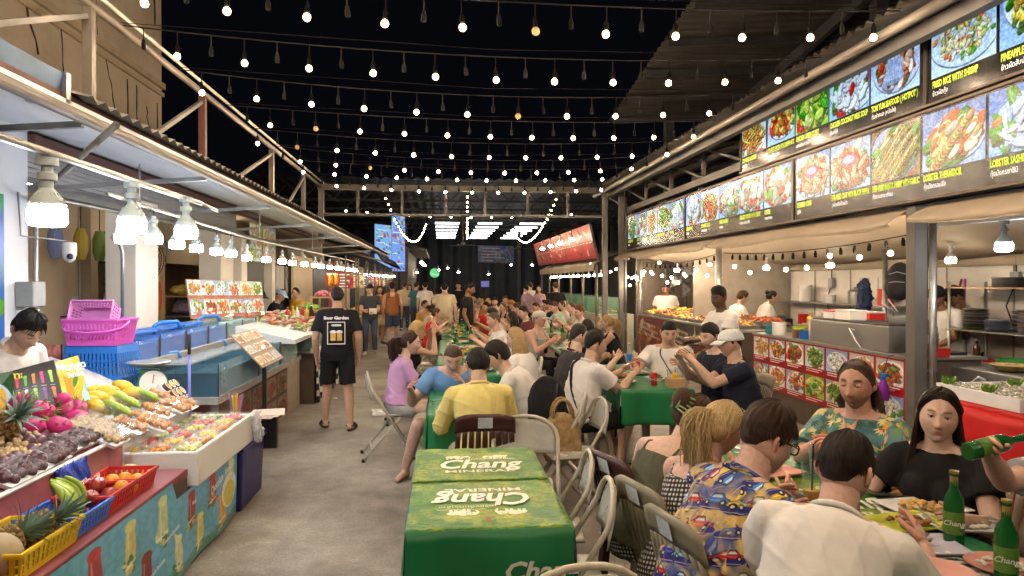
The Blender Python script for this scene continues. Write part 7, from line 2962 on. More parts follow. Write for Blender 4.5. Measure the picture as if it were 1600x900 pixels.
for bx in(.28,2.35,4.4):
 for i in range(6):
  y=34.6+i*2.3
  t=thing('tube_light','white fluorescent tube in the %s bank of the far hall'%('inner' if bx<1 else 'middle' if bx<4 else 'outer'),'tube light',(bx,y,4.55),0,'fluorescent tubes of the far hall')
  w=MB()
  w.tube([(bx-.58,y,4.55),(bx+.58,y,4.55)],.035,8)
  w.build('tube',TUBEW,t)
  w=MB()
  w.box(bx-.62,bx+.62,y-.04,y+.04,4.59,4.64)
  w.build('fitting',WHITEP,t)
for x, y, lab in((.9,30,'ceiling fan hanging below the middle garland'),(3.6,33,'ceiling fan hanging before the blue banner')):
 t=thing('ceiling_fan',lab,'fan',(x,y,3.3))
 w=MB()
 w.tube([(x,y,3.3),(x,y,5.0)],.02,6)
 w.build('rod',GREYST,t)
 w=MB()
 w.lathe([(.05,-.05),(.12,0),(.1,.1),(.03,.14)],12,(x,y,3.25))
 w.build('motor',GREYST,t,40)
 for k in range(3):
  w=MB()
  a=k*2.09+.2
  w.beam((x+.1*math.cos(a),y+.1*math.sin(a),3.27),(x+.75*math.cos(a),y+.75*math.sin(a),3.25),.13,.012)
  w.build('blade',GREYST,t)
g=np.random.default_rng(9)
def ad(w_,h_,c,seed,n=60,cols=((.2,.4,.75),(.75,.3,.25),(.3,.5,.25),(.85,.75,.5))):
 p=Pic(w_,h_,c)
 gg=np.random.default_rng(seed)
 for i in range(n):
  p.ell(gg.uniform(0,w_),gg.uniform(0,h_),gg.uniform(2,w_*.09),gg.uniform(2,7),cols[gg.integers(len(cols))],gg.uniform(0,3),.85)
 for k in range(5):
  p.line(w_*.1,h_*(.15+.18*k),w_*gg.uniform(.4,.9),h_*(.15+.18*k),3,(.95,.95,.98))
 p.noise(.15,3,gg)
 return p
t=thing('banner','wide pale blue lit banner hung across the far hall','banner',(2.9,38,3.2))
w=MB()
w.board((1.94,38,2.75),(3.87,38,2.70),(3.87,38,3.62),(1.94,38,3.66),.02)
w.build('sheet',img_mat('far_banner',ad(150,70,(.52,.55,.72),3).image('far_banner_print'),emit=.12),t)
t=thing('led_sign','tall bright blue and white LED menu sign standing above the west stalls','sign',(-2,33,2.5))
w=MB()
w.board((-2.28,33,2.2),(-1.68,33,2.2),(-1.68,33,4.82),(-2.28,33,4.89),.12)
w.build('tall_screen',img_mat('led_tall',ad(60,220,(.45,.62,.92),4,70).image('led_tall_print'),emit=1.1),t)
w=MB()
w.board((-2.92,32.2,2.7),(-2.29,32.95,2.35),(-2.29,32.95,4.28),(-2.92,32.2,4.3),.08)
w.build('side_screen',img_mat('led_side',ad(70,150,(.5,.72,.95),6,50).image('led_side_print'),emit=1.0),t)
w=MB()
w.box(-2.0,-1.9,33.15,33.25,0,4.8)
w.build('mast',DARKST,t)
t=thing('round_sign','green glowing round sign on the post of the far west shop','sign',(-.3,30,2))
w=MB()
w.lathe([(.001,-.05),(.19,-.05),(.2,-.03),(.2,.03),(.19,.05),(.001,.05)],24,(-.29,29.9,2.08),(0,-1,0))
w.build('disc',mat('green_sign',(.08,.5,.2),rough=.4,var=0,emit=.9,ecol=(.08,.6,.22)),t,40)
lettering('Chang',face_matrix((-.29,29.84,2.03),(1,0,0),(0,0,1),.006),.13,WHITEL,t)
w=MB()
w.tube([(-.29,29.95,0),(-.29,29.95,1.9)],.04,8)
w.build('post',DARKST,t)
fw=thing('shop_row','far west shop row with plank front and corrugated eave beside the LED sign','building',(-2,32,0))
w=MB()
w.box(-4.5,-1.62,34,46,0,3.4)
w.build('wall',mat('grey_brown_wall',(.22,.18,.14),rough=.8,var=.15),fw)
for i in range(16):
 w=MB()
 w.box(-1.62,-1.585,34+i*.72,34+i*.72+.68,1.9,3.3)
 w.build('plank',mat('weathered_plank',(.30,.25,.19),rough=.8,var=.35,vs=3),fw)
w=MB()
corrugated(w,(-1.9,33.4,3.6),(-1.9,46,3.6),(-.7,46,3.15),(-.7,33.4,3.25),.03,40)
w.build('eave',CORRU,fw,180)
for i in range(9):
 w=MB()
 w.box(-1.9,-.75,33.6+i*1.4,33.66+i*1.4,3.16,3.22)
 w.build('rafter',GREYST,fw)
for i in range(6):
 y=35.5+i*1.5
 led_lamp('warm lamp under the eave of the far west shop row',(-1.0,y,2.75),1.1,True,'lamps under the far west eave',False)
ba=thing('awning','dark blue and cream cloth awning over the far west food stall','awning',(-2,21,2.4))
w=MB()
w.grid(lambda u,v:(-1.86+.25*v-.05*math.sin(u*3.1),19.5+9.5*u,2.62-.34*v-.1*u),30,4)
w.build('cloth',cloth('navy_awning',(.015,.025,.12)),ba,180,solid=.006)
w=MB()
w.grid(lambda u,v:(-3.3+1.7*v,20.5+8.5*u,2.75-.45*v),20,4)
w.build('cream_cloth',TARP,ba,180,solid=.006)
for k in range(7):
 y0=15.8+k*2.4
 cols=[FRY[1],FRY[4],FRY[0],FRY[5],FRY[3],FRY[2],FRY[4]]
 t=thing('food_stall',['fried snack stall next to the wooden shelf','green vegetable stall behind the grey shirt walker','orange fruit stall beside the brown shirt walker','red meat stall under the blue awning','yellow corn stall under the cream awning','brown skewer stall near the LED sign','last green stall before the plank shop'][k],'stall',(-2.3,y0,0),0,'small food stalls along the west side')
 w=MB()
 w.box(-2.75,-2.02+.02*k,y0,y0+2.1,0,.78)
 w.build('counter',[WOOD,PALEWOOD,WALLC,WOOD,INOX,WALLC,WOOD][k],t)
 w=MB()
 w.box(-2.8,-1.98+.02*k,y0-.03,y0+2.13,.782,.82)
 w.build('worktop',PALEWOOD if k%2 else INOX,t)
 for j in range(2):
  w=MB()
  heap(w,-2.65,-2.1,y0+.1+j,y0+1.0+j,.83,.18,36,.05)
  tag(w.build('produce',cols[(k+j)%7],t,180),None,None,None,'stuff')
 w=MB()
 for yy in(y0+.1,y0+2.0):
  w=MB()
  w.tube([(-2.1,yy,.82),(-2.1,yy,2.3)],.02,6)
  w.build('post',CREAMP,t)
 p=ad(60,40,[(.6,.1,.08),(.8,.75,.6),(.15,.3,.5)][k%3],20+k,30)
 w=MB()
 w.board((-2.6,y0+1.9,1.55),(-2.15,y0+1.9,1.55),(-2.15,y0+1.9,1.95),(-2.6,y0+1.9,1.95),.01)
 w.build('sign_card',img_mat('stall_card_%d'%k,p.image('stall_card_print'),rough=.5),t)
 w=MB()
 w.box(-3.25,-3.2,y0,y0+2.3,0,2.3)
 w.build('back_panel',[WALLC,DARKST,mat('red_panel',(.35,.05,.04)),WALLC,DARKST,WALLC,DARKST][k],t)
for x, y, z, lab in((6.0,47,2.9,'small bright lamp far in the dark hall'),(9.5,45,3.0,'second small bright lamp far in the dark hall'),(-.2,44,2.5,'bright lamp far beyond the green round sign'),(1.1,46,2.4,'pale lamp far beyond the beige shirt man')):
 led_lamp(lab,(x,y,z),1.2)
t=thing('screen','small glowing blue screen on the far counter','screen',(2.2,36,1.2))
w=MB()
w.box(2.0,2.4,36,36.05,1.45,1.75)
w.build('panel',mat('violet_screen',(.2,.2,.6),emit=.5,ecol=(.25,.25,.7)),t)
w=MB()
w.box(2.15,2.25,36.02,36.06,0,1.45)
w.build('stand',BLACK,t)
for i in range(10):
 t=thing('snack_packet','red and yellow snack packet hanging in the row before the far west stalls','packet',(-2.5,15.9+.3*i,1.7),0,'hanging snack packets')
 y=15.9+.3*i
 w=MB()
 w.grid(lambda u,v:(-2.5+.03*math.sin(u*math.pi)*math.sin(v*math.pi),y+(u-.5)*.2,1.62+.3*v),8,8)
 w.build('packet_body',[REDP,YELP,mat('orange_foil',(.6,.22,.03),rough=.3,var=.4,vs=20)][i%3],t,180,solid=.02)
 w=MB()
 w.tube([(-2.5,y,1.92),(-2.5,y,2.27)],.004,4)
 w.build('string',CORD,t)
for i, (x,y,z)in enumerate(((-1.4,41,2.3),(.4,48,2.7),(3.2,48.5,2.3),(7.2,43,2.5),(4.6,47,2.9))):  # more lamps added to bring warm light to the far end
 led_lamp(['added warm lamp deep in the dark past the plank shop','added warm lamp deep in the dark behind the middle garland','added warm lamp deep in the dark below the blue banner','added warm lamp deep in the dark past the east stall','added warm lamp deep in the dark beside a far column'][i],(x,y,z),1.1,True)
# ------------------------------------------------------------------ chairs
FRAMEC=mat('cream_enamel',(.52,.49,.41),rough=.35,var=.12,vs=8,dirt=.35,dirtcol=(.2,.13,.08),dirts=14)
PANELC=mat('cream_panel',(.50,.50,.45),rough=.28,var=.08,dirt=.2,dirtcol=(.3,.24,.16),dirts=6,bump=.15,bs=8)
TAUPE=mat('taupe_plastic',(.28,.24,.18),rough=.4,var=.1)
BROWNP=mat('dark_brown_plastic',(.055,.018,.015),rough=.4,var=.15)
KHAKI=mat('khaki_plastic',(.24,.22,.15),rough=.45,var=.12)
protos={}
def folding_chair(label,x,y,face,group='cream metal folding chairs'):
 if 'f' in protos:
  return dup(protos['f'],(x,y,0),R(face),label,group)
 t=thing('folding_chair',label,'chair',(0,0,0),0,group)
 w=MB()
 pts=[(-.21,.24,.012),(-.21,-.05,.5),(-.21,-.17,.70)]+[(-.21+.21*(1-math.cos(a)),-.17-.035*math.sin(a),.70+.14*math.sin(a))for a in np.linspace(.35,math.pi-.35,9)]+[(.21,-.17,.70),(.21,-.05,.5),(.21,.24,.012)]
 w.tube(pts,.0125,8)
 w.build('back_frame',FRAMEC,t,180)
 for s in(-1,1):
  w=MB()
  w.tube([(s*.185,-.25,.012),(s*.185,.1,.42)],.0115,8)
  w.build('rear_leg',FRAMEC,t,180)
  w=MB()
  w.lathe([(.016,0),(.016,.03)],8,(s*.21,.24,.002))
  w.lathe([(.016,0),(.016,.03)],8,(s*.185,-.25,.002))
  tag(w.build('foot_cap',BLACKR,t),None,None,None,'stuff')
 w=MB()
 w.tube([(-.185,-.17,.11),(.185,-.17,.11)],.009,6)
 w.build('stretcher',FRAMEC,t,180)
 w=MB()
 w.tube([(-.21,.17,.13),(.21,.17,.13)],.009,6)
 w.build('stretcher',FRAMEC,t,180)
 w=MB()
 w.grid(lambda u,v:((u-.5)*.40*(1-.12*v**3),-.168-.035*v-.025*math.sin(u*math.pi),.60+.215*v*(1-.35*(2*u-1)**4)),14,6)
 w.build('backrest',PANELC,t,180,solid=.006)
 w=MB()
 w.grid(lambda u,v:((u-.5)*.38*(1-.1*(1-v)),-.16+.38*v,.445-.012*math.sin(u*math.pi)*math.sin(v*math.pi)-.02*max(0,v-.85)*6*.3),10,10)
 w.build('seat',PANELC,t,180,solid=.014)
 protos['f']=t
 return place(t,(x,y,0),R(face))
def plastic_chair(label,x,y,face,m,group='plastic chairs with backs',sticker=True):
 key='p'+m.name
 if key in protos:
  return dup(protos[key],(x,y,0),R(face),label,group)
 t=thing('plastic_chair',label,'chair',(0,0,0),0,group)
 w=MB()
 w.grid(lambda u,v:((u-.5)*.44,-.2+.42*v,.44-.015*math.sin(u*math.pi)*math.sin(v*math.pi)),8,8)
 w.build('seat',m,t,180,solid=.02)
 bp=lambda u, v:((u-.5)*(.44-.05*v),-.2-.10*v-.02*math.sin(u*math.pi),.46+.40*v-.03*(2*u-1)**4*v)
 w=MB()
 w.grid(lambda u,v:bp(u,.72+.28*v),12,3)
 w.build('backrest',m,t,180,solid=.018)
 for i in range(9):
  w=MB()
  u0=.03+i*.108
  w.grid(lambda u,v:bp(u0+.082*u,.73*v),1,5)
  w.build('back_slat',m,t,180,solid=.014)
 for sx in(-1,1):
  for sy in(-1,1):
   w=MB()
   w.beam((sx*.19,sy*.18,.44),(sx*.215,sy*.21,0),.045,.045)
   w.build('leg',m,t,bevel=.006)
 if sticker:
  w=MB()
  a=[Vector(bp(u,v))+Vector((0,-.013,0))for u,v in((.62,.78),(.38,.78),(.38,.96),(.62,.96))]
  w.quad(*a)
  w.build('sticker',mat('pale_sticker',(.6,.66,.7),rough=.4,var=.25,vs=30),t)
 protos[key]=t
 return place(t,(x,y,0),R(face))
def stool(label,x,y,rz=0,m=None):
 if 's' in protos:
  return dup(protos['s'],(x,y,0),R(rz),label,'plastic stools')
 t=thing('plastic_stool',label,'stool',(0,0,0),0,'plastic stools')
 w=MB()
 w.box(-.16,.16,-.16,.16,.425,.455)
 w.build('seat',m or TAUPE,t,bevel=.015)
 for sx in(-1,1):
  for sy in(-1,1):
   w=MB()
   w.beam((sx*.14,sy*.14,.43),(sx*.185,sy*.185,0),.05,.05)
   w.build('leg',m or TAUPE,t,bevel=.008)
 w=MB()
 for s in(-1,1):
  w.box(-.15,.15,s*.155-.008,s*.155+.008,.36,.424)
 tag(w.build('apron',m or TAUPE,t),None,None,None,'stuff')
 protos['s']=t
 return place(t,(x,y,0),R(rz))
# ------------------------------------------------------------------ green tables
GCL=mat('green_plastic_cloth',(.008,.16,.055),rough=.38,var=.12,vs=4,bump=.35,bs=14)
def elephant(p,cx,cy,s,f):
 W_=(.86,.87,.80)
 D_=(.3,.42,.2)
 p.ell(cx,cy,30*s,16*s,W_)
 p.ell(cx+f*30*s,cy-4*s,15*s,13*s,W_)
 p.ell(cx+f*24*s,cy-3*s,8*s,11*s,D_)
 p.ell(cx+f*24*s,cy-3*s,7*s,9.5*s,W_)
 for i in range(10):
  p.ell(cx+f*(43+3*math.sin(i*.4))*s,cy+(-2+i*2.6)*s,(5-.3*i)*s,3*s,W_)
 for k in(-24,-12,8,20):
  p.rect(cx+(k-4)*s,cy+8*s,cx+(k+4)*s,cy+25*s,W_)
g=np.random.default_rng(12)
p=Pic(420,420,(.20,.50,.12))
p.noise(.85,60,g,(.56,.62,.16))
p.noise(.7,34,g,(.62,.66,.24))
p.noise(.35,8,g,(.12,.40,.14))
for i in range(9):
 x=110+i*12.5
 for q in range(2):
  for k in range(6):
   p.line(210-(100-k*10)*(1-2*q),112-k*6,210,66-k*7+40,1.6,(.75,.72,.35),.35)
for s in(-1,1):
 for k in range(6):
  pts=[(210+s*(20+u*95),58+k*7+30*u**1.5-10)for u in np.linspace(0,1,8)]
  for a, b_ in zip(pts[:-1],pts[1:]):
   p.line(*a,*b_,1.6,(.78,.74,.36))
p.ell(210,70,7,12,(.65,.28,.1))
elephant(p,135,128,1.1,1)
elephant(p,285,128,1.1,-1)
p.line(215,160,345,160,5,(.8,.82,.7),.8)
p.line(70,160,130,160,1,(.8,.82,.7),.3)
p.noise(.1,3,g)
CHIMG=p.image('elephant_cloth_print')
m, nt, b=_new('printed_green_cover')
ti=_n(nt,'ShaderNodeTexImage',image=CHIMG)
tcd=_n(nt,'ShaderNodeTexCoord')
wv=_n(nt,'ShaderNodeTexNoise',Scale=5,Detail=6,Distortion=2.5)
mpp=_n(nt,'ShaderNodeMapping')
mpp.inputs['Scale'].default_value=(.7,3,1)
nt.links.new(tcd.outputs['Object'],mpp.inputs['Vector'])
nt.links.new(mpp.outputs['Vector'],wv.inputs['Vector'])
bpn=_n(nt,'ShaderNodeBump',Strength=.55,Distance=.006)
nt.links.new(wv.outputs['Fac'],bpn.inputs['Height'])
nt.links.new(bpn.outputs['Normal'],b.inputs['Normal'])
hs_=_n(nt,'ShaderNodeGamma',Gamma=1.25)
nt.links.new(ti.outputs['Color'],hs_.inputs['Color'])
nt.links.new(hs_.outputs['Color'],b.inputs['Base Color'])
b.inputs['Roughness'].default_value=.45
b.inputs['Specular IOR Level'].default_value=.3
CHM=m
LETW=mat('cream_print',(.72,.74,.66),rough=.4,var=0)
def chang_table(label,x0,x1,y0,y1,tops,low=.38,skirt=True,group='green clothed tables',z=.75,side_logo=None):
 t=thing('dining_table',label,'table',((x0+x1)/2,(y0+y1)/2,0),0,group)
 w=MB()
 w.box(x0+.005,x1-.005,y0+.005,y1-.005,z-.03,z-.004)
 w.build('tabletop',WOOD,t)
 n=len(tops)
 L=(y1-y0)/n
 for i, fl in enumerate(tops):
  ya, yb=y0+i*L+(.006 if i else 0), y0+(i+1)*L
  zz=z+.002+.004*(i%2)
  w=MB()
  def f(u,v):
   x, y=x0+(x1-x0)*u, ya+(yb-ya)*v
   return(x,y,zz+.0025*math.sin(x*40+y*13)*math.sin(y*31)+.002*math.sin(x*90+3*math.sin(y*20)))
  if fl is None:
   w.grid(f,16,16)
   w.build('cloth_top',GCL,t,180,solid=.003)
   continue
  w.grid(f,20,20,True)
  if fl<0:
   w.uv=[tuple((1-a,1-b_)for a,b_ in q)if q else q for q in w.uv]
  w.build('printed_cover',CHM,t,180,solid=.003)
  r_=Vector((1,0,0))*fl
  u_=Vector((0,1,0))*fl
  c=Vector(((x0+x1)/2,(ya+yb)/2,zz+.002))
  lettering('Chang',face_matrix(c-u_*L*.07,r_,u_,.003),L*.36,LETW,t,width=(x1-x0)*.66,sx=1.25,shear=.25,bold=.006)
  lettering('MINERAL',face_matrix(c-u_*L*.27,r_,u_,.003),L*.10,LETW,t,sx=1.3,bold=.001)
  lettering('เครื่องดื่มตราช้าง',face_matrix(c+u_*L*.09+r_*.08,r_,u_,.003),L*.05,LETW,t,sx=1.1,res=1)
 if skirt:
  for nm_, a, b2, nr in(('front',(x0,y0,0),(x1,y0,0),(0,-1,0)),('side',(x0,y1,0),(x0,y0,0),(-1,0,0)),('side',(x1,y0,0),(x1,y1,0),(1,0,0))):
   w=MB()
   drape(w,a,b2,z+.002,z-low,.026,nr,6)
   w.build('cloth_skirt',GCL,t,180,solid=.002)
 for x in(x0+.06,x1-.06):
  for y in(y0+.06,y1-.06):
   w=MB()
   w.tube([(x,y,0),(x,y,z-.03)],.014,6)
   w.build('leg',STEEL if skirt else DARKST,t,180)
 if side_logo:
  for(o,r_,s)in side_logo:
   lettering('Chang',face_matrix(o,r_,(0,0,1),.052),s,LETW,t,sx=1.15,shear=.25,bold=.003)
 return t
chang_table('front table under two printed green covers in the middle of the walkway',-.14,.52,2.76,4.10,(-1,1),.5,True,side_logo=[((.38,2.76,.60),(1,0,0),.10)])
chang_table('green clothed table where the man in yellow sits',-.10,.56,5.15,6.35,(None,None),.28,side_logo=[((.45,5.15,.60),(1,0,0),.09)])
chang_table('green table of the men in white shirts with red cans',1.58,2.25,6.15,8.1,(None,None),.3,side_logo=[((1.55,6.35,.62),(0,-1,0),.12)])
TRT=chang_table('long green table of the group in front with beer bottles and plates',1.40,2.0,1.75,4.2,(None,1,None),.12,False)
for fl, y in((1,2.1),(1,3.9)):
 lettering('Chang',face_matrix((1.72,y,.757),(0,1,0),(-1,0,0),.004),.2,LETW,TRT,shear=.25,bold=.004)
for k, (x0,x1,y0,y1,lab)in enumerate(((-.05,.62,7.3,9.3,'long table behind the man in blue crowded with dishes'),(-.02,.65,9.5,11.8,'long table with beer bottles before the woman in red'),(0,.67,12.2,15.0,'far middle table beside the man in black'),(.05,.7,16.5,20,'farthest middle table below the cross beam'),(1.6,2.25,9.1,12.0,'table where the man in white vest sits'),(1.62,2.27,12.6,15.6,'far table before the man in mint shirt'),(1.7,2.35,17,21,'farthest table beside the east stall'),(.6,1.3,21.5,27,'last tables in the crowd'))):
 chang_table(lab,x0,x1,y0,y1,(None,),.2,k<2,'long dining tables in the crowd')
# ------------------------------------------------------------------ table things
PLATE=mat('pale_plate',(.62,.64,.68),rough=.3,var=.05)
LAV=mat('lavender_plate',(.45,.45,.58),rough=.3,var=.05)
PINKPL=mat('salmon_plate',(.62,.30,.25),rough=.35,var=.05)
LIMEPL=mat('lime_plate',(.50,.55,.05),rough=.35,var=.1)
BEER=mat('green_beer_glass',(.008,.10,.02),rough=.08,var=.1,spec=.7)
BLAB=mat('green_gold_label',(.10,.22,.04),rough=.4,var=.4,vs=30)
CANR=mat('red_can',(.6,.02,.02),rough=.3,metal=.3,var=.05)
SALAD=[FRY[1],FRY[4],FRY[0],mat('rice_white',(.7,.68,.6),rough=.6,var=.1),FRY[2],FRY[3]]
def plate(label,x,y,z=.76,r=.12,m=None,fm=None,square=False,group=None,rz=0,n=24):
 t=thing('plate',label,'plate',(x,y,z),rz,group)
 W=WM[t]
 w=MB()
 w.M=W
 if square:
  w.grid(lambda u,v:((u-.5)*r*2.3,(v-.5)*r*1.5,.022*max(abs(2*u-1),abs(2*v-1))**5),14,12)
  w.build('dish',m or PLATE,t,180,solid=.004)
 else:
  w.lathe([(.001,.004),(r*.6,.003),(r*.72,.008),(r,.020),(r*.99,.016),(r*.65,.0),(.001,.0)],24,caps=False)
  w.build('dish',m or PLATE,t,60)
 if fm:
  w=MB()
  w.M=W
  for i in range(n):
   a, q=rnd.uniform(0,6.3), r*.62*math.sqrt(rnd.random())
   w.ball((q*math.cos(a),q*math.sin(a)*(.8 if square else 1),.01+.022*(1-q/r)),(.02*rnd.uniform(.6,1.4),.011,.008),6,4,rot3(rnd.uniform(-.5,.5),rnd.uniform(-.5,.5),rnd.uniform(0,3)))
  tag(w.build('food',fm,t,180),None,None,None,'stuff')
 return t
def cup(label,x,y,z=.757,h=.15,r=.045,liquid=None,lv=.4,straw=False):
 t=thing('plastic_cup',label,'cup',(x,y,z))
 w=MB()
 w.M=WM[t]
 w.lathe([(r*.72,0),(r,h),(r*1.06,h+.004),(r*.97,h+.004),(r*.7,.004)],18,caps=False)
 w.build('cup_wall',CLEAR,t,60)
 if liquid:
  w=MB()
  w.M=WM[t]
  w.lathe([(r*.69,.004),(r*(.69+.26*lv),h*lv),(.001,h*lv)],16)
  w.build('drink',liquid,t,40)
 if straw:
  w=MB()
  w.M=WM[t]
  w.tube([(0,0,.01),(r*.3,.01,h*1.5)],.0045,6)
  w.build('straw',BLACK,t)
 return t
def beer(label,x,y,z=.757,rot=None):
 t=bottle(label,x,y,z,.27,.034,BEER,mat('gold_cap',(.5,.38,.1),rough=.3,metal=.6),'green beer bottles on the front table',BLAB,rot=rot)
 if not rot:
  dv=Vector((x,y,0)).normalized()
  lettering('Chang',face_matrix((x-dv.x*.036,y-dv.y*.036,z+.085),(dv.y,-dv.x,0),(0,0,1),.001),.026,LETW,t,shear=.2,bold=.0006)
  o=MB()
  o.M=Matrix.Translation((x,y,z))
  o.lathe([(.0345*.40,.205),(.0345*.39,.25)],14,caps=False)
  o.build('neck_foil',mat('gold_foil',(.45,.36,.12),rough=.35,metal=.5),t,180)
 return t
def tp(px,py):
 return at(px,py,Z=.757)
q=tp(1490,850)
beer('green beer bottle standing in the middle of the front table',q.x,q.y)
q=tp(1572,912)
beer('green beer bottle at the bottom edge of the picture',q.x,q.y)
q=tp(1268,782)
cup('tall clear cup with orange juice and black straw',q.x,q.y,h=.165,liquid=mat('orange_juice',(.55,.28,.03),rough=.2),lv=.28,straw=True)
q=tp(1278,745)
cup('empty clear cup behind the orange juice cup',q.x,q.y,h=.15)
for lab, px, py, r, m, f, sq, rz in(('white oval plate with orange rice and vegetables',1440,797,.14,PLATE,SALAD[0],True,.1),('lime green square plate smeared with sauce',1420,822,.13,LIMEPL,FRY[2],True,.2),('lavender square plate with fork and spoon',1432,858,.13,LAV,None,True,-.1),('white square plate with leftover rice and cutlery',1508,825,.12,PLATE,SALAD[3],True,-.2),('salmon pink round plate at the bottom edge',1462,900,.12,PINKPL,None,False,0),('salmon pink round plate by the second beer bottle',1565,890,.11,PINKPL,SALAD[3],False,0),('salmon square plate before the man in printed car shirt',1216,742,.10,PINKPL,None,True,.3),('pale plate with food in front of the floral shirt man',1262,700,.12,PLATE,SALAD[1],False,0),('dark grill pan of leftovers on the front table',1412,772,.14,DARKST,FRY[2],True,-.3),('white square plate beside the dark pan',1392,750,.10,PLATE,None,True,.4)):
 q=tp(px,py)
 plate(lab,q.x,q.y,.758,r,m,f,sq,None,rz,34 if f in SALAD[:1]else 18)
for i, (px,py,a,lab)in enumerate(((1430,862,.5,'steel fork lying on the lavender plate'),(1442,856,.9,'steel spoon lying on the lavender plate'),(1445,812,1.3,'steel serving spoon across the lime plate'),(1515,818,-.6,'steel spoon on the white rice plate'))):
 q=tp(px,py)
 t=thing('cutlery',lab,'cutlery',q)
 w=MB()
 d=Vector((math.cos(a),math.sin(a),0))
 q=q+Vector((0,0,.026))
 w.tube([q-d*.09,q,q+d*.06],[.004,.003,.004],6)
 w.build('handle',INOX,t,180)
 w=MB()
 w.ball(q+d*.085,(.026,.016,.005),10,6,rot3(0,0,a))
 w.build('bowl',INOX,t,180)
q=tp(1233,778)
t=thing('phone','smartphone in a dark pink case beside the orange juice','phone',q)
w=MB()
w.cbox((q.x,q.y,q.z+.006),(.155,.078,.009),.25)
w.build('case',mat('plum_case',(.22,.05,.09),rough=.4),t,bevel=.004)
w=MB()
w.cbox((q.x,q.y,q.z+.0112),(.145,.07,.001),.25)
w.build('screen',mat('phone_screen',(.05,.04,.06),rough=.08),t)
for lab, px, py, kind in(('red drink can at the corner of the white shirts table',1022,602,'can'),('second red drink can nearer the middle of that table',996,582,'can'),('clear plastic cup beside the red can',1049,598,'cup'),('second clear plastic cup beside the first one',1061,594,'cup'),('glass of yellow drink with straw at the white shirts table',1028,570,'glass'),('green bottle between the glass and the blue bottle',1040,574,'green'),('small blue bottle on the white shirts table',1049,577,'blue'),('clear water bottle with blue label on that table',983,568,'water')):
 q=tp(px,py)
 q.x=max(1.66,q.x)
 if kind=='can':
  t=thing('drink_can',lab,'can',q)
  w=MB()
  w.lathe([(.026,0),(.031,.006),(.031,.108),(.026,.118),(.025,.116)],16,q)
  w.build('can_body',CANR,t,40)
  lettering('Coca-Cola',face_matrix(q+Vector((-.02,-.026,.06)),(.6,-.4,0),(0,0,1),.006),.035,WPR,t,shear=.2)
 elif kind=='cup':
  cup(lab,q.x,q.y,h=.12)
 elif kind=='glass':
  cup(lab,q.x,q.y,h=.16,r=.035,liquid=mat('yellow_drink',(.6,.45,.08),rough=.2),lv=.8,straw=True)
 else:
  bottle(lab,q.x,q.y,.757,.24 if kind!='blue' else.17,.03,{'green':BEER,'blue':mat('blue_glass',(.01,.04,.4),rough=.1),'water':glass_mat('clear_bottle',(.7,.7,.65),.35)}[kind],WHITEP,None,{'green':BLAB,'blue':None,'water':BLUEP}[kind])
for i in range(7):
 plate('plate of shared food on the white shirts table',1.74+.32*(i%2)+.04*(i%3),6.62+i*.2,.758,.105,PLATE,SALAD[i%6],False,'plates on the white shirts table')
t=thing('wooden_box','small wooden napkin box with yellow lid by the cups','box',(2.1,6.3,.757))
w=MB()
w.box(2.05,2.2,6.22,6.38,.757,.84)
w.build('case',PALEWOOD,t,bevel=.004)
w=MB()
w.lathe([(.03,.841),(.03,.87),(.012,.89)],12,(2.12,6.3,0))
w.build('lid',YELP,t,40)
pl0, bt0=[], []
for k, (x0,x1,y0,y1,nm)in enumerate(((-.05,.62,7.3,9.3,'the long table behind the man in blue'),(0,.65,9.5,11.8,'the table before the woman in red'),(0,.67,12.2,15,'the far middle table'),(1.6,2.25,9.1,12,'the table of the man in white vest'),(1.62,2.27,12.6,15.6,'the far table near the mint shirt'),(.05,.7,16.5,20,'the farthest middle table'))):
 n=int((y1-y0)*4)
 for i in range(n):
  x, y=rnd.uniform(x0+.12,x1-.12), y0+.15+(y1-y0-.3)*i/n
  lab='plate of food among the dishes on '+nm
  if len(pl0)<4:
   pl0.append(plate(lab,x,y,.757,.11,[PLATE,LAV,LIMEPL,PLATE][len(pl0)],SALAD[len(pl0)],False,'plates on '+nm))
  else:
   dup(pl0[i%4],(x,y,.757),0,lab,'plates on '+nm)
  if i%3==1:
   lab='green beer bottle among the dishes on '+nm
   xx=x0+.15+(x+.3-x0)%(x1-x0-.3)
   if not bt0:
    bt0.append(bottle(lab,xx,y,.757,.26,.032,BEER,WHITEP,'beer bottles on '+nm,BLAB))
   else:
    dup(bt0[0],(xx,y+.06,.757),0,lab,'beer bottles on '+nm)
basket('small white basket of tissues on the table of the man in white vest',(1.85,9.9,.757),.24,.16,.1,WHITEP,.2,False,n=8)
# ------------------------------------------------------------------ chairs in place
folding_chair('cream folding chair in the walkway under the woman in lavender',-.52,7.05,-82)
folding_chair('cream folding chair with shiny back beyond the printed table',.52,4.42,172)
folding_chair('cream folding chair seen edge on beside the straw bag',1.0,5.25,95)
folding_chair('cream folding chair beside the printed table, farther one',.56,3.62,84)
folding_chair('cream folding chair beside the printed table, nearer one',.54,3.10,84)
folding_chair('worn cream folding chair at the bottom edge before the table',.42,2.36,6)
folding_chair('cream folding chair under the blonde woman by the walkway',-.42,8.75,-82)
for i, (x,y,f,lab)in enumerate(((-.35,13.4,-85,'woman in red'),(.95,10.6,85,'short haired man at the long table'),(1.2,9.6,-80,'man in the white vest'),(-.4,11.2,-85,'empty place by the walkway'),(.95,8.2,85,'long haired blonde woman'),(1.15,12.8,-80,'man in dark red floral shirt'))):
 folding_chair('cream folding chair at the place of the '+lab,x,y,f)
plastic_chair('dark brown plastic chair with white sticker under the man in yellow',.28,4.88,0,BROWNP)
plastic_chair('khaki slatted plastic chair behind the man in printed car shirt',1.13,2.62,-78,KHAKI)
plastic_chair('khaki slatted plastic chair farther behind the blonde woman',1.12,3.05,-75,KHAKI)
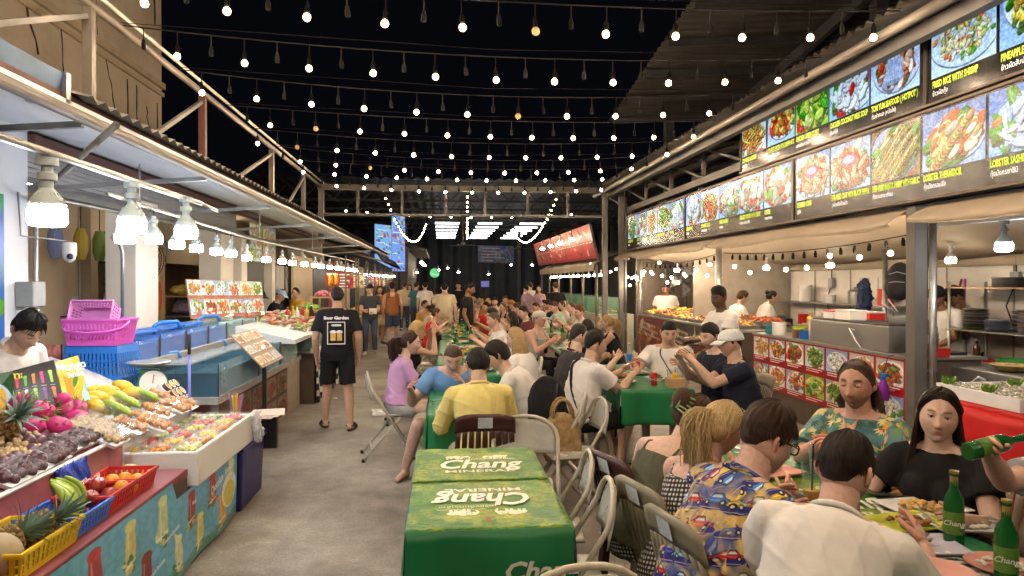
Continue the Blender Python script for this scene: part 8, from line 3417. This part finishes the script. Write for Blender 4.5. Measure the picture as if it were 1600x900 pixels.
plastic_chair('dark brown plastic chair behind the woman in the olive top',1.10,3.55,-72,BROWNP)
stool('taupe plastic stool under the man with the cross body strap',1.33,6.45,10)
stool('taupe plastic stool of the man in dark grey shirt',1.33,7.3,5)
plastic_chair('taupe plastic chair of the man in black with white cap',2.72,6.35,85,TAUPE,sticker=False)
plastic_chair('taupe plastic chair of the second man in dark shirt',2.7,6.95,88,TAUPE)
plastic_chair('taupe plastic chair behind the man in floral shirt',2.36,3.52,95,TAUPE)
plastic_chair('taupe plastic chair of the woman in black',2.42,2.98,105,TAUPE)
backpack('bulging black backpack on the chair beside the man in white shirt',(.86,5.75,.47),1.05,R(160))
t=thing('straw_bag','woven straw shopping bag with handles on the floor by the backpack','bag',(.92,5.35,.25))
STRAW=mat('woven_straw',(.33,.22,.10),rough=.8,var=.4,vs=18,bump=1,bs=70)
w=MB()
w.ball((.92,5.38,.55),(.16,.09,.17),14,10)
w.box(.78,1.06,5.3,5.46,.36,.5)
me=voxel(w,.013,4,.01,4)
me.transform(WM[t].inverted())
link('sack',me,STRAW,t,180)
for s in(-1,1):
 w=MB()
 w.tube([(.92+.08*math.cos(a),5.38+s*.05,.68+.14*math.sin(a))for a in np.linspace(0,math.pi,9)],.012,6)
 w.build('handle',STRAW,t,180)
folding_chair('cream folding chair holding the backpack and straw bag',.93,5.55,75)
# ------------------------------------------------------------------ people
def hd(px,d):
 """ground point under a pixel column at depth d"""
 q=at(px,450,d=d)
 return(q.x,q.y)
DK, BR, BL, GY=(.012,.010,.009), (.06,.032,.016), (.42,.29,.13), (.16,.14,.12)
CW, CBK, CGY=cloth('white',(.72,.71,.69)), cloth('black',(.013,.013,.015)), cloth('dark_grey',(.05,.05,.052))
CBL, CLAV, CRED=cloth('sky_blue',(.15,.31,.60)), cloth('lavender',(.55,.33,.58)), cloth('red',(.55,.03,.03))
CYE, COL_, CBE=cloth('pale_yellow',(.72,.62,.22)), cloth('olive',(.10,.105,.07)), cloth('beige',(.55,.47,.33))
CDEN, CNAV, CTEA, CMI=cloth('denim',(.06,.085,.14)), cloth('navy_tee',(.018,.022,.04)), cloth('teal_tee',(.05,.17,.24)), cloth('mint',(.42,.62,.52))
CBRO, CLG, CORA=cloth('rust',(.30,.12,.045)), cloth('light_grey',(.42,.43,.43)), cloth('amber',(.62,.33,.03))
SH_B, SH_W=mat('black_shoe',(.02,.02,.02),rough=.5), mat('grey_shoe',(.4,.4,.38),rough=.6)
g=np.random.default_rng(44)
p=Pic(320,320,(.82,.70,.42))
p.noise(.75,40,g,(.06,.18,.62))
p.noise(.7,26,g,(.88,.76,.40))
for i in range(30):
 x, y, s_, f=25+(i%5)*64+g.uniform(-12,12), 22+(i//5)*54+g.uniform(-10,10), g.uniform(.85,1.25), g.choice((-1,1))
 c=[(.72,.06,.07),(.12,.42,.75),(.80,.66,.12),(.70,.08,.1),(.16,.2,.62),(.45,.68,.85)][i%6]
 q_=lambda a, b_:(x+f*a*s_,y+b_*s_)
 p.ell(x,y+10*s_,34*s_,12*s_,(.10,.12,.48))
 p.poly([q_(-28,6),q_(-26,-3),q_(-12,-6),q_(-4,-15),q_(12,-15),q_(19,-5),q_(29,-1),q_(29,7)],(.05,.04,.05))
 p.poly([q_(-27,5),q_(-25,-2),q_(-12,-5),q_(-4,-13),q_(11,-13),q_(18,-4),q_(28,0),q_(28,6)],c)
 p.poly([q_(-9,-5),q_(-3,-11),q_(9,-11),q_(14,-5)],(.75,.85,.9))
 p.line(*q_(-24,0),*q_(24,2),1.6,tuple(min(1,v+.3)for v in c))
 for k in(-16,17):
  p.ell(*q_(k,6),6.5*s_,6.5*s_,(.03,.03,.04))
  p.ell(*q_(k,6),3*s_,3*s_,(.8,.8,.78))
 p.line(*q_(-30,16),*q_(20,18),2,(.88,.82,.6),.8)
CAR=img_mat('car_print_shirt',p.image('car_print'),rough=.75,box=2.0,bump=.4,bs=24)
p=Pic(240,240,(.34,.52,.54))
p.noise(.7,30,g,(.16,.34,.38))
for i in range(90):
 x, y, a=g.uniform(0,240), g.uniform(0,240), g.uniform(0,3.1)
 c=[(.80,.74,.5),(.88,.82,.55),(.40,.55,.28),(.16,.30,.22),(.85,.68,.25)][i%5]
 for k in range(5):
  p.ell(x+8*math.cos(a+k*.5),y+8*math.sin(a+k*.5),13,3.2,c,a+k*.5)
 if i%6==0:
  for k in range(5):
   p.ell(x+6*math.cos(k*1.26),y+6*math.sin(k*1.26),6,4,(.62,.15,.25),k*1.26)
  p.ell(x,y,3,3,(.9,.7,.2))
FLO=img_mat('floral_print_shirt',p.image('floral_print'),rough=.75,box=2.4,bump=.4,bs=24)
p=Pic(96,96,(.8,.79,.76))
for i in range(8):
 p.rect(i*12,0,i*12+6,96,(.02,.02,.025),.7)
 p.rect(0,i*12,96,i*12+6,(.02,.02,.025),.7)
GING=img_mat('gingham',p.image('gingham_print'),rough=.8,box=7)
RFLO=mat('dark_red_floral',(.12,.02,.025),rough=.8,var=.8,vs=26)
# --- group at the front table
a1=Person('woman in olive strap top with green hair claw seen from behind',0,0,-58,1.66,sex='f',lod=0,tone='fair',hip=.5,lean=30,roll=4,head=(34,-18,8),headat=hd(1083,3.5),hair=('back',BR,1.5),top=('tank',COL_,-.05,.011),low=('skirt',GING),rh=(.2,.42,.78),lh=(-.2,.40,.78))
w=MB()
H=lambda p_:a1.hc+a1.Mh@(Vector(p_)*a1.hs)
for s in(-1,1):
 w=MB()
 w.tube([H((s*.02,-.135,.10)),H((s*.03,-.145,.06)),H((s*.02,-.14,.0))],.014,6,flat=(.5,(1,0,0)))
 for k in range(5):
  w.tube([H((s*.03,-.142,.08-.02*k)),H((s*.07,-.11,.085-.022*k))],.005,5)
 w.build('hair_claw',mat('mint_claw',(.30,.45,.22),rough=.3),a1.root,180)
w=MB()
w.ball(H((0,-.115,.05)),(.06,.05,.07),12,8)
w.build('hair_knot',hair_mat(BR),a1.root,180)
Person('woman with wavy blonde ponytail and thin straps seen from behind',0,0,-62,1.66,g=1.05,sex='f',lod=0,tone='pink',hip=.5,lean=20,head=(22,-15,6),headat=hd(1128,3.02),hair=('ponytail',(.46,.34,.17),1.4,.33,.075),top=('tank',GING,-.08,.006),low=('skirt',GING),rh=(.2,.42,.8),lh=(-.15,.40,.8))
c_=Person('man in colourful car print shirt and black glasses looking down',0,0,-72,1.76,g=1.22,lod=0,tone='pink',hip=.5,lean=26,head=(24,-6,0),fat=.9,headat=hd(1198,2.75),hair=('short',(.035,.018,.011),1.5),top=('shirt',CAR),low=('shorts',CBK),rh=(.16,.5,.78),lh=(-.2,.46,.78),beard=.15,sleeve=.8)
c_.glasses(mat('glasses_black',(.01,.01,.01),rough=.25))
Person('man in white t-shirt with dark short hair seen from behind',0,0,-38,1.80,g=1.1,lod=0,tone='pink',hip=.48,lean=34,roll=6,head=(16,-16,0),headat=hd(1322,2.45),hair=('short',(.018,.012,.009),.8),beard=.5,top=('tee',CW),low=('shorts',CBK),rh=(.28,.55,.78),lh=(-.2,.5,.78),sleeve=.75)
b1=Person('man with swept back hair in open floral shirt with closed eyes',0,0,118,1.80,g=1.05,lod=0,tone='red',hip=.5,lean=8,head=(6,14,0),headat=hd(1338,3.72),hair=('mullet',(.10,.07,.05),.8,.12),top=('shirt',FLO),low=('shorts',CBK),rh=(-.02,.42,.92),lh=(-.14,.42,.90),rp=(.8,-.2,-.7),lp=(-.8,-.1,-.7),beard=.6,brow=1,fingers=.9,eye=-14,sleeve=.8)
w=MB()
t0=[b1.torso_point(t_,R(90+s_),.021)for t_,s_ in((.99,22),(.72,6),(.55,0),(.72,-6),(.99,-22),(.9,0))]
w.add([tuple(q)for q in t0],[(0,1,5),(1,2,3,5),(5,3,4)])
w.build('bare_chest',mat('chest_skin',TONES['red'],rough=.5,var=.08,vs=30),b1.root,180,solid=.006)
w=MB()
d_=(b1.wr['l']-b1.el['l']).normalized()
w.tube([b1.wr['l']-d_*.03,b1.wr['l']-d_*.01],.034,12)
w.build('watch',BLACK,b1.root,60)
Person('woman in black top with long straight dark brown hair',0,0,128,1.66,g=1.25,sex='f',lod=0,tone='fair',hip=.5,lean=6,head=(4,16,-4),fat=.7,headat=hd(1468,3.12),hair=('long',(.022,.013,.009),1.0,.46),top=('tee',CBK),low=('trousers',CBK),rh=(.28,.42,.78),lh=(-.2,.44,.8),eye=14,sleeve=.55)
b3=Person('person in grey shirt at the picture edge tilting a beer bottle',0,0,105,1.76,g=1.1,lod=0,tone='pink',hip=.5,lean=4,head=(0,0,0),headat=hd(1725,2.75),hair=('short',BR),top=('tee',CLG),low=('shorts',CDEN),rh=(.13,.52,1.06),lh=(-.3,.36,.85),rp=(.5,.1,-1),fingers=1.4,sleeve=.7)
bp=b3.out(b3.wr['r']+(b3.wr['r']-b3.el['r']).normalized()*.075)
dv=Vector((.92,.12,.14)).normalized()
beer('green beer bottle held sideways in the raised hand at the picture edge',*(bp-dv*.085+Vector((-.01,-.025,0))),rot=dv.to_track_quat('Z','Y').to_euler())
# --- table of the white shirts
q=Person('man in white t-shirt with black cross body strap on taupe stool',0,0,-72,1.76,g=1.12,lod=1,tone='asian',hip=.48,lean=14,head=(6,-4,0),headat=hd(930,6.55),hair=('short',DK),top=('tee',CW),low=('shorts',CBK),rh=(.1,.52,.86),lh=(-.14,.54,.86),rf=(.2,.3,.075),lf=(-.1,.4,.075),shoe=('sandal',SH_B))
q.strap(CBK,-1)
Person('man in dark grey shirt with receding hair beside the strap man',0,0,-75,1.76,g=1.1,lod=1,hip=.48,lean=12,head=(4,-2,0),headat=hd(905,7.5),hair=('short',(.03,.025,.02),.7),beard=.3,top=('tee',CGY),low=('trousers',CBK),rh=(.15,.5,.9),lh=(-.15,.45,.85))
q=Person('man in white t-shirt facing the camera with dark strap across',0,0,150,1.74,g=1.25,lod=1,tone='asian',hip=.52,lean=8,head=(20,22,0),fat=.5,headat=hd(1045,7.6),hair=('short',DK,.7),top=('tee',CW),low=('shorts',CBK),rh=(.28,.46,.86),lh=(-.2,.44,.86))
q.strap(CBK,1)
q=Person('man in black t-shirt with beard line looking down at his glass',0,0,102,1.74,g=1.1,lod=1,tone='fair',hip=.52,lean=8,head=(14,6,0),headat=hd(1110,7.0),hair=('short',DK),top=('tee',CNAV),low=('shorts',CBK),rh=(.05,.42,.95),lh=(-.1,.40,.95),beard=.4)
q=Person('man in black t-shirt and white mesh cap raising a glass',0,0,84,1.74,g=1.15,lod=1,tone='asian',hip=.5,lean=10,head=(4,-2,0),headat=hd(1142,6.45),hair=('short',DK,.6),top=('tee',CNAV),low=('shorts',CBK),rh=(.03,.46,.98),lh=(-.08,.48,1.0))
q.cap(mat('white_mesh_cap',(.62,.66,.68),rough=.7,var=.25,vs=60))
Person('standing dark skinned helper in white polo shirt holding a plate',0,0,105,1.66,lod=1,tone='dark',lean=6,head=(14,12,0),headat=hd(1123,7.85),hair=('short',(.01,.01,.01),1.2),top=('tee',CW),low=('trousers',CBK),rh=(.1,.42,1.05),lh=(-.15,.42,1.02),shoe=('shoe',SH_B))
q=hd(1088,7.6)
plate('plate of food carried by the standing helper',q[0],q[1],1.10,.13,PLATE,SALAD[0])
# --- table of the man in yellow
Person('man in pale yellow shirt seen from behind',0,0,2,1.70,lod=0,tone='asian',hip=.5,lean=16,head=(26,0,0),headat=hd(747,5.15),hair=('fringe',DK,.9),top=('long',CYE),low=('trousers',CBE),rh=(.16,.42,.80),lh=(-.2,.42,.80),rp=(.45,-.4,-1),lp=(-.45,-.4,-1))
Person('man in light blue t-shirt bending over the table facing the camera',0,0,172,1.78,g=1.12,lod=1,tone='pink',hip=.48,lean=28,head=(38,8,0),headat=hd(708,6.15),hair=('buzz',(.07,.05,.03)),top=('tee',CBL),low=('shorts',CBE),rh=(.34,.46,.80),lh=(-.12,.42,.82),rf=(.42,.30,.075))
Person('young man in white t-shirt with black hair leaning over the table',0,0,72,1.74,lod=1,tone='asian',hip=.5,lean=30,head=(22,6,0),headat=hd(778,6.1),hair=('fringe',DK,1.2),top=('tee',CW),low=('trousers',CBK),rh=(.1,.5,.8),lh=(-.15,.46,.8))
Person('blonde woman with very long straight hair seen from behind',0,0,50,1.68,sex='f',lod=1,hip=.5,lean=10,head=(14,12,0),headat=hd(806,7.3),hair=('long',BL,1.1,.48),top=('tee',CW),low=('trousers',CBE))
q=Person('woman in lavender top with dark ponytail on folding chair',0,0,-78,1.62,sex='f',lod=1,tone='fair',hip=.51,lean=10,head=(14,-10,0),headat=hd(641,7.0),hair=('ponytail',(.04,.02,.014),1.2,.26,.04),top=('tee',CLAV,.04),low=('briefs',CLG),rh=(.1,.42,.62),lh=(-.14,.45,.62))
Person('woman with short blonde hair and black top raising her hand',0,0,-78,1.66,g=1.1,sex='f',lod=1,tone='tan',hip=.5,lean=14,head=(10,-6,0),headat=hd(652,8.6),hair=('fringe',BL,1.3),top=('tank',CBK,-.05,.014),low=('trousers',CBK),rh=(.05,.36,1.08),lh=(-.12,.34,1.05))
# --- walkers
q=Person('man in black beer garden t-shirt and shorts walking away',0,0,4,1.66,g=1.05,lod=0,tone='tan',lean=2,head=(2,8,0),headat=hd(527,8.3),hair=('buzz',DK,1.4),top=('tee',CBK,-.22),low=('shorts',CBK),shoe=('sandal',SH_B),rf=(.15,-.10,.075),lf=(-.15,.12,.075),sleeve=.72)
MB_=WM[q.root]
WM[q.topo]=Matrix.Identity(4)
def back_print(txt,t_,dz,size,parent=q):
 a=[parent.torso_point(t_,R(-90+k),.036)for k in(-2,2)]
 return lettering(txt,face_matrix((a[0]+a[1])/2+Vector((0,-.004,dz)),(1,0,0),(0,-.05,1),.012),size,WPR,parent.topo,sx=1.15,bold=.003)
back_print('Beer Garden',.80,.0,.046)
back_print('CHEERS',.60,.015,.026)
bc=q.torso_point(.45,R(-90),.036)+Vector((0,-.028,0))
w=MB()
for a, b_, c2, d2 in((-.10,.10,.12,.128),(-.10,.10,-.128,-.12),(-.10,-.092,-.12,.12),(.092,.10,-.12,.12)):
 w.box(bc.x+a,bc.x+b_,bc.y-.002,bc.y+.02,bc.z+c2,bc.z+d2)
w.build('print_frame',WPR,q.topo)
for s in(-1,1):
 w=MB()
 w.box(bc.x+s*.035-.028,bc.x+s*.035+.028,bc.y-.003,bc.y+.02,bc.z-.085,bc.z+.0)
 w.build('mug_print',mat('mug_print',(.62,.42,.12),rough=.7,var=.3,vs=30),q.topo)
 w=MB()
 w.ball((bc.x+s*.035,bc.y+.006,bc.z+.012),(.036,.01,.022),10,6)
 w.build('foam_print',WPR,q.topo,180)
q=Person('man in dark grey t-shirt and dark jeans walking toward the camera with papers',0,0,180,1.66,lod=1,tone='asian',lean=3,head=(24,6,0),headat=hd(578,16.6),hair=('short',DK),top=('tee',cloth('slate_tee',(.05,.06,.065))),low=('trousers',CDEN),shoe=('shoe',SH_W),rh=(.1,.3,1.05),lh=(-.12,.3,1.02),rf=(.1,.12,.075),lf=(-.1,-.12,.1))
w=MB()
w.cbox((-.1,.37,1.04),(.17,.012,.13))
w.build('papers',PAPER,q.root)
Person('man in sleeveless rust brown shirt and denim shorts walking away',0,0,5,1.68,lod=1,tone='tan',lean=2,headat=hd(613,18.8),hair=('short',DK),top=('tank',CBRO,-.2,.05),low=('shorts',CDEN),shoe=('sandal',SH_B),rf=(.1,.2,.075),lf=(-.1,-.18,.13))
FAR=[('standing woman with bare legs behind the grey shirt walker',593,19.6,200,'f','tan',('long',BR),'tee',CBRO,CBE,0,10),('man in teal t-shirt and jeans standing by the far stalls',651,23.5,-30,'m','fair',('short',BR),'tee',CTEA,CDEN,0,0),('man in white t-shirt with cross strap standing beside the teal one',664,23,10,'m','fair',('short',DK),'tee',CW,CBE,0,0),('big man in beige t-shirt standing with his back to the camera',695,16.8,-5,'m','fair',('buzz',DK),'tee',CBE,CBE,0,0),('slim man in black oversized t-shirt standing among the tables',734,14.2,-95,'m','brown',('short',DK,1.4),'tee',CBK,CBK,0,12),('woman in red sleeveless top sitting by the walkway',682,13.6,-80,'f','tan',('bun',BR),'tank',CRED,CBK,1,10),('bearded bare shouldered man sitting behind the woman in red',664,17.5,-100,'m','tan',('buzz',BR),'tank',CORA,CBE,1,0),('woman with dark hair next to the bearded man',676,15.6,-80,'f','fair',('bun',DK),'tee',CBE,CBK,1,5),('short haired man in profile at the long table',772,10.6,88,'m','pink',('buzz',(.09,.06,.04)),'tee',CW,CBK,1,8),('man in bright red t-shirt with hand at his mouth',760,15.5,120,'m','tan',('short',DK),'tee',CRED,CBK,1,0),('black haired man in beige behind the short haired man',770,12.2,80,'m','asian',('short',DK),'tee',CBE,CBK,1,15),('person in amber top with back to the camera in the crowd',745,18,40,'m','tan',('short',GY),'tee',CBRO,CBK,1,5),('man with tattooed arms in white vest and cap',843,10.7,-130,'m','red',('buzz',GY),'tank',CLG,CBK,1,-4),('woman with black hair behind the blonde woman',800,12,60,'f','brown',('long',DK),'tee',CBK,CBK,1,8),('young man in dark red floral shirt at the far table',818,13.2,100,'m','fair',('short',DK),'tee',RFLO,CBK,1,10),('man in black t-shirt with dark hair leaning in the crowd',808,15.2,70,'m','fair',('short',BR),'tee',CBK,CBK,1,12),('large man in white t-shirt leaning forward in the crowd',838,16.2,95,'m','pink',('buzz',BR),'tee',CW,CBE,1,20),('man in mint t-shirt looking down at the far table',866,16.4,100,'m','pink',('short',BR),'tee',CMI,CBK,1,20),('bald man next to the mint shirt man',893,15.4,90,'m','pink',('balding',BR),'tee',CBE,CBK,1,10),('young man in beige shirt with brown hair looking aside',905,13.2,105,'m','pink',('short',(.12,.055,.025),1.3),'shirt',CLG,CBK,1,5),('blonde woman in black strap top resting her chin on her hand',948,10.6,70,'f','tan',('ponytail',(.3,.2,.1)),'tank',CBK,CBK,1,10),('person with black hair half hidden behind the dark grey shirt',918,9.4,20,'f','asian',('back',DK,1.3),'tee',CBK,CBK,1,10),('man in black printed t-shirt standing at the far stall with his back turned',868,19.5,5,'m','fair',('short',BR),'tee',CBK,CDEN,0,0),('man in white t-shirt with dark strap standing far back',828,23,20,'m','fair',('short',BR),'tee',CW,CBE,0,0),('woman in pink dress standing far back',842,22,160,'f','fair',('long',BR),'tank',CLAV,CLAV,0,5),('woman with long light hair far back in the crowd',763,21,-60,'f','fair',('long',BL),'tank',CBE,CBK,1,0),('bearded man in white far back in the crowd',773,20,170,'m','fair',('short',DK),'tee',CW,CBK,1,8),('woman with long brown hair and black top in the crowd',786,17.2,120,'f','fair',('long',(.2,.13,.07)),'tank',CBK,CBK,1,10),('red haired person bending in the crowd',799,20,70,'f','pink',('fringe',(.35,.14,.04),1.3),'tee',CBE,CBK,1,30),('man facing the camera far back by the amber haired person',790,22,180,'m','fair',('short',BR),'tee',CGY,CBK,1,5),('dark haired man far back beside the beige t-shirt',716,24,170,'m','fair',('buzz',DK),'tee',CBK,CBK,0,5),('woman in purple top standing far back',822,21.5,30,'f','fair',('short',DK),'tee',cloth('mauve',(.3,.22,.3)),CBK,0,8),('man in black cap and white t-shirt far along the middle tables',726,19,-80,'m','tan',('short',DK),'tee',CW,CBK,1,5),('woman in beige with brown hair far along the walkway side',700,18.5,-70,'f','fair',('back',BR),'tee',CBE,CBK,1,5),('man in dark green t-shirt far along the walkway side',707,20.5,-85,'m','fair',('short',BR),'tee',COL_,CBK,1,5),('child in light blue t-shirt far along the middle tables',738,21,60,'m','fair',('short',BL),'tee',CBL,CBK,1,0),('man in rust t-shirt far along the middle tables',752,23,100,'m','tan',('short',DK),'tee',CBRO,CBK,1,8),('woman in red top far along the east tables',850,19.5,90,'f','fair',('long',DK),'tank',CRED,CBK,1,5),('woman in white top far along the east tables',878,18.5,90,'f','fair',('back',BR),'tank',CW,CBK,1,5),('man in navy t-shirt by the far east stall',856,17.4,70,'m','tan',('short',DK),'tee',CNAV,CBK,1,12),('walker in pale shirt far down the aisle',632,25,0,'m','fair',('short',BR),'tee',CBE,CDEN,0,0),('walker in dark dress far down the aisle',640,27,180,'f','fair',('long',DK),'tee',CBK,CBK,0,0),('kitchen helper in white t-shirt bending at the food trays',1040,15.4,160,'m','brown',('short',DK),'tee',CW,CBK,0,20),('man in white shirt cooking far inside the kitchen',1108,14.2,150,'m','brown',('short',DK),'tee',CW,CBK,0,10),('woman with dark bob and white blouse working in the kitchen',1160,11.8,-80,'f','asian',('fringe',BR,1.3),'tee',CW,CBK,0,20),('cook with hair bun and white t-shirt at the kitchen back',1206,12.2,-90,'f','asian',('bun',DK,1.4),'tee',CW,CBK,0,25),('cook in white shirt and black cap next to the square post',1464,8.3,110,'m','brown',('short',DK),'tee',CW,CBK,0,22),('second cook in white shirt and dark cap by the steel rack',1492,8.45,70,'m','brown',('short',DK),'tee',CW,CBK,0,22),('stall worker in white t-shirt and black cap beside the photo board',405,12.1,-95,'f','asian',('short',DK),'tee',CW,CBK,0,12),('stall worker in black t-shirt and blue hair cap',438,13.4,-95,'f','tan',('short',DK),'tee',CBK,CBK,0,18),('woman in mustard yellow top behind the wooden shelf',462,15.2,150,'f','tan',('back',DK),'tee',CORA,CBK,0,10),('person with dark cap far behind the photo board',386,14.4,-90,'m','brown',('short',DK),'tee',CGY,CBK,0,5)]
for lab, px, d, fc, sx_, tn, hr_, tk, tm, lm, seat, hp in FAR:
 lod=1 if d<11 else 2
 raise_='hand' in lab or 'chin' in lab
 kit='cook' in lab or 'work' in lab
 H_=(1.62 if sx_=='f' else 1.72)if seat else(1.60 if sx_=='f' else 1.69)
 kw=dict(rh=(.08,.3,1.10),lh=(-.15,.42,.82))if raise_ else dict(rh=(.15,.42,.84),lh=(-.18,.4,.84))if seat else dict(rh=(.12,.4,1.0),lh=(-.12,.4,.98))if kit else{}
 q=Person(lab,0,0,fc,H_,g=1.18 if 'big' in lab or 'large' in lab else 1.05,sex=sx_,lod=lod,tone=tn,hip=.5 if seat else None,lean=12 if seat else 16 if kit else 3,head=(hp,0,0),headat=hd(px,d),hair=hr_,top=(tk,tm)+((-.1,.03)if tk=='tank' else()),low=('trousers' if(lm in(CBK,CDEN))else 'shorts',lm),shoe=None if seat else('shoe',SH_B),beard=.6 if 'beard' in lab else.15*(sx_=='m'),**kw)
 if ' cap' in lab:
  q.cap(cloth('cap_blue',(.3,.42,.6))if 'blue hair' in lab else mat('pale_cap',(.4,.38,.32),rough=.8)if 'vest' in lab else CBK,'next to' in lab)
# --- fruit vendor
q=Person('fruit vendor in white shirt with black hair looking down behind the fruit',0,0,-112,1.66,lod=0,tone='asian',lean=30,hip=.88,head=(40,-6,0),headat=hd(42,4.45),hair=('short',DK,1.3),top=('shirt',CW),low=('trousers',CBK),rh=(.02,.34,1.08),lh=(-.12,.32,1.06),eye=0)
bpy.data.scenes.remove(TMP)
